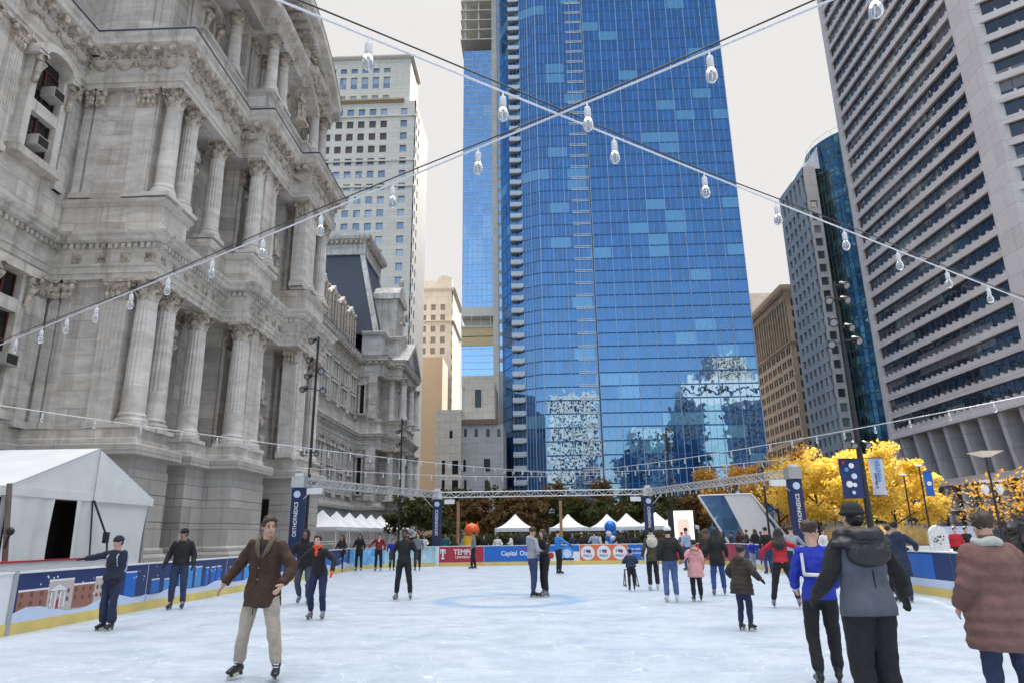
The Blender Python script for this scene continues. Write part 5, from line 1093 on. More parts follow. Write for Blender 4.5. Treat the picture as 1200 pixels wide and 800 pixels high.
def curtain(pts, z0, z1, name, amp=.05, step=.07, seed=0, gather=1.):
    """hanging cloth along plan polyline pts with folds"""
    rs = np.random.RandomState(seed); P0, P1 = np.array(pts[0], float), np.array(pts[1], float); Lw = np.linalg.norm(P1-P0); n = int(Lw/step); d = (P1-P0)/Lw; nn = np.array([d[1], -d[0]]); vs = []; rows = 9
    ph = np.cumsum(rs.rand(n+1)*1.5)
    for r in range(rows):
        f = r/(rows-1)
        for k in range(n+1):
            a = amp*(.25+.75*f)*math.sin(ph[k]+.6*f); u = Lw*k/n; uu = u*(1-.12*gather*f*(1-f)*2); pp = P0+d*uu+nn*a; vs.append((pp[0], pp[1], z1+(z0-z1)*f))
    b = MB(); b.add(vs, [(r*(n+1)+k, r*(n+1)+k+1, (r+1)*(n+1)+k+1, (r+1)*(n+1)+k) for r in range(rows-1) for k in range(n)], True); return b.build(name, M_tent, tent)
yo0, yo1 = onX(62, 600, TX0)[1], onX(88, 600, TX0)[1]
curtain([(TX0, ty0), (TX0, yo0)], 0, ez-.15, 'curtain', .06, seed=1); curtain([(TX0, yo1), (TX0, yo1+.75)], 0, ez-.15, 'curtain', .09, .05, seed=2); curtain([(TX0-.05, yo1+.7), (TX0-.05, ty1)], 0, ez-.15, 'side_wall', .03, .12, seed=3)
b = MB(); b.box(TX1, TX0-.3, ty1, ty1+.02, 0, ez); b.box(TX1, TX0-.3, ty0, ty0+.02, 0, ez); b.box(TX1-.02, TX1, ty0, ty1, 0, ez); b.build('side_wall', M_tent, tent)
for y in (ty0, tm, ty1): b = MB(); b.box(TX0-.14, TX0-.06, y-.05, y+.05, 0, ez); b.build('pole', M_grey_p, tent)
b = MB(); b.box(TX0-.9, TX0-.8, yo0-.8, yo1+.8, 0, ez-.2); b.box(TX0-.85, TX0-.2, yo0-.8, yo1+.8, ez-.25, ez-.22); b.box(TX0-.85, TX0-.2, yo0-.8, yo0-.76, 0, ez-.2); b.box(TX0-.85, TX0-.2, yo1+.76, yo1+.8, 0, ez-.2); b.build('dark_inside_box', mat('tent_inside_shade', (.012, .010, .009), .9, var=.2), tent)  # near-black box added so the opening reads as shade inside the tent
b = MB(); b.tube([(TX0+.04, tm, pz), (TX0+.04, tm, ez-.2)], .012, 5); b.tube([(TX0+.04, ty0-.1, ez), (TX0+.04, tm, pz)], .012, 5); b.build('seam', M_grey_p, tent)
gs_ = thing('guy_strap', 'dark ratchet straps hanging down the front of the white marquee', 'strap', (TX0+.1, tm, 0)); 
b = MB(); b.tube([(TX0+.06, tm-.05, ez-.2), (TX0+.5, tm-.35, .05)], .025, 5); b.build('strap', M_black, gs_); b = MB(); b.tube([(TX0+.06, tm+.0, ez-.2), (TX0+.3, tm+.45, 1.7), (TX0+.5, tm+.5, .05)], .03, 5); b.box(TX0+.22, TX0+.34, tm+.37, tm+.5, 1.55, 1.85); b.build('strap', M_black, gs_)
x_, y_ = onY(14, 640, 14.6)[:2]; ps = thing('strap_post', 'brown leaning post with straps and a hook at the left frame edge', 'post', (x_-.2, y_, 0))
b = MB(); b.tube([onY(2, 712, y_), onY(37/4+2, 566, y_)], .055, 8); b.build('post', mat('brown_post', (.16, .11, .09), .6, var=.2), ps); b = MB(); c = onY(12, 622, y_-.1); b.ell(c, (.09, .06, .09), 10, 8); b.tube([c, c+np.array([-.06, 0, -.35])], .03, 6); b.build('hook', M_black, ps)
bt = thing('barrier', 'white barrier with a thin red top edge behind the first printed board', 'barrier', (-10.6, 14.6, 0)); b = MB(); b.box(-11.1, -11.0, 13.6, 18.2, 0, 1.19); b.build('panel', M_board, bt); b = MB(); b.box(-11.13, -10.97, 13.6, 18.2, 1.19, 1.225); b.build('red_edge', M_red_p, bt)
bx = thing('equipment_case', 'pale grey equipment case on dark feet beyond the board end at far left', 'case', (-10.8, 12.6, 0)); b = MB(); b.box(-11.6, -10.2, 12.2, 13.2, .25, .95); b.build('case', mat('pale_case', (.42, .50, .52), .5), bx); b = MB(); b.box(-11.5, -11.3, 12.3, 13.1, 0, .25); b.build('foot', M_black, bx); b = MB(); b.box(-10.5, -10.3, 12.3, 13.1, 0, .25); b.build('foot', M_black, bx)

# ---- small peaked tents
def peaked_tent(x, y, w, eave, peak, label, grp, yaw=0, legs=True):
    t = thing('peaked_tent', label, 'tent', (x, y, 0), grp); h = w/2; b = MB(); n = 6; vs = []
    for r in range(n+1):
        f = r/n; hh = h*(1-f)+.04*f; z = eave+(peak-eave)*(f**1.7)
        vs += [(x-hh, y-hh, z), (x+hh, y-hh, z), (x+hh, y+hh, z), (x-hh, y+hh, z)]
    b.add(vs, [(r*4+k, r*4+(k+1) % 4, r*4+4+(k+1) % 4, r*4+4+k) for r in range(n) for k in range(4)]); b.box(x-h, x+h, y-h-.01, y-h+.01, eave-.28, eave); b.box(x-h, x+h, y+h-.01, y+h+.01, eave-.28, eave); b.box(x-h-.01, x-h+.01, y-h, y+h, eave-.28, eave); b.box(x+h-.01, x+h+.01, y-h, y+h, eave-.28, eave); b.build('canopy', M_tent, t)
    for a in (-1, 1):
        for c in (-1, 1): b = MB(); b.tube([(x+a*(h-.06), y+c*(h-.06), 0), (x+a*(h-.06), y+c*(h-.06), eave)], .035, 6); b.build('leg', M_wht, t)
ords = ['nearest', 'second', 'third', 'fourth', 'fifth', 'sixth', 'seventh', 'farthest']
for k in range(8): peaked_tent(-16.9+.17*k, 55+3.4*k, 3.35, 2.45, 3.75, 'white peaked tent by the marble building, the %s of its row' % ords[k], 'peaked tents along the marble building')
for px, Y, lab in [(604, 58, 'lone white peaked tent left of the kissing couple'), (666, 60, 'white peaked tent right of the couple by a wooden post'), (712, 62, 'white peaked tent behind the blue balloons'), (735, 60, 'white peaked tent just right of the blue balloons'), (769, 58, 'white peaked tent behind the right middle truss tower'), (792, 60, 'white peaked tent beside the lit poster')]: peaked_tent(onY(px, 620, Y)[0], Y, 3.2, 2.2, 3.3, lab, 'white market tents behind the far boards')

# ---- spotlight poles
def spot_pole(px, pyb, Y, top, heads, label, r=.075, banners=False):
    x = onY(px, pyb, Y)[0]; t = thing('spotlight_pole', label, 'light pole', (x, Y, 0), 'black poles carrying theatre spotlights')
    b = MB(); b.tube([(x, Y, -.02), (x, Y, top*.45), (x, Y, top)], [r*1.3, r, r*.75], 10); b.build('pole', M_black, t); b = MB(); b.box(x-.22, x+.22, Y-.22, Y+.22, -.02, .06); b.build('base_plate', M_black, t)
    for (dx, z, s) in heads:
        b = MB(); a = np.array([x, Y, z]); c = np.array([x+dx, Y-.1, z]); b.tube([a, c], .025, 5); d = np.array([.25*np.sign(dx), -.75, -.45]); d /= np.linalg.norm(d); b.tube([c-d*.16*s, c-d*.12*s, c+d*.1*s, c+d*.22*s], [.07*s, .13*s, .15*s, .17*s], 12); o = b.build('spotlight', M_black, t)
        b = MB(); e = c+d*.222*s; b.tube([e, e+d*.01], .12*s, 12); b.build('lens', mat('spot_lens', (.28, .28, .30), .1, var=0), o)
    return t, x
Zp = lambda py, px, Y: onY(px, py, Y)[2]
spot_pole(357, 640, 33, Zp(395, 368, 33), [(-.22, Zp(399, 366, 33), 1), (-.3, Zp(421, 366, 33), 1), (.28, Zp(434, 366, 33), 1.1), (-.32, Zp(440, 366, 33), 1), (-.5, Zp(455, 366, 33), 1), (.42, Zp(457, 366, 33), 1), (.3, Zp(530, 360, 33), .8), (-.3, Zp(530, 360, 33), .8)], 'tall black spotlight pole in front of the marble columns, left')
spot_pole(467, 630, 52, Zp(490, 470, 52), [(.2, Zp(495, 470, 52), 1), (-.2, Zp(505, 470, 52), 1), (.25, Zp(513, 470, 52), 1), (-.2, Zp(520, 470, 52), 1), (.2, Zp(585, 470, 52), .9), (-.2, Zp(592, 470, 52), .9)], 'black spotlight pole at the far corner of the marble building')
LP3, lx = spot_pole(1024, 640, 26, Zp(330, 990, 26), [(.3, Zp(335, 990, 26), 1), (-.35, Zp(352, 991, 26), 1), (.25, Zp(352, 991, 26), 1), (-.3, Zp(377, 994, 26), 1.1), (.25, Zp(384, 995, 26), 1), (-.5, Zp(402, 997, 26), 1), (.45, Zp(399, 997, 26), 1), (.2, Zp(520, 1011, 26), .8), (-.2, Zp(520, 1011, 26), .8)], 'tall black spotlight pole before the striped high-rise, right, carrying banners', r=.10)
spot_pole(790, 630, 48, Zp(500, 787, 48), [(.2, Zp(503, 787, 48), 1), (-.2, Zp(510, 787, 48), 1), (.2, Zp(520, 787, 48), 1), (-.15, Zp(528, 787, 48), 1), (.2, Zp(562, 788, 48), .9)], 'black spotlight pole in front of the blue tower reflections')
spot_pole(900, 610, 50, Zp(540, 895, 50), [(.2, Zp(543, 895, 50), .9), (-.2, Zp(549, 895, 50), .9)], 'short black spotlight pole in the orange tree')
def banner(x0, x1, y, z0, z1, mt_, label, decor=None, px=None):
    t = thing('banner', label, 'banner', ((x0+x1)/2, y, z0), 'street banners on poles'); b = MB(); n = 10; vs = []
    for r in range(n+1):
        for k in range(5): f = k/4; vs.append((x0+(x1-x0)*f, y+.035*math.sin(r*.7+f*3), z1+(z0-z1)*r/n))
    b.add(vs, [(r*5+k, r*5+k+1, r*5+k+6, r*5+k+5) for r in range(n) for k in range(4)], True); o = b.build('cloth', mt_, t)
    for z in (z0, z1): b = MB(); b.tube([(x0 if px is None else min(px, x0), y, z), (x1 if px is None else max(px, x1), y, z)], .018, 6); b.build('bracket_arm', M_black, t)
    F = (np.array([x0, y-.045]), np.array([1., 0]), np.array([0, -1.])); return t, F, x1-x0
zt, zb = Zp(537, 1000, 25.9), Zp(583, 1000, 25.9); x0, x1 = onY(985, 560, 25.9)[0], onY(1010, 560, 25.9)[0]
t, F, W = banner(x0, x1, 25.88, zb, zt, M_navy, 'navy banner with a white ice skate picture left of the tall spotlight pole', px=lx)
for (u, z, r, m_) in [(.55, .82, .10, M_wht), (.3, .72, .08, M_sky_p), (.62, .55, .11, M_lav), (.35, .35, .12, M_wht), (.6, .33, .08, M_wht), (.18, .9, .06, M_red_p), (.5, .14, .07, M_lav)]: disc(F, W*u, zb+(zt-zb)*z, r, .003, m_, t, 'printed_mark', seg=7 if m_ is M_lav else 12)
x0, x1 = onY(1021, 558, 25.9)[0], onY(1037, 558, 25.9)[0]
t, F, W = banner(x0, x1, 25.92, zb+.08, zt+.02, mat('lavender_banner', (.50, .53, .66), .6, var=.1), 'pale lavender banner right of the tall spotlight pole', px=lx); lettering('WINTER', F, W*.6, (zt+zb)/2+.25, .003, .22, M_sky_p, t, vertical=True); lettering('in the park', F, W*.3, (zt+zb)/2-.1, .003, .13, M_navy, t, vertical=True)

# ---- street lamps, further banners, sign boards
def lamp_post(x, y, h, label, kind):
    t = thing('street_lamp', label, 'street lamp', (x, y, 0), 'lamp posts on the plaza'); b = MB(); b.tube([(x, y, -.02), (x, y, h)], [.06, .04], 8); b.build('post', M_black, t)
    if kind == 'square':
        b = MB(); b.hexa([(x-.1, y-.1, h), (x+.1, y-.1, h), (x+.1, y+.1, h), (x-.1, y+.1, h), (x-.5, y-.5, h+.22), (x+.5, y-.5, h+.22), (x+.5, y+.5, h+.22), (x-.5, y+.5, h+.22)]); b.build('lamp_head', mat('pale_lamp_head', (.62, .56, .46), .5), t)
        for s in (-1, 1): b = MB(); b.tube([(x, y, h-1.05), (x+s*.3, y, h-1.0)], .02, 5); b.box(x+s*.3-.16, x+s*.3+.16, y-.16, y+.16, h-1.02, h-.97); b.build('arm', M_wht, t); b = MB(); b.ell((x+s*.3, y, h-1.35), (.14, .14, .2), 10, 8); b.build('globe', M_wht, t)
    else: b = MB(); b.ell((x, y, h), (.25, .12, .06), 8, 6); b.build('lamp_head', M_wht, t)
for px, py, Y, k, lab in [(1160, 535, 30, 'square', 'lamp post with a flat square head and two white globes at right'), (1060, 556, 42, 'disc', 'thin lamp post between the yellow tree and the blue pennant'), (1079, 545, 40, 'disc', 'lamp post carrying the small blue banner at right')]: c = onY(px, py, Y); lamp_post(onY(px+10, 630, Y)[0]*.5+c[0]*.5, Y, c[2], lab, k)
c0_, c1_ = onY(1081, 552, 39.8), onY(1094, 580, 39.8); t, F, W = banner(c0_[0], c1_[0]+.1, 39.8, c1_[2], c0_[2], M_blue_p, 'small bright blue banner on the thin lamp post right of the yellow trees'); disc(F, W*.5, (c0_[2]+c1_[2])/2, .13, .003, M_wht, t, 'printed_mark')
for px0, px1, py0, py1, Y, lab in [(977, 985, 593, 607, 60, 'small navy banner low in front of the yellow trees'), (1062, 1080, 592, 610, 55, 'navy banner with white print under the yellow tree')]:
    a, c = onY(px0, py0, Y), onY(px1, py1, Y); t, F, W = banner(a[0], c[0], Y, c[2], a[2], M_navy, lab); disc(F, W*.5, (a[2]+c[2])/2, W*.22, .003, M_lav, t, 'printed_mark'); b = MB(); b.tube([(a[0]-.05, Y, 0), (a[0]-.05, Y, a[2]+.2)], .04, 6); b.build('pole', M_black, t)
# lit poster screen
a, c = onY(789, 598, 46), onY(815, 640, 46); t = thing('poster_screen', 'tall lit poster panel in a black frame behind the far boards', 'screen', ((a[0]+c[0])/2, 46, 0))
b = MB(); b.box(a[0]-.35, c[0]+.1, 46.02, 46.3, 0, a[2]+.1); b.build('frame', M_black, t)
def lit(name, col, e, var=0, **k): return mat(name, col, .5, var=var, emis=e, **k)
b = MB(); b.box(a[0], c[0], 46.0, 46.02, .5, a[2]); b.build('poster', lit('lit_poster', (.85, .76, .70), .75), t); b = MB(); b.box(a[0]+.2, a[0]+.95, 45.985, 45.998, 1.3, 2.5); b.build('poster_picture', lit('lit_pink', (.75, .42, .35), .5), t); F = (np.array([a[0], 45.98]), np.array([1., 0]), np.array([0, -1.]))
# sloping glass station entrance
gh = thing('glass_station_entrance', 'sloping blue glass and white station entrance wedge behind the far right boards', 'pavilion', (16, 55, 0))
Pq = {k: onY(px, py, Y) for k, px, py, Y in [('a', 818, 580, 54), ('b', 848, 579, 54), ('c', 880, 578, 54), ('d', 925, 632, 54), ('e', 884, 638, 54), ('f', 862, 640, 54)]}
dv = np.array([1.5, 9.0, 0])
M_wedge = glass('wedge_glass', (.07, .15, .30), blinds=(.12, .22, .38), pw=1.1, ph=.9, tint=(.6, .8, 1), refl=.2, wav=.02, blind_amt=.3)
for nm, ks, mt_ in [('glass_slope', 'abef', M_wedge), ('white_slope', 'bcde', M_wht)]:
    pts = [Pq[k].copy() for k in ks]
    for q_ in pts:
        if q_[2] < 1.5: q_[2] = 0
    b = MB(); b.poly(pts, (.1, .45, -.1)); b.build(nm, mt_, gh, fix=True)
b = MB(); pts = [Pq['a'], Pq['f']*np.array([1, 1, 0])]; b.tube(pts, .09, 6); b.tube([Pq['c'], Pq['d']], .09, 6); b.tube([Pq['a'], Pq['c']], .06, 6); b.build('edge_beam', M_wht, gh)
# steps in the jagged glass reflection become stair strings inside: dark podium behind
b = MB(); b.box(Pq['f'][0], Pq['d'][0]+4, 57, 60, 0, 1.9); b.build('podium', mat('podium_dark', (.08, .07, .07), .8), gh)
# low red fence panel strip at right of wedge, planter wall with golden grass
pl = thing('planter', 'low white planter wall in front of the golden grass', 'planter', (25, 42, 0)); xA, xB = onY(985, 630, 40)[0], onY(1100, 630, 40)[0]
b = MB(); b.box(xA, xB, 40, 40.3, -.02, .75); b.build('wall', M_wht, pl); b = MB(); b.box(xA, xB, 40.3, 50, -.02, .6); b.build('soil', mat('soil', (.07, .05, .035), .9, var=.3), pl)
gr = MB(); xg0, xg1 = onY(1012, 630, 42)[0], onY(1078, 630, 42)[0]
for k in range(5200):
    x, y = xg0+rng.rand()*(xg1-xg0), 40.6+rng.rand()*7; h = .7+.75*rng.rand(); dx, dy = rng.randn(2)*.22; w_ = .018
    gr.add([(x-w_, y, .55), (x+w_, y, .55), (x+dx*.5+w_*.7, y+dy*.5, .6+h*.6), (x+dx*.5-w_*.7, y+dy*.5, .6+h*.6), (x+dx*1.2, y+dy, .6+h)], [(0, 1, 2, 3), (3, 2, 4)])
o = gr.build('golden_grass', mat('golden_grass', (.62, .46, .20), .8, var=.35, vscale=2, trans=.4)); tag(o, 'tall golden ornamental grass behind the right boards', 'grass', kind='stuff')

# ---- trees
def leaf_mat(name, c0, c1, tr=.35):
    if name in MATS: return MATS[name]
    m = bpy.data.materials.new(name); m.use_nodes = True; MATS[name] = m; t = m.node_tree; n = t.nodes; l = t.links; b = n['Principled BSDF']; b.inputs['Roughness'].default_value = .6; b.inputs['Specular IOR Level'].default_value = .25
    g = n.new('ShaderNodeNewGeometry'); r = n.new('ShaderNodeValToRGB'); r.color_ramp.elements[0].color = (*c0, 1); r.color_ramp.elements[1].color = (*c1, 1); l.new(g.outputs['Random Per Island'], r.inputs[0]); l.new(r.outputs[0], b.inputs['Base Color'])
    q = n.new('ShaderNodeBsdfTranslucent'); l.new(r.outputs[0], q.inputs[0]); s = n.new('ShaderNodeMixShader'); s.inputs[0].default_value = tr; l.new(b.outputs[0], s.inputs[1]); l.new(q.outputs[0], s.inputs[2]); l.new(s.outputs[0], n['Material Output'].inputs[0]); return m
M_bark = mat('bark', (.05, .04, .032), .9, var=.3, vscale=8, bump=.5)
def tree(x, y, h, w, label, lm, seed, grp, nleaf=5200, leaf=.13, trunk_h=.3, open_=.0, nm='tree'):
    rs = np.random.RandomState(seed); t = thing(nm, label, 'tree', (x, y, 0), grp); b = MB(); z0 = h*trunk_h; ends = []
    b.tube([(x, y, -.05), (x+.05, y, z0*.6), (x+rs.randn()*.1, y, z0), (x+rs.randn()*.15, y, h*.75)], [h*.022, h*.017, h*.014, h*.004], 8)
    nb = 11
    for k in range(nb):
        a = 2.4*k+rs.rand(); zz = z0*(.85+.0)+(h*.55)*k/nb*.9; L_ = w*.5*(1-.45*(k/nb))*(.75+.4*rs.rand()); up = h*.12+h*.16*rs.rand()
        p0 = np.array([x, y, zz]); p1 = p0+np.array([math.cos(a)*L_*.5, math.sin(a)*L_*.5, up*.6]); p2 = p0+np.array([math.cos(a)*L_, math.sin(a)*L_, up*1.05])
        b.tube([p0, p1, p2], [h*.009, h*.006, h*.002], 6, caps=False); ends += [p1*.6+p2*.4, p2, p2+rs.randn(3)*.25]
        for j in range(3):
            q = p1+(p2-p1)*rs.rand(); e = q+np.array([math.cos(a+rs.randn()), math.sin(a+rs.randn()), .5+.5*rs.rand()])*L_*.38; b.tube([q, e], [h*.004, h*.001], 5, caps=False); ends += [e, (e+q)/2]
    ends.append(np.array([x, y, h*.85])); ends.append(np.array([x+.1, y, h*.95]))
    o = b.build('trunk', M_bark, t)
    E_ = np.array(ends); sz = rs.uniform(.45, 1.0, len(E_))*w*.155
    idx = rs.randint(0, len(E_), nleaf); d = rs.randn(nleaf, 3); d /= np.linalg.norm(d, axis=1)[:, None]; d *= (rs.rand(nleaf, 1)**.45); c = E_[idx]+d*sz[idx][:, None]*np.array([1.15, 1.15, .75])
    c = c[(c[:, 2] > z0*.8)]
    n_ = len(c); s = leaf*(.6+.8*rs.rand(n_)); u = rs.randn(n_, 3); u /= np.linalg.norm(u, axis=1)[:, None]; v = np.cross(u, rs.randn(n_, 3)); v /= np.linalg.norm(v, axis=1)[:, None]
    q = np.stack([c-u*s[:, None], c+v*s[:, None]*.5, c+u*s[:, None], c-v*s[:, None]*.5], 1).reshape(-1, 3)
    me = bpy.data.meshes.new('crown'); me.from_pydata(q.tolist(), [], np.arange(n_*4).reshape(-1, 4).tolist()); me.materials.append(lm); o = bpy.data.objects.new('crown', me); COL.objects.link(o); o.parent = t; o.location = -parent_loc(t)
L_yel = leaf_mat('yellow_leaves', (.78, .50, .05), (.92, .76, .20), .5); L_or = leaf_mat('orange_leaves', (.34, .17, .03), (.70, .40, .08), .4); L_gr = leaf_mat('dull_green_leaves', (.035, .05, .018), (.11, .10, .03)); L_br = leaf_mat('russet_leaves', (.09, .05, .02), (.20, .12, .045))
GY, GB = 'yellow autumn trees at the right of the plaza', 'trees beyond the far end of the rink'
for i, (px, Y, top, w, lm, lab) in enumerate([(855, 66, 545, 6.5, L_or, 'orange brown tree directly above the sloping glass entrance'), (905, 60, 534, 7.0, L_or, 'orange autumn tree above the right truss tower'), (948, 54, 526, 7.5, L_yel, 'brightest yellow tree left of the skate banner'), (992, 50, 532, 6.5, L_yel, 'yellow tree behind the skate banner and tall pole'), (1038, 52, 538, 5.6, L_yel, 'yellow tree right of the lavender banner'), (1066, 56, 558, 4.0, L_yel, 'small yellow tree ending behind the little blue banner')]):
    c = onY(px, top, Y); tree(c[0], Y, c[2], w, lab, lm, 30+i, GY, nleaf=13000 if lm is L_yel else 9000, leaf=.125, trunk_h=.25)
for i, (px, Y, top, w, lm) in enumerate([(492, 62, 578, 5.2, L_gr), (520, 72, 572, 6.0, L_gr), (548, 66, 582, 5.2, L_br), (575, 76, 568, 6.0, L_gr), (606, 68, 576, 5.6, L_br), (640, 78, 566, 6.8, L_br), (668, 70, 580, 5.0, L_gr), (694, 74, 568, 6.5, L_br), (728, 68, 576, 5.5, L_gr), (760, 74, 570, 6.2, L_gr), (800, 78, 572, 6.0, L_br), (836, 80, 574, 6, L_br)]):
    c = onY(px, top, Y); tree(c[0], Y, c[2], w, ['dull green', 'russet'][lm is L_br]+' tree beyond the far boards, '+['just right of the marble building', 'behind the left middle truss tower', 'behind the orange inflatable', 'left of the lone peaked tent', 'above the lone peaked tent', 'above the couple', 'right of the couple', 'left of the blue balloons', 'above the blue balloons', 'behind the right middle truss tower', 'above the lit poster', 'behind the sloping glass entrance'][i], lm, 60+i, GB, nleaf=5200, leaf=.2, trunk_h=.22)
for i, (px, Y, top, w, lab) in enumerate([(1135, 46, 556, 6, 'nearly bare tree with a few orange leaves left of the square lamp'), (1196, 42, 548, 6.5, 'sparse orange leaved tree at the right frame edge'), (1168, 50, 566, 5, 'small nearly bare tree behind the square lamp')]): c = onY(px, top, Y); tree(c[0], Y, c[2], w, lab, L_or, 90+i, 'nearly bare trees before the striped high-rise', nleaf=260+420*(i == 1), leaf=.13, trunk_h=.2)
# clipped hedge line behind the far boards
hg = MB(); n_ = 16000; c = np.stack([rng.uniform(-9, 12, n_), rng.uniform(52, 53.6, n_), rng.uniform(0, 1.7, n_)], 1)
u = rng.randn(n_, 3)*.09; v = rng.randn(n_, 3)*.06
me = bpy.data.meshes.new('hedge'); me.from_pydata(np.stack([c-u, c+v, c+u, c-v], 1).reshape(-1, 3).tolist(), [], np.arange(n_*4).reshape(-1, 4).tolist()); me.materials.append(L_gr); hd = bpy.data.objects.new('hedge', me); COL.objects.link(hd); tag(hd, 'dark low hedge behind the crowd at the far end', 'hedge', kind='stuff')

# ---- balloons, inflatable, posts, car, sign board
M_bal = mat('blue_balloon', (.01, .16, .60), .2, var=0); c = onY(715, 612, 44.5); t = thing('balloon_column', 'blue and white balloon column with a big blue ball on top', 'balloons', (c[0], 44.5, 0))
b = MB(); b.ell((c[0], 44.5, c[2]-.25), (.38, .38, .40), 16, 12); b.build('top_balloon', M_bal, t)
for k in range(6):
    for j in range(4): a = j*1.57+k*.5; b = MB(); b.ell((c[0]+.2*math.cos(a), 44.5+.2*math.sin(a), .25+k*.28), (.19, .19, .2), 10, 8); b.build('balloon', M_bal if (j+k) % 2 else M_wht, t)
c = onY(553, 614, 46); t = thing('inflatable_figure', 'orange round inflatable with points on a yellow column', 'inflatable', (c[0], 46, 0)); b = MB(); b.ell((c[0], 46, c[2]-.35), (.5, .46, .44), 16, 12); b.build('head', mat('orange_inflatable', (.75, .12, .02), .35, var=.05), t)
for k in (-1, 0, 1): b = MB(); b.tube([(c[0]+k*.35, 46, c[2]-.05), (c[0]+k*.38, 46, c[2]+.18)], [.07, .015], 8); b.build('point', MATS['orange_inflatable'], t)
b = MB(); b.tube([(c[0]-.2, 46, 0), (c[0]-.2, 46, c[2]-.7)], [.4, .35], 12); b.build('body', mat('yellow_inflatable', (.75, .45, .03), .4, var=.05), t)
for i, px in enumerate((537, 657)):
    x = onY(px, 600, 49)[0]; t = tag(MB().box(x-.1, x+.1, 48.9, 49.1, -.05, 3.9).build('wooden_post', mat('pale_wood', (.36, .22, .11), .7, var=.2)), ['pale wooden post beside the orange inflatable', 'pale wooden post right of the couple'][i], 'post')
def car(x, y, mt_, label, s=1.):
    t = thing('parked_car', label, 'car', (x, y, 0), 'cars beyond the plaza'); L_ = 4.7
    pr = [(-2.35, .35), (-2.35, .85), (-2.1, 1.0), (-1.85, 1.55), (-1.3, 1.72), (.5, 1.70), (1.15, 1.12), (2.1, .98), (2.35, .8), (2.35, .35)]
    b = MB(); b.poly([(x+u, y-.88, z) for u, z in pr], (0, 1.76, 0)); b.build('body', mt_, t, fix=True)
    for pts in [[(-1.75, 1.1), (-1.5, 1.55), (-.7, 1.6), (-.7, 1.1)], [(-.6, 1.1), (-.6, 1.6), (.35, 1.58), (.85, 1.1)]]: b = MB(); b.poly([(x+u, y-.89, z) for u, z in pts], (0, -.01, 0)); b.build('window', M_dark, t, fix=True)
    for u in (-1.45, 1.45): b = MB(); b.tube([(x+u, y-.9, .33), (x+u, y-.7, .33)], .33, 16); w_ = b.build('wheel', M_black, t); b = MB(); b.tube([(x+u, y-.92, .33), (x+u, y-.9, .33)], .2, 12); b.build('rim', M_alu, w_)
    for u in (-2.3, 2.3): b = MB(); b.box(x+u-.05, x+u+.05, y-.75, y-.45, .7, .88); b.build('headlight', M_wht, t)
car(onY(500, 630, 57)[0], 57, mat('silver_paint', (.55, .57, .60), .25, metal=.5, var=0), 'silver sport utility car between the black clad skater and the left middle truss tower')
car(onY(1128, 630, 64)[0], 64, mat('white_car_paint', (.72, .72, .74), .25, var=0), 'white car parked beyond the mauve coat')
car(onY(1195, 630, 58)[0], 58, mat('dark_car_paint', (.04, .04, .05), .2, var=0), 'dark car parked at the right frame edge')
c = onY(1102, 640, 21); t = thing('display_board', 'upright white board with a rounded top and dark specks behind the right boards', 'sign', (c[0], 21, 0)); F = (np.array([c[0]-.28, 20.95]), np.array([1., 0]), np.array([0, -1.]))
zt = onY(1102, 615, 21)[2]; b = MB(); pts = [(c[0]-.27, 21, 0), (c[0]+.27, 21, 0)]+[(c[0]+.27*math.cos(math.pi*k/14), 21, zt-.27+.27*math.sin(math.pi*k/14)) for k in range(15)]; b.poly(pts, (0, .06, 0)); b.build('board', mat('speckled_board', (.66, .68, .70), .5, var=.25, vscale=14), t, fix=True)
for k in range(12): disc(F, .08+.4*rng.rand(), 1.2+rng.rand()*(zt-1.5), .025, -.045+.006+.045, M_black, t, 'speck', seg=6)
c = onY(1120, 616, 44); tag(MB().box(c[0]-1.4, c[0]+1.4, 44, 44.1, c[2]-.9, c[2]).build('sign_board', M_lav), 'pale information board on the plaza above the right boards', 'sign')
# ================================================================ PEOPLE
tex_f = bpy.data.textures.new('folds', 'CLOUDS'); tex_f.noise_scale = .11; tex_f.noise_depth = 2
tex_h = bpy.data.textures.new('hair_noise', 'CLOUDS'); tex_h.noise_scale = .05; tex_h.noise_depth = 2
SK = {'light': mat('skin_light', (.56, .33, .25), .55, var=.08, vscale=8), 'dark': mat('skin_dark', (.16, .085, .055), .5, var=.08, vscale=8), 'tan': mat('skin_tan', (.36, .21, .15), .55, var=.08, vscale=8)}
def cl_(name, col, rough=.85, **k): return mat('cloth_'+name, col, rough, var=k.pop('var', .18), vscale=k.pop('vscale', 9), bump=k.pop('bump', .35), bscale=k.pop('bscale', 60), **k)
BLK = cl_('black', (.012, .012, .014)); NVY = cl_('navy', (.014, .018, .04)); JEAN = cl_('denim', (.035, .055, .14), vscale=5, var=.35); JEAN_L = cl_('light_denim', (.07, .12, .27), vscale=5, var=.35); KHA = cl_('khaki', (.40, .34, .28), vscale=5); BRN = cl_('brown_suede', (.050, .024, .016), vscale=4, var=.3)
GRY = cl_('grey', (.16, .17, .20)); LGR = cl_('light_grey', (.30, .32, .37)); RED = cl_('red', (.42, .015, .03)); PNK = cl_('pink', (.62, .30, .29)); MAU = cl_('mauve', (.165, .085, .075)); RBL = cl_('royal_blue', (.012, .03, .36)); ORG = cl_('orange', (.75, .07, .02)); CRM = cl_('cream', (.55, .50, .44)); WHT = cl_('white', (.66, .66, .67)); OLV = cl_('camouflage', (.07, .06, .03), var=.7, vscale=14); DBR = cl_('dark_brown', (.035, .026, .02)); PLD = cl_('red_plaid', (.22, .012, .02), var=.9, vscale=22); LBL = cl_('pale_blue', (.32, .40, .52)); SLT = cl_('slate_vest', (.085, .095, .125)); NPR = cl_('padded_navy', (.02, .03, .065)); TEAL = cl_('teal', (.02, .12, .16))
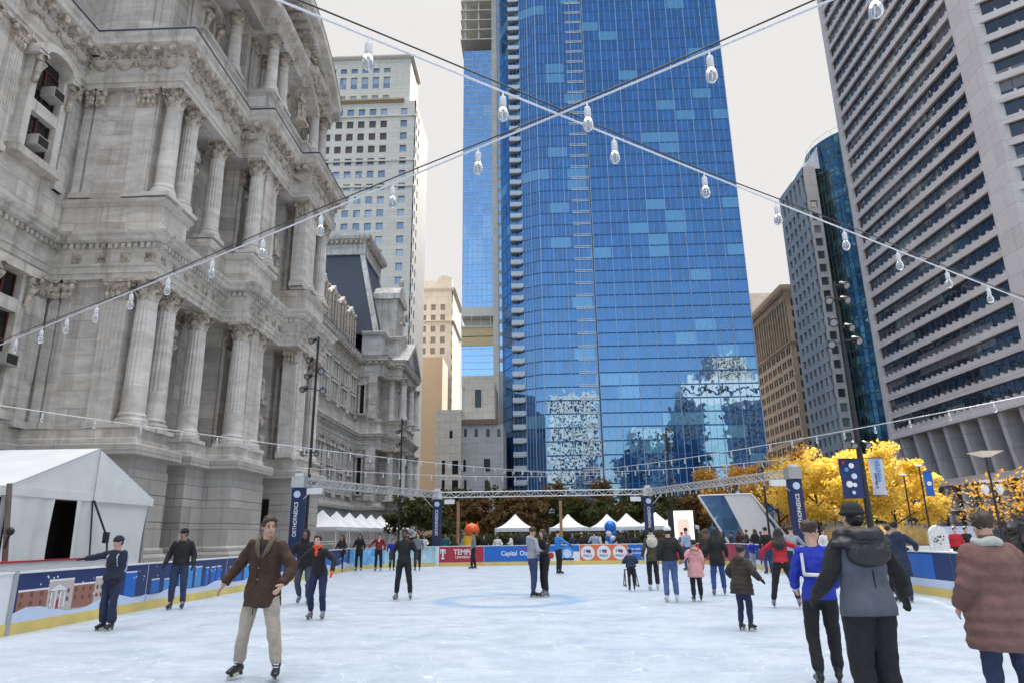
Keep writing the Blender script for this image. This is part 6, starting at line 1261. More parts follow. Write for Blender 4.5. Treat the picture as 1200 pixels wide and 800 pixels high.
HB = mat('hair_black', (.010, .008, .008), .5, var=.3, vscale=30, bump=.6, bscale=90); HBR = mat('hair_brown', (.045, .024, .014), .5, var=.35, vscale=30, bump=.6, bscale=90); HAU = mat('hair_auburn', (.085, .03, .015), .5, var=.35, vscale=30, bump=.6, bscale=90)
M_boot_b = mat('black_leather', (.015, .015, .017), .3, var=.1); M_boot_w = mat('white_leather', (.55, .55, .58), .35, var=.1); M_boot_g = mat('grey_boot', (.16, .16, .20), .4, var=.5, vscale=12); M_blade = mat('steel_blade', (.6, .6, .50), .2, metal=.9, var=0)
M_eye = mat('eye_dark', (.015, .01, .008), .2, var=0); M_lip = mat('lip', (.42, .15, .13), .5, var=0); M_fur = mat('fur_trim', (.30, .20, .12), .9, var=.5, vscale=30, bump=1, bscale=60)
def norm(v): v = np.array(v, float); return v/(np.linalg.norm(v)+1e-9)
def loft(mb, secs, n=14):
    """secs: (centre, right vec*rx, fwd vec*ry)"""
    vs = []
    for c, a, b in secs:
        for k in range(n): t = 2*math.pi*k/n; vs.append(np.array(c)+np.array(a)*math.cos(t)+np.array(b)*math.sin(t))
    m = len(secs)
    return mb.add(vs, [(i*n+k, i*n+(k+1) % n, (i+1)*n+(k+1) % n, (i+1)*n+k) for i in range(m-1) for k in range(n)]+[tuple(range(n))[::-1], tuple(range((m-1)*n, m*n))], True)
def limb(mb, pts, rs, n=12):
    """tapered limb with rounded ends; resampled so joints bend smoothly"""
    P = [np.array(p, float) for p in pts]; out, R = [], []
    for i in range(len(P)-1):
        for t in (0, .25, .5, .75): out.append(P[i]*(1-t)+P[i+1]*t); R.append(rs[i]*(1-t)+rs[i+1]*t)
    out.append(P[-1]); R.append(rs[-1]); sm = [out[0]]+[(out[i-1]+2*out[i]+out[i+1])/4 for i in range(1, len(out)-1)]+[out[-1]]
    mb.tube(sm, R, n); mb.ell(sm[0], (R[0],)*3, 10, 8); mb.ell(sm[-1], (R[-1],)*3, 10, 8); return mb
def ik(a, b, l1, l2, pole):
    a, b, pole = np.array(a, float), np.array(b, float), norm(pole); d = b-a; L_ = np.linalg.norm(d); L_ = min(L_, (l1+l2)*.995); u = norm(d); b = a+u*L_
    x = (l1*l1-l2*l2+L_*L_)/(2*L_); h = math.sqrt(max(0, l1*l1-x*x)); w = pole-u*(pole@u); return a+u*x+norm(w)*h, b
def person(label, px=None, foot=None, at=None, face=180, h=1.75, sex='m', skin='light', top=BLK, bottom=BLK, hair=HB, hairstyle='short', hat=None, boots='b', lean=0, side=0, crouch=.0, feet=((-.11, 0, 0), (.11, 0, 0)), toe=(8, -8),
           hands=((-.10, .06, -.50), (.10, .06, -.50)), elbow=((-.25, -1, 0), (.25, -1, 0)), head=(0, 0), coat=.0, puffy=0, bulk=1., flare=0., hood=None, gloves=None, skates=True, detail=1, group='skaters on the ice', cuffs=None, scarf=None, collar=None, inner=None, pack=None, extra=None, vest=None, bell=0., legw=1., z=0., pants_h=None, trim=None):
    s = h/1.75; lift = .07 if skates else .02
    if at is None: g = onZ(px, foot, 0); at = (g[0], g[1])
    th = R_(face); cs, sn = math.cos(th), math.sin(th)
    T = thing('person', label, 'person', (at[0], at[1], z), group); T.rotation_euler = (0, 0, th)
    vox = (.030, .018, .011)[detail]
    kids = 0 if detail == 0 else 1
    pel = np.array([0, 0, .95-crouch])*s+np.array([0, 0, lift]); fc = (np.array(feet[0][:2])+np.array(feet[1][:2]))/2; pel[:2] += fc*s*(.55 if any(f[2] > .05 for f in feet) else .9)
    ln, sd_ = R_(lean), R_(side); up = norm([math.sin(sd_), math.sin(ln), math.cos(ln)*math.cos(sd_)]); rt = norm(np.cross([0, 1, 0], up)); rt = norm(np.array([1, 0, 0])-up*up[0]); fw = np.cross(up, rt)
    W_ = lambda r, f, u, o: o+rt*r*s+fw*f*s+up*u*s
    fem = sex == 'f'; shw = .175 if fem else .20
    if h < 1.45: shw *= .95
    chest = W_(0, .0, .34, pel); neck = W_(0, -.01, .53, pel); hy = R_(head[0]); hp = R_(head[1])
    hb = norm(up*.55+np.array([0, 0, .45])); hc = neck+hb*.155*s*(1.0)+fw*.015*s
    hf = np.array([math.sin(-hy)*math.cos(hp), math.cos(hy)*math.cos(hp), math.sin(hp)]); hr = norm(np.cross(hf, [0, 0, 1])); hu = np.cross(hr, hf); HR = np.stack([hr, hf, hu], 1)
    sh = [W_(-shw, 0, .455, pel), W_(shw, 0, .455, pel)]
    hipj = [W_(-.09, 0, -.02, pel), W_(.09, 0, -.02, pel)]
    ank, kn, el, wr = [], [], [], []
    for i in (0, 1):
        f = feet[i]; a = np.array([f[0]*s, f[1]*s, lift+.085*s+f[2]]); pole = np.array([(-.12, .12)[i]+f[0]*.5, 1, 0]); k_, a_ = ik(hipj[i], a, .43*s, .42*s, pole); kn.append(k_); ank.append(a_)
        hd_ = hands[i]; tgt = sh[i]+np.array([hd_[0], hd_[1], hd_[2]])*s; e_, w2 = ik(sh[i], tgt, .285*s, .255*s, elbow[i]); el.append(e_); wr.append(w2)
    # ---- body: one continuous skin
    B = MB(); ns = 14
    hs = s*(1.06 if h < 1.45 else 1)
    HP = lambda x, y, z_: hc+HR@(np.array([x, y, z_])*hs)
    B.ell(HP(0, -.012, .035), np.array([.076, .096, .090])*hs, 16, 12, HR); B.ell(HP(0, .022, -.045), np.array([.058, .068, .072])*hs, 14, 10, HR); B.ell(HP(0, .058, -.092), np.array([.028, .024, .020])*hs, 10, 8, HR)
    if detail:
        B.tube([HP(0, .084, .022), HP(0, .104, -.012), HP(0, .096, -.030)], [.009*hs, .0145*hs, .013*hs], 8)
        for a in (-1, 1): B.ell(HP(a*.077, -.008, -.008), np.array([.010, .018, .030])*hs, 8, 6, HR); B.ell(HP(a*.034, .070, -.028), np.array([.022, .018, .02])*hs, 8, 6, HR); B.ell(HP(a*.030, .078, .032), np.array([.022, .010, .008])*hs, 8, 6, HR)
    limb(B, [HP(0, -.02, -.05), neck-up*.03*s], [.056*s, .070*s])
    loft(B, [(W_(0, 0, u, pel), rt*a*s, fw*b*s) for u, a, b in [(-.08, .13, .10), (.0, .155, .105), (.15, .125, .09), (.34, .155, .105), (.46, .16, .08), (.52, .07, .06)]], ns)
    for i in (0, 1):
        limb(B, [sh[i], el[i], wr[i]], [.048*s, .040*s, .027*s]); limb(B, [hipj[i], kn[i], ank[i]], [.08*s, .052*s, .038*s])
        d = norm(wr[i]-el[i]); pn = norm(np.cross(d, [0, 1, 0]) if abs(d[1]) < .9 else np.cross(d, [1, 0, 0])); fwd_ = norm(np.cross(pn, d)); sg = (-1, 1)[i]
        if gloves is not None: continue
        # palm and fingers, slightly curled; thumb leaves the side of the palm
        pc = wr[i]+d*.05*s
        loft(B, [(wr[i]-d*.01*s, pn*.016*s, fwd_*.024*s), (wr[i]+d*.03*s, pn*.015*s, fwd_*.036*s), (wr[i]+d*.085*s, pn*.014*s, fwd_*.042*s)], 10)
        cur = -pn*sg*(1 if abs(pn[0]) > .3 else 1)
        for j, (off, ln_) in enumerate([(.032, .068), (.011, .078), (-.011, .073), (-.031, .058)]):
            b0 = wr[i]+d*.08*s+fwd_*off*s; b1 = b0+(d*.6+cur*.12)*ln_*.7*s; b2 = b1+(d*.75+cur*.75)*ln_*.5*s
            B.tube([b0, b1, b2], [.0098*s, .0092*s, .0075*s], 7)
        B.tube([wr[i]+d*.025*s+fwd_*.028*s, wr[i]+d*.055*s+fwd_*.055*s+cur*.01*s, wr[i]+d*.085*s+fwd_*.062*s+cur*.025*s], [.014*s, .0115*s, .009*s], 8)
    def fin(mb, name, mt, v=vox, fold=0., sm=2, parent=T, tex=None):
        me = mb.mesh(name); me.materials.append(mt); o = bpy.data.objects.new(name, me); COL.objects.link(o); o.parent = parent
        r = o.modifiers.new('join', 'REMESH'); r.mode = 'VOXEL'; r.voxel_size = v; r.use_smooth_shade = True
        if sm: q = o.modifiers.new('smooth', 'SMOOTH'); q.iterations = sm; q.factor = .6
        if fold: q = o.modifiers.new('folds', 'DISPLACE'); q.texture = tex or tex_f; q.strength = fold; q.mid_level = .5; q.texture_coords = 'GLOBAL' if False else 'LOCAL'
        return o
    fin(B, 'body', SK[skin], v=vox*(.62 if detail == 2 else .8), sm=1)
    if detail and hairstyle != 'hooded_back':
        for a in (-1, 1):
            e = MB(); e.ell(HP(a*.031, .083, .012), np.array([.0125, .007, .0065])*hs, 10, 6, HR); e.build('eye', M_eye, None).parent = T
            e = MB(); e.tube([HP(a*.014, .089, .030), HP(a*.032, .088, .036), HP(a*.050, .074, .030)], [.0035*hs, .0045*hs, .003*hs], 6); e.build('eyebrow', hair if hair is not None else HB, None).parent = T
        e = MB(); e.ell(HP(0, .086, -.060), np.array([.025, .009, .0075])*hs, 10, 6, HR); e.build('mouth', M_lip, None).parent = T
    # ---- trousers
    q = MB(); w_ = legw*1.10
    loft(q, [(W_(0, 0, u, pel), rt*a*s, fw*b*s) for u, a, b in [(-.10, .14, .105), (-.03, .160 if fem else .155, .112), (.08, .13, .092), (.12, .11, .08)]], 14)
    for i in (0, 1): bt_ = ank[i]*.90+kn[i]*.10; limb(q, [hipj[i], kn[i], bt_], [.098*s*w_, .072*s*w_, (.060+bell)*s*w_]); 
    fin(q, 'trousers', bottom, fold=.022*(detail > 0)+.008)
    # ---- jacket
    j = MB(); bk = bulk*(1+.10*puffy); hem = -.02-coat
    us = [hem]+[u for u in np.arange(hem+.06, .45, .055)]+[.46, .505, .53]
    def wid(u):
        pr = [(-.7, .205+flare), (-.02, .187), (.14, .160 if not fem else .148), (.32, .175 if not fem else .160), (.44, shw-.005), (.475, .158), (.505, .105), (.54, .066)]
        return float(np.interp(u, [p[0] for p in pr], [p[1] for p in pr])), float(np.interp(u, [-.7, -.02, .14, .32, .44, .54], [.175+flare*.7, .150, .120, .13, .105, .062]))
    secs = []
    for u in us:
        a, b = wid(u); m_ = bk*(1+(.036*puffy*(1 if int(round(u/.055)) % 2 else -1)))
        o = W_(0, .0, u, pel) if u > -.05 else W_(0, 0, -.05, pel)+np.array([0, 0, 1])*(u+.05)*s*.9+up*(u+.05)*s*.1
        secs.append((o, rt*a*s*m_, fw*b*s*m_))
    loft(j, secs, 18)
    for i in (0, 1):
        top_ = sh[i]*.90+chest*.10+up*.008*s; e_, w2 = el[i], wr[i]*.97+el[i]*.03; nseg = 10; pts = []; rs_ = []
        for k in range(nseg+1):
            t = k/nseg*2; p_ = top_*(1-t)+e_*t if t <= 1 else e_*(2-t)+w2*(t-1); r_ = np.interp(t, [0, 1, 2], [.069, .062, .048])*bk*(1+.07*puffy*(1 if k % 2 else -1)); pts.append(p_); rs_.append(r_*s)
        sm_ = [pts[0]]+[(pts[k-1]+2*pts[k]+pts[k+1])/4 for k in range(1, nseg)]+[pts[-1]]; 
        (j if vest is None else j).tube(sm_, rs_, 12); j.ell(sm_[0], (rs_[0],)*3, 10, 8)
    if hood == 'down': j.ell(W_(0, -.10, .50, pel), (.14*s, .10*s, .09*s), 12, 8); j.ell(W_(0, -.13, .42, pel), (.11*s, .06*s, .10*s), 12, 8)
    if hood == 'up': j.ell(HP(0, -.03, .02), np.array([.112, .125, .135])*hs, 16, 12, HR); limb(j, [HP(0, -.035, -.06), neck], [.10*s, .10*s])
    if collar: limb(j, [neck-up*.02*s, neck+up*.05*s], [.078*s, .075*s])
    jo = fin(j, 'jacket' if vest is None else 'jacket', top, fold=(.040 if detail == 2 else .030)*(1 if not puffy else .5)+.004, sm=1 if puffy else 2, v=vox*1.05)
    if hood == 'up':      # face shows in the hood opening
        e = MB(); e.ell(HP(0, .085, -.015), np.array([.062, .040, .085])*hs, 16, 12, HR); o = e.build('face', SK[skin], None); o.parent = T
        for a in (-1, 1): e = MB(); e.ell(HP(a*.03, .121, .012), np.array([.013, .006, .007])*hs, 8, 6, HR); e.build('eye', M_eye, None).parent = T
    if vest is not None:
        v_ = MB(); loft(v_, [(c, a*1.07, b*1.08) for (c, a, b) in secs if (c-pel)@up < .45*s], 18); fin(v_, 'vest', vest, fold=.012)
    if inner is not None: v_ = MB(); loft(v_, [(W_(0, .045, u, pel), rt*a*s, fw*.075*s*bk) for u, a in [(.02, .05), (.2, .05), (.38, .065), (.50, .055)]], 12); fin(v_, 'shirt', inner, sm=1)
    if cuffs is not None:
        for i in (0, 1): v_ = MB(); d = norm(wr[i]-el[i]); v_.tube([wr[i]-d*.05*s, wr[i]-d*.005*s], [.05*s*bk, .046*s*bk], 12); v_.build('cuff', cuffs, None).parent = T
    if scarf is not None: v_ = MB(); v_.tube([neck+np.array([math.cos(t)*.085, math.sin(t)*.085+.01, .02+.012*math.sin(3*t)])*s for t in np.linspace(0, 6.28, 14)], (.045 if scarf is not ORG else .028)*s, 10); (limb(v_, [W_(.05, .09, .5, pel), W_(.04, .15, .28, pel)], [.05*s, .05*s]) if scarf is not ORG else limb(v_, [W_(.0, .09, .5, pel), W_(.0, .13, .42, pel)], [.04*s, .03*s])); fin(v_, 'scarf', scarf, fold=.02)
    if trim is not None: v_ = MB(); v_.tube([W_(math.cos(t)*.11, -.10+math.sin(t)*.085, .54+.03*math.sin(t), pel) for t in np.linspace(0, 6.28, 16)], .04*s, 8); fin(v_, 'hood_trim', trim, fold=.04, tex=tex_h)
    # ---- gloves
    if gloves is not None:
        for i in (0, 1):
            d = norm(wr[i]-el[i]); pn = norm(np.cross(d, [0, 1, 0]) if abs(d[1]) < .9 else np.cross(d, [1, 0, 0])); fwd_ = norm(np.cross(pn, d)); v_ = MB()
            loft(v_, [(wr[i]-d*.03*s, pn*.03*s, fwd_*.034*s), (wr[i]+d*.03*s, pn*.024*s, fwd_*.042*s), (wr[i]+d*.09*s, pn*.02*s, fwd_*.046*s)], 10)
            for off, ln_ in [(.034, .065), (.012, .075), (-.012, .07), (-.033, .055)]: b0 = wr[i]+d*.085*s+fwd_*off*s; v_.tube([b0, b0+d*ln_*.6*s, b0+d*ln_*s+pn*(.02 if i == 0 else -.02)*s], [.0125*s, .012*s, .010*s], 7)
            v_.tube([wr[i]+d*.03*s+fwd_*.03*s, wr[i]+d*.085*s+fwd_*.07*s], [.016*s, .012*s], 7); fin(v_, 'glove', gloves, v=vox*.7, sm=1)
    # ---- hair
    if hair is not None and hood != 'up':
        q = MB()
        if hat is None:
            q.ell(HP(0, -.022, .050), np.array([.086, .100, .092])*hs, 16, 12, HR)
            for k in range(9 if detail else 4): a = -1+2*k/8 if detail else -1+2*k/3; q.ell(HP(a*.062, .062-abs(a)*.03, .100-abs(a)*.022), np.array([.026, .034, .024])*hs, 8, 6, HR)
            for a in (-1, 1): q.ell(HP(a*.074, .002, .022), np.array([.014, .03, .035])*hs, 8, 6, HR)
        else: q.ell(HP(0, -.035, -.01), np.array([.080, .075, .075])*hs, 12, 8, HR)
        if hairstyle == 'curly': 
            for k in range(26): a = k*2.4; r_ = .075*math.sqrt(k/26); q.ell(HP(r_*math.cos(a)*1.1, r_*math.sin(a)-.02, .125-.5*r_), np.array([.035, .035, .035])*hs, 8, 6, HR)
        if hairstyle in ('long', 'verylong'):
            L_ = .26 if hairstyle == 'long' else .42
            for a in (-1, 0, 1): q.tube([HP(a*.05, -.06, .03), HP(a*.07, -.075, -.09), hc+HR@np.array([a*.075, -.03, 0])-fw*.09*s-up*(L_*.7)*s+rt*a*.02*s, hc-fw*.12*s-up*L_*s+rt*a*.045*s], [.06*hs, .06*hs, .055*hs, .02*hs], 10)
            for a in (-1, 1): q.tube([HP(a*.072, .0, .04), HP(a*.086, .005, -.06), HP(a*.085, .0, -.06)-np.array([0, 0, L_*.45])*s+fw*.05*s], [.026*hs, .03*hs, .018*hs], 8)
        if hairstyle == 'bun': q.ell(HP(0, -.11, .09), np.array([.045, .045, .045])*hs, 10, 8, HR)
        fin(q, 'hair', hair, v=vox*.75, fold=.022*hs if detail else .01, sm=1, tex=tex_h)
    if hat:
        q = MB(); kind, hm = hat
        q.ell(HP(0, -.010, .055), np.array([.090, .108, .088])*hs, 16, 12, HR)
        if kind in ('beanie', 'pom'): q.tube([HP(math.cos(t)*.086, math.sin(t)*.104-.008, .040) for t in np.linspace(0, 6.3, 18)], .017*hs, 8)
        if kind == 'pom': q.ell(HP(0, -.02, .165), np.array([.035]*3)*hs, 10, 8)
        if kind == 'cap': q.ell(HP(0, .115, .045), np.array([.062, .06, .010])*hs, 14, 6, HR)
        fin(q, 'hat', hm, v=vox*.8, fold=.006, sm=1)
    # ---- boots and blades
    bm_ = {'b': M_boot_b, 'w': M_boot_w, 'g': M_boot_g, 'r': mat('rental_boot', (.03, .03, .05), .35, var=.3)}[boots]
    for i in (0, 1):
        a = ank[i]; ft = R_(toe[i]); fd = np.array([math.sin(-ft), math.cos(ft), 0]); lifted = feet[i][2]
        if lifted > .05: fd = norm(fd+np.array([0, 0, -.55 if feet[i][1] < 0 else .2]))
        sdv = norm(np.cross(fd, [0, 0, 1])); dn = norm(np.cross(sdv, fd)) ; dn = -dn if dn[2] > 0 else dn
        shn = norm(kn[i]-a); q = MB(); sole = a+dn*.075*s
        limb(q, [a+shn*.075*s, a+shn*.0*s], [.057*s, .052*s]); loft(q, [(sole-fd*.07*s, sdv*.028*s, dn*.03*s), (sole-fd*.045*s-dn*.02*s, sdv*.042*s, dn*.05*s), (sole+fd*.04*s-dn*.012*s, sdv*.046*s, dn*.050*s), (sole+fd*.12*s+dn*.004*s, sdv*.052*s, dn*.036*s), (sole+fd*.175*s+dn*.008*s, sdv*.034*s, dn*.022*s), (sole+fd*.19*s+dn*.01*s, sdv*.012*s, dn*.012*s)], 12)
        nm_ = 'skate' if skates else 'shoe'; o = fin(q, nm_, bm_, v=max(.01, vox*.8), sm=1)
        if skates:
            c0 = sole+dn*.032*s; q = MB(); bt = c0+dn*(.048)
            P0 = [c0-fd*.08*s, c0+fd*.17*s, bt+fd*.19*s, bt-fd*.10*s]; q.poly([p_-sdv*.0025 for p_ in P0], sdv*.005); q.build('blade', M_blade, None, fix=True).parent = o
            q = MB(); q.tube([c0-fd*.05*s-dn*.01, c0-fd*.05*s+dn*.03], .022*s, 8); q.tube([c0+fd*.11*s-dn*.01, c0+fd*.11*s+dn*.03], .022*s, 8); q.build('blade_post', M_boot_b if boots != 'w' else M_boot_w, None).parent = o
            if detail and boots != 'w':
                q = MB()
                for k in range(4): c = a+fd*(.045+.014*k)*s+dn*(-.035+.027*k)*s; q.tube([c-sdv*.028*s, c+fd*.006*s, c+sdv*.028*s], .006*s, 5)
                q.build('laces', M_wht, None).parent = o
    if pack is not None:
        for a in (-1, 1): q = MB(); q.tube([W_(a*.105, -.11, .40, pel), W_(a*.10, .0, .515, pel), W_(a*.115, .125, .40, pel), W_(a*.13, .11, .22, pel), W_(a*.15, -.03, .16, pel)], .016*s, 6); q.build('strap', pack, None).parent = T
        q = MB(); loft(q, [(W_(0, -.19, u, pel), rt*.13*s, fw*.07*s) for u in (.08, .12, .38, .44)], 12); fin(q, 'backpack', pack, sm=2)
    if extra: extra(T, locals())
    return T
D2, D1, D0 = 2, 1, 0
# placket and buttons of the near brown coat
def coat_front(T, L_):
    W_, pel, s, rt, up, fw = (L_[k] for k in ('W_', 'pel', 's', 'rt', 'up', 'fw'))
    for u in (-.16, -.04, .09, .22): q = MB(); q.ell(W_(.015, .165 if u < 0 else .15, u, pel), (.011, .006, .011), 8, 6); q.build('button', mat('brass_button', (.45, .30, .15), .3, metal=.6, var=0), None).parent = T
    q = MB(); q.tube([W_(.03, .158-.0*u, u, pel) for u in (-.30, -.1, .1, .3)], .006, 5); q.build('placket', BRN, None).parent = T
    for a in (-1, 1): q = MB(); q.tube([W_(a*.085, .0, .555, pel), W_(a*.085, .085, .53, pel), W_(a*.06, .135, .42, pel), W_(a*.02, .15, .34, pel)], [.028, .032, .034, .012], 8); q.build('collar', cl_('corduroy', (.11, .085, .06), bscale=120), None).parent = T
person('man in a brown suede jacket and khaki trousers skating towards the camera', at=onZ(299, 795)[:2], face=176, h=1.80, top=BRN, bottom=KHA, hair=HBR, hairstyle='short', boots='b', lean=4, side=-3,
       feet=((-.27, .05, 0), (.24, -.04, 0)), toe=(18, -12), hands=((-.10, .20, -.42), (.26, .10, -.44)), elbow=((-.5, -.6, 0), (.3, -1, 0)), head=(40, -8), coat=.20, bulk=1.16, detail=D2, extra=coat_front, inner=cl_('charcoal', (.02, .02, .025)), legw=1.02)
person('woman in a navy jacket and knit hat, arm stretched to the left, pale blue straps', at=onZ(125, 738)[:2], face=172, h=1.62, sex='f', top=NVY, bottom=cl_('dark_denim', (.02, .028, .07)), hair=HBR, hat=('beanie', cl_('navy_knit', (.015, .018, .035))), boots='b', feet=((-.10, .02, 0), (.12, -.02, 0)), hands=((.02, .12, -.52), (.56, .05, -.10)), elbow=((-.6, -1, 0), (0, -1, -.5)), head=(-15, -5), bulk=1.14, coat=.05, detail=D1, bell=.022, gloves=BLK, pack=LBL)
person('person in a black hooded top and cap skating by the left boards', at=(-8.75, 17.3), face=192, h=1.80, top=BLK, bottom=cl_('mid_denim', (.03, .045, .10)), hair=HB, hat=('cap', BLK), boots='r', feet=((-.13, 0, 0), (.13, .04, 0)), hands=((-.10, .12, -.48), (.12, .15, -.46)), head=(-35, 0), detail=D1, skin='tan', bulk=1.08, gloves=BLK, hood='down')
person('man in a dark hooded coat just behind the woman with orange gloves', at=onZ(353, 708)[:2], face=186, h=1.80, top=BLK, bottom=cl_('grey_denim', (.05, .06, .08)), hair=HB, hood='up', skin='dark', boots='g', lean=12, crouch=.05, feet=((-.16, .05, 0), (.12, -.25, .06)), hands=((-.16, .16, -.42), (.2, .1, -.42)), bulk=1.12, coat=.05, detail=D1, puffy=.6)
person('woman in a black jacket with orange scarf and gloves, leaning forward', at=onZ(372, 725)[:2], face=178, h=1.66, sex='f', top=BLK, bottom=cl_('indigo', (.016, .022, .075)), hair=HBR, hairstyle='bun', boots='g', lean=22, crouch=.03, feet=((-.12, .03, 0), (.16, 0, 0)), hands=((-.20, .10, -.42), (.26, .12, -.40)), elbow=((-.8, -.6, 0), (.8, -.6, 0)), scarf=ORG, gloves=ORG, head=(0, 6), detail=D1, coat=.04)
person('bearded man all in black skating near the rink centre', at=onZ(472, 702)[:2], face=180, h=1.74, top=BLK, bottom=BLK, hair=HB, skin='dark', boots='g', feet=((-.20, .02, 0), (.18, 0, 0)), toe=(15, -15), hands=((-.16, .12, -.46), (.16, .12, -.46)), coat=.08, detail=D1, bulk=1.02, extra=lambda T, L_: MB().ell(L_['HP'](0, .055, -.085), np.array([.055, .045, .042])*L_['hs'], 12, 8, L_['HR']).build('beard', HB, None).__setattr__('parent', T))
person('woman with reddish hair and a dark coat at the far left corner', at=onZ(398, 670)[:2], face=160, h=1.68, sex='f', top=DBR, bottom=BLK, hair=HAU, hairstyle='long', boots='g', hands=((-.05, .2, -.35), (.1, .2, -.3)), detail=D1, coat=.1, feet=((-.12, 0, 0), (.1, -.1, 0)))
person('woman in a long black coat standing by the icy blue board', at=onZ(420, 668.5)[:2], face=182, h=1.74, sex='f', top=BLK, bottom=BLK, hair=HBR, hairstyle='long', boots='g', coat=.28, detail=D1, feet=((-.13, 0, 0), (.13, 0, 0)), hands=((-.08, .1, -.46), (.10, .22, -.36)))
person('man in a red plaid shirt over white at the far left corner', at=onZ(443, 668.5)[:2], face=184, h=1.74, top=PLD, bottom=BLK, hair=HB, inner=WHT, boots='g', feet=((-.13, 0, 0), (.13, 0, 0)), hands=((-.12, .08, -.48), (.30, .12, -.36)), detail=D1)
person('child in a royal blue jacket behind the black clad man', at=onZ(459, 668)[:2], face=200, h=1.45, top=RBL, bottom=BLK, hair=HBR, boots='g', detail=D1, hands=((-.2, .1, -.3), (.1, .1, -.4)))
person('person in a grey jacket beside the black clad man, far side', at=onZ(489, 668)[:2], face=178, h=1.72, top=GRY, bottom=BLK, hair=HBR, boots='g', detail=D0)
person('boy in a grey top and dark trousers before the crimson board', at=onZ(555, 666)[:2], face=100, h=1.74, top=GRY, bottom=BLK, hair=HB, skin='tan', boots='b', detail=D1, feet=((-.10, .1, 0), (.10, -.1, 0)), hands=((-.05, .15, -.46), (.05, .1, -.48)))
# the couple
person('man in a grey hooded sweatshirt and jeans embracing the long haired woman', at=onZ(625, 699)[:2], face=-66, h=1.74, top=LGR, bottom=JEAN, hair=HBR, boots='b', feet=((-.09, .04, 0), (.10, -.05, 0)), hands=((.04, .30, -.28), (.02, .24, -.33)), elbow=((-.6, -1, -.3), (.6, -1, -.3)), head=(8, -14), hood='down', detail=D1, bulk=1.05, lean=2)
person('woman with long brown hair in black leaning on the grey hooded man', at=(onZ(624, 699)[0]+.36, onZ(624, 699)[1]+.05), face=118, h=1.68, sex='f', top=BLK, bottom=BLK, hair=HBR, hairstyle='verylong', boots='g', feet=((-.11, .03, 0), (.12, -.02, 0)), hands=((-.04, .25, -.30), (.20, .10, -.42)), head=(10, 0), detail=D1, coat=.06, lean=5)
person('person in a bright blue vest passing behind the kissing couple', at=onZ(655, 672)[:2], face=-60, h=1.72, top=cl_('bright_blue', (.02, .20, .60)), bottom=BLK, hair=HB, gloves=BLK, detail=D0, hands=((.0, .3, -.3), (.42, .25, -.28)))
person('small child in a padded navy jacket pushing a skating aid', at=onZ(741, 692)[:2], face=4, h=1.10, top=NPR, bottom=BLK, hair=HB, hat=('beanie', BLK), boots='b', puffy=1, bulk=1.25, hands=((-.08, .28, -.25), (.08, .28, -.25)), detail=D1, lean=6)
a = onZ(741, 687); t = thing('skating_aid', 'low dark frame the small child in navy leans on', 'skating aid', (a[0], a[1]+.25, 0)); b = MB()
for sx_ in (-1, 1): b.tube([(a[0]+sx_*.2, a[1]-.1, .03), (a[0]+sx_*.2, a[1]+.6, .03)], .02, 6); b.tube([(a[0]+sx_*.2, a[1]-.05, .03), (a[0]+sx_*.17, a[1]+.35, .50)], .018, 6); b.tube([(a[0]+sx_*.2, a[1]+.55, .03), (a[0]+sx_*.17, a[1]+.35, .50)], .018, 6)
b.tube([(a[0]-.2, a[1]+.35, .50), (a[0]+.2, a[1]+.35, .50)], .02, 6); b.build('frame', M_black, t)
person('person in a cream scarf and camouflage jacket seen from behind', at=onZ(767, 691)[:2], face=2, h=1.70, sex='f', top=OLV, bottom=BLK, hair=HB, hairstyle='bun', boots='w', hands=((-.12, .04, -.50), (.12, .04, -.50)), scarf=CRM, coat=.16, detail=D1, extra=lambda T, L_: MB().ell(L_['W_'](0, -.09, .38, L_['pel']), (.17, .09, .17), 12, 8).build('shawl', CRM, None).__setattr__('parent', T))
person('person in a white knit hat, black jacket and jeans seen from behind', at=onZ(788, 705)[:2], face=0, h=1.70, sex='f', top=BLK, bottom=JEAN_L, hair=HB, hat=('beanie', WHT), boots='w', puffy=.7, bulk=1.18, feet=((-.12, 0, 0), (.12, 0, 0)), hands=((-.10, .05, -.48), (.16, .05, -.46)), detail=D1, coat=.02)
person('child in a long pink coat with a fur trimmed hood seen from behind', at=onZ(818, 704)[:2], face=0, h=1.36, sex='f', top=PNK, bottom=BLK, hair=HB, boots='b', coat=.30, puffy=.5, bulk=1.22, flare=.02, trim=M_fur, hood='down', hands=((-.30, .08, -.36), (.06, .06, -.46)), detail=D1, legw=1.1)
person('woman with very long black hair and blue jeans gliding away', at=onZ(846, 697)[:2], face=-8, h=1.66, sex='f', top=BLK, bottom=cl_('clear_denim', (.03, .07, .22)), hair=HB, hairstyle='verylong', boots='g', feet=((-.20, -.05, 0), (.10, .12, 0)), detail=D1, coat=.22, bulk=1.1, lean=4, hands=((-.12, .1, -.46), (.12, .1, -.46)))
person('woman with auburn hair skating off behind the pink coat', at=onZ(827, 672)[:2], face=-20, h=1.70, sex='f', top=DBR, bottom=BLK, hair=HAU, hairstyle='verylong', boots='b', detail=D0, feet=((-.12, 0, 0), (.45, -.3, .05)), lean=10)
person('person in a pale blue jacket by the lit poster', at=onZ(807, 668)[:2], face=30, h=1.76, top=LBL, bottom=JEAN, hair=HB, detail=D0)
person('child in a dark brown padded coat with the hood down skating to the right', at=onZ(872, 739)[:2], face=-52, h=1.30, top=DBR, bottom=cl_('deep_indigo', (.02, .025, .07)), hair=HB, hairstyle='bun', skin='tan', boots='b', puffy=1, coat=.24, bulk=1.28, flare=.04, hood='down', feet=((-.10, .05, 0), (.12, .10, 0)), hands=((-.22, .16, -.36), (.22, .10, -.38)), detail=D1, lean=8, gloves=BLK)
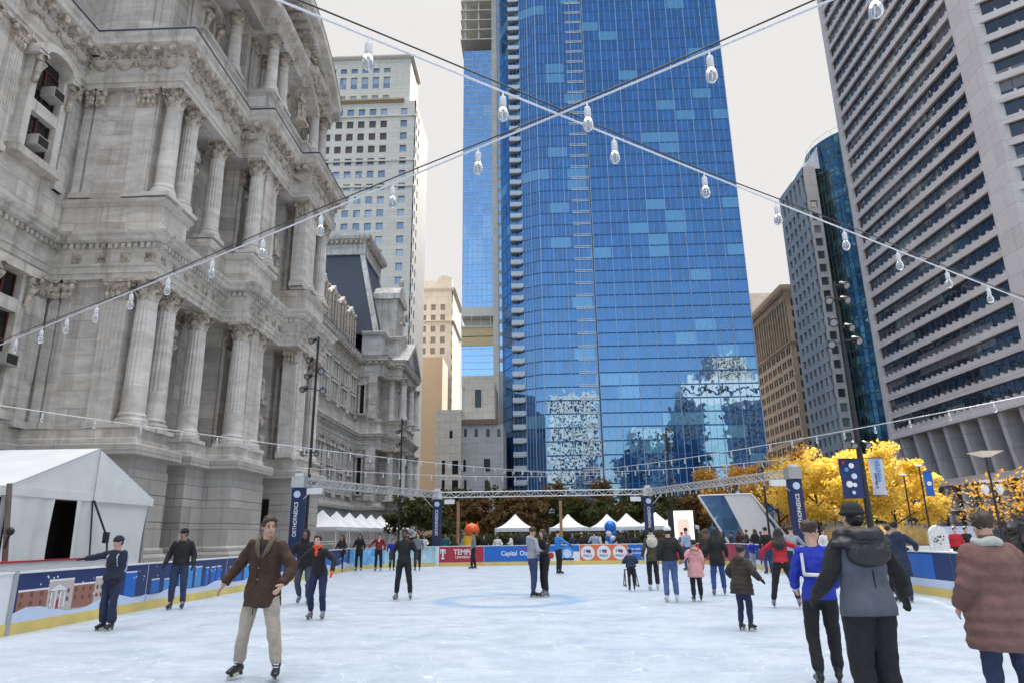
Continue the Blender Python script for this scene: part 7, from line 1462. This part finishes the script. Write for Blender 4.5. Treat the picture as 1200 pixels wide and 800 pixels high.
person('woman in a bright red top with long dark hair, one skate kicked out right', at=onZ(915, 712)[:2], face=-18, h=1.62, sex='f', top=RED, bottom=BLK, hair=HB, hairstyle='verylong', boots='g', lean=12, feet=((-.14, .05, 0), (.42, -.10, .04)), hands=((-.26, .14, -.38), (.30, .20, -.22)), elbow=((-.8, -.6, 0), (.8, -.4, -.3)), detail=D1, gloves=BLK)
person('small child in a bright blue jacket by the far right boards', at=onZ(884, 669)[:2], face=20, h=1.25, top=RBL, bottom=LGR, hair=HB, boots='b', detail=D1, hands=((-.2, .1, -.3), (.2, .1, -.32)), hat=('beanie', NVY))
person('person in black skating behind the red topped woman', at=onZ(902, 672)[:2], face=10, h=1.72, top=BLK, bottom=JEAN, hair=HB, detail=D0)
person('man in a grey sweater and jeans seen from behind near the truss leg', at=onZ(932, 683)[:2], face=-6, h=1.72, top=LGR, bottom=cl_('navy_denim', (.02, .03, .07)), hair=HBR, boots='r', detail=D1, hands=((-.2, .16, -.38), (.22, .1, -.40)), lean=6, side=6)
def jersey(T, L_):
    W_, pel = L_['W_'], L_['pel']
    for a in (-1, 1): q = MB(); q.tube([W_(a*.145, -.125, u, pel) for u in (.20, .32, .44)], .017, 6); q.build('white_stripe', WHT, None).parent = T
    q = MB(); q.tube([W_(-.15, -.118, .20, pel), W_(0, -.165, .19, pel), W_(.15, -.118, .20, pel)], .022, 6); q.build('white_stripe', WHT, None).parent = T
person('person in a royal blue jersey with white stripes left of the grey vest', at=(onZ(964, 800)[0]+.02, onZ(964, 800)[1]-.15), face=-14, h=1.66, sex='f', top=RBL, bottom=BLK, hair=HBR, hairstyle='curly', boots='b', bulk=1.06, feet=((-.10, -.05, 0), (.12, .1, 0)), head=(-62, -5), hands=((-.05, .22, -.42), (.05, .25, -.40)), detail=D2, cuffs=WHT, coat=.06, lean=5, crouch=.03, extra=jersey)
def big_hood(T, L_):
    W_, pel, s = L_['W_'], L_['pel'], L_['s']; q = MB()
    q.ell(W_(0, -.06, .47, pel), (.27, .15, .07), 18, 10); q.ell(W_(0, -.15, .38, pel), (.20, .09, .12), 16, 10); q.tube([W_(-.13, .06, .55, pel), W_(-.16, -.05, .55, pel), W_(-.09, -.17, .53, pel), (W_(.0, -.20, .52, pel)), W_(.09, -.17, .53, pel), W_(.16, -.05, .55, pel), W_(.13, .06, .55, pel)], [.04, .055, .06, .06, .06, .055, .04], 10)
    L_['fin'](q, 'hood', cl_('black_shell', (.018, .018, .024), .45, var=.3), fold=.05)
    q = MB(); q.tube([W_(0, -.155, u, pel) for u in (-.05, .25)], .006, 5); q.build('seam', BLK, None).parent = T
gx = onY(1003, 612, 6.3)
person('person in a black and slate padded vest with a big hood, back to the camera', at=(gx[0], 6.3), face=8, h=1.76, top=BLK, bottom=BLK, hair=HB, hat=('beanie', BLK), boots='b', bulk=1.13, puffy=.4, coat=.10, vest=SLT, hood='down', hands=((-.12, .2, -.42), (.26, .14, -.44)), gloves=BLK, detail=D2, lean=4, legw=1.3, extra=big_hood)
person('person in a long navy hooded coat leaning by the right boards', at=onZ(1061, 705)[:2], face=-6, h=1.72, top=NPR, bottom=cl_('tight_denim', (.02, .03, .07)), hair=HB, boots='r', coat=.42, bulk=1.2, flare=.02, hood='down', detail=D1, hands=((-.15, .16, -.38), (.30, .20, -.30)), feet=((-.13, 0, 0), (.15, 0, 0)), hairstyle='bun')
person('person in dark navy resting an arm on the right boards beyond the long coat', at=(9.35, 19.2), face=-70, h=1.66, top=NVY, bottom=BLK, hair=HB, detail=D1, hands=((.1, .35, -.25), (.1, .3, -.3)), lean=8)
gx = onY(1150, 606, 6.2)
person('person in a long mauve quilted coat and jeans, back to the camera', at=(gx[0], 6.2), face=-4, h=1.66, sex='f', top=MAU, bottom=cl_('blue_jean', (.03, .04, .09)), hair=HBR, boots='b', coat=.32, puffy=1, bulk=1.34, flare=.03, collar=1, detail=D2, hands=((-.08, .14, -.46), (.18, .16, -.42)), feet=((-.15, 0, 0), (.15, 0, 0)), scarf=cl_('pale_scarf', (.45, .46, .44)), hairstyle='short')
gx = onY(1193, 612, 7.6)
person('person in black with long dark hair cut off by the right frame edge', at=(gx[0]+.1, 7.6), face=-10, h=1.66, sex='f', top=BLK, bottom=BLK, hair=HB, hairstyle='long', boots='b', bulk=1.2, detail=D1, hands=((-.15, .2, -.4), (.15, .2, -.4)))
# ---- onlookers beyond the boards (only their upper halves show)
tops = [BLK, NVY, GRY, LGR, DBR, RED, TEAL, LBL, WHT, OLV, BRN, NPR]; tn = {id(BLK): 'black', id(NVY): 'navy', id(GRY): 'grey', id(LGR): 'light grey', id(DBR): 'dark brown', id(RED): 'red', id(TEAL): 'teal', id(LBL): 'pale blue', id(WHT): 'white', id(OLV): 'mottled olive', id(BRN): 'brown', id(NPR): 'padded navy'}
rp = np.random.RandomState(11)
spots = [(583, 45.5, 8), (599, 46, 8), (612, 44.5, 1), (671, 44.5, 11), (682, 46, 0), (690, 45, 1), (697, 43.5, 7), (703, 45, 8), (728, 44, 4), (736, 46, 1), (745, 44, 0), (774, 43.5, 0), (800, 44, 2), (826, 45, 4), (838, 46, 9), (848, 44, 0), (858, 43, 1), (868, 44, 10), (876, 45.5, 4), (886, 43, 0), (893, 44, 3), (511, 46, 0), (522, 48, 6), (533, 46, 4), (545, 48, 3), (497, 50, 8), (478, 47, 4), (567, 47, 0)]
places = ['left of the crimson board', 'above the bank advertisement', 'above the orange badges', 'near the lit poster', 'before the glass entrance']
seen = {}
for k, (px, Y, ti) in enumerate(spots):
    mt_ = tops[ti]; pl_ = places[0] if px < 545 else places[1] if px < 650 else places[2] if px < 760 else places[3] if px < 830 else places[4]
    key = (ti, pl_); seen[key] = seen.get(key, 0)+1; suf = ['', ' (right one)', ' (rightmost)'][seen[key]-1]
    person('onlooker in %s top behind far boards, %s%s' % (tn[id(mt_)], pl_, suf), at=(onY(px, 640, Y)[0], Y), face=float(rp.choice([180, 170, 200, 90, -80, 10])), h=1.62+.2*rp.rand(), sex='mf'[k % 2], skin=['light', 'tan', 'dark'][k % 3], top=mt_, bottom=BLK, hair=[HB, HBR, HAU][k % 3], hairstyle='long' if k % 2 else 'short', skates=False, detail=0, hat=('beanie', tops[(ti+3) % 12]) if k % 4 == 0 else None, group='onlookers beyond the far boards', bulk=1.1, hands=((-.1, .25, -.3), (.1, .1, -.48)))
for k, (px, Y, ti, lab) in enumerate([(985, 24, 1, 'onlooker in navy beyond the right boards behind the hooded vest'), (1120, 30, 5, 'onlooker in red beyond the right boards beside the white board'), (1133, 31, 0, 'onlooker in black beyond the right boards, left of the mauve coat'), (965, 33, 8, 'onlooker in white beyond the right boards behind the blue jersey')]):
    person(lab, at=(onY(px, 630, Y)[0], Y), face=150+20*k, h=1.68, top=tops[ti], bottom=BLK, hair=HB, skates=False, detail=0, group='onlookers beyond the right boards', bulk=1.1)
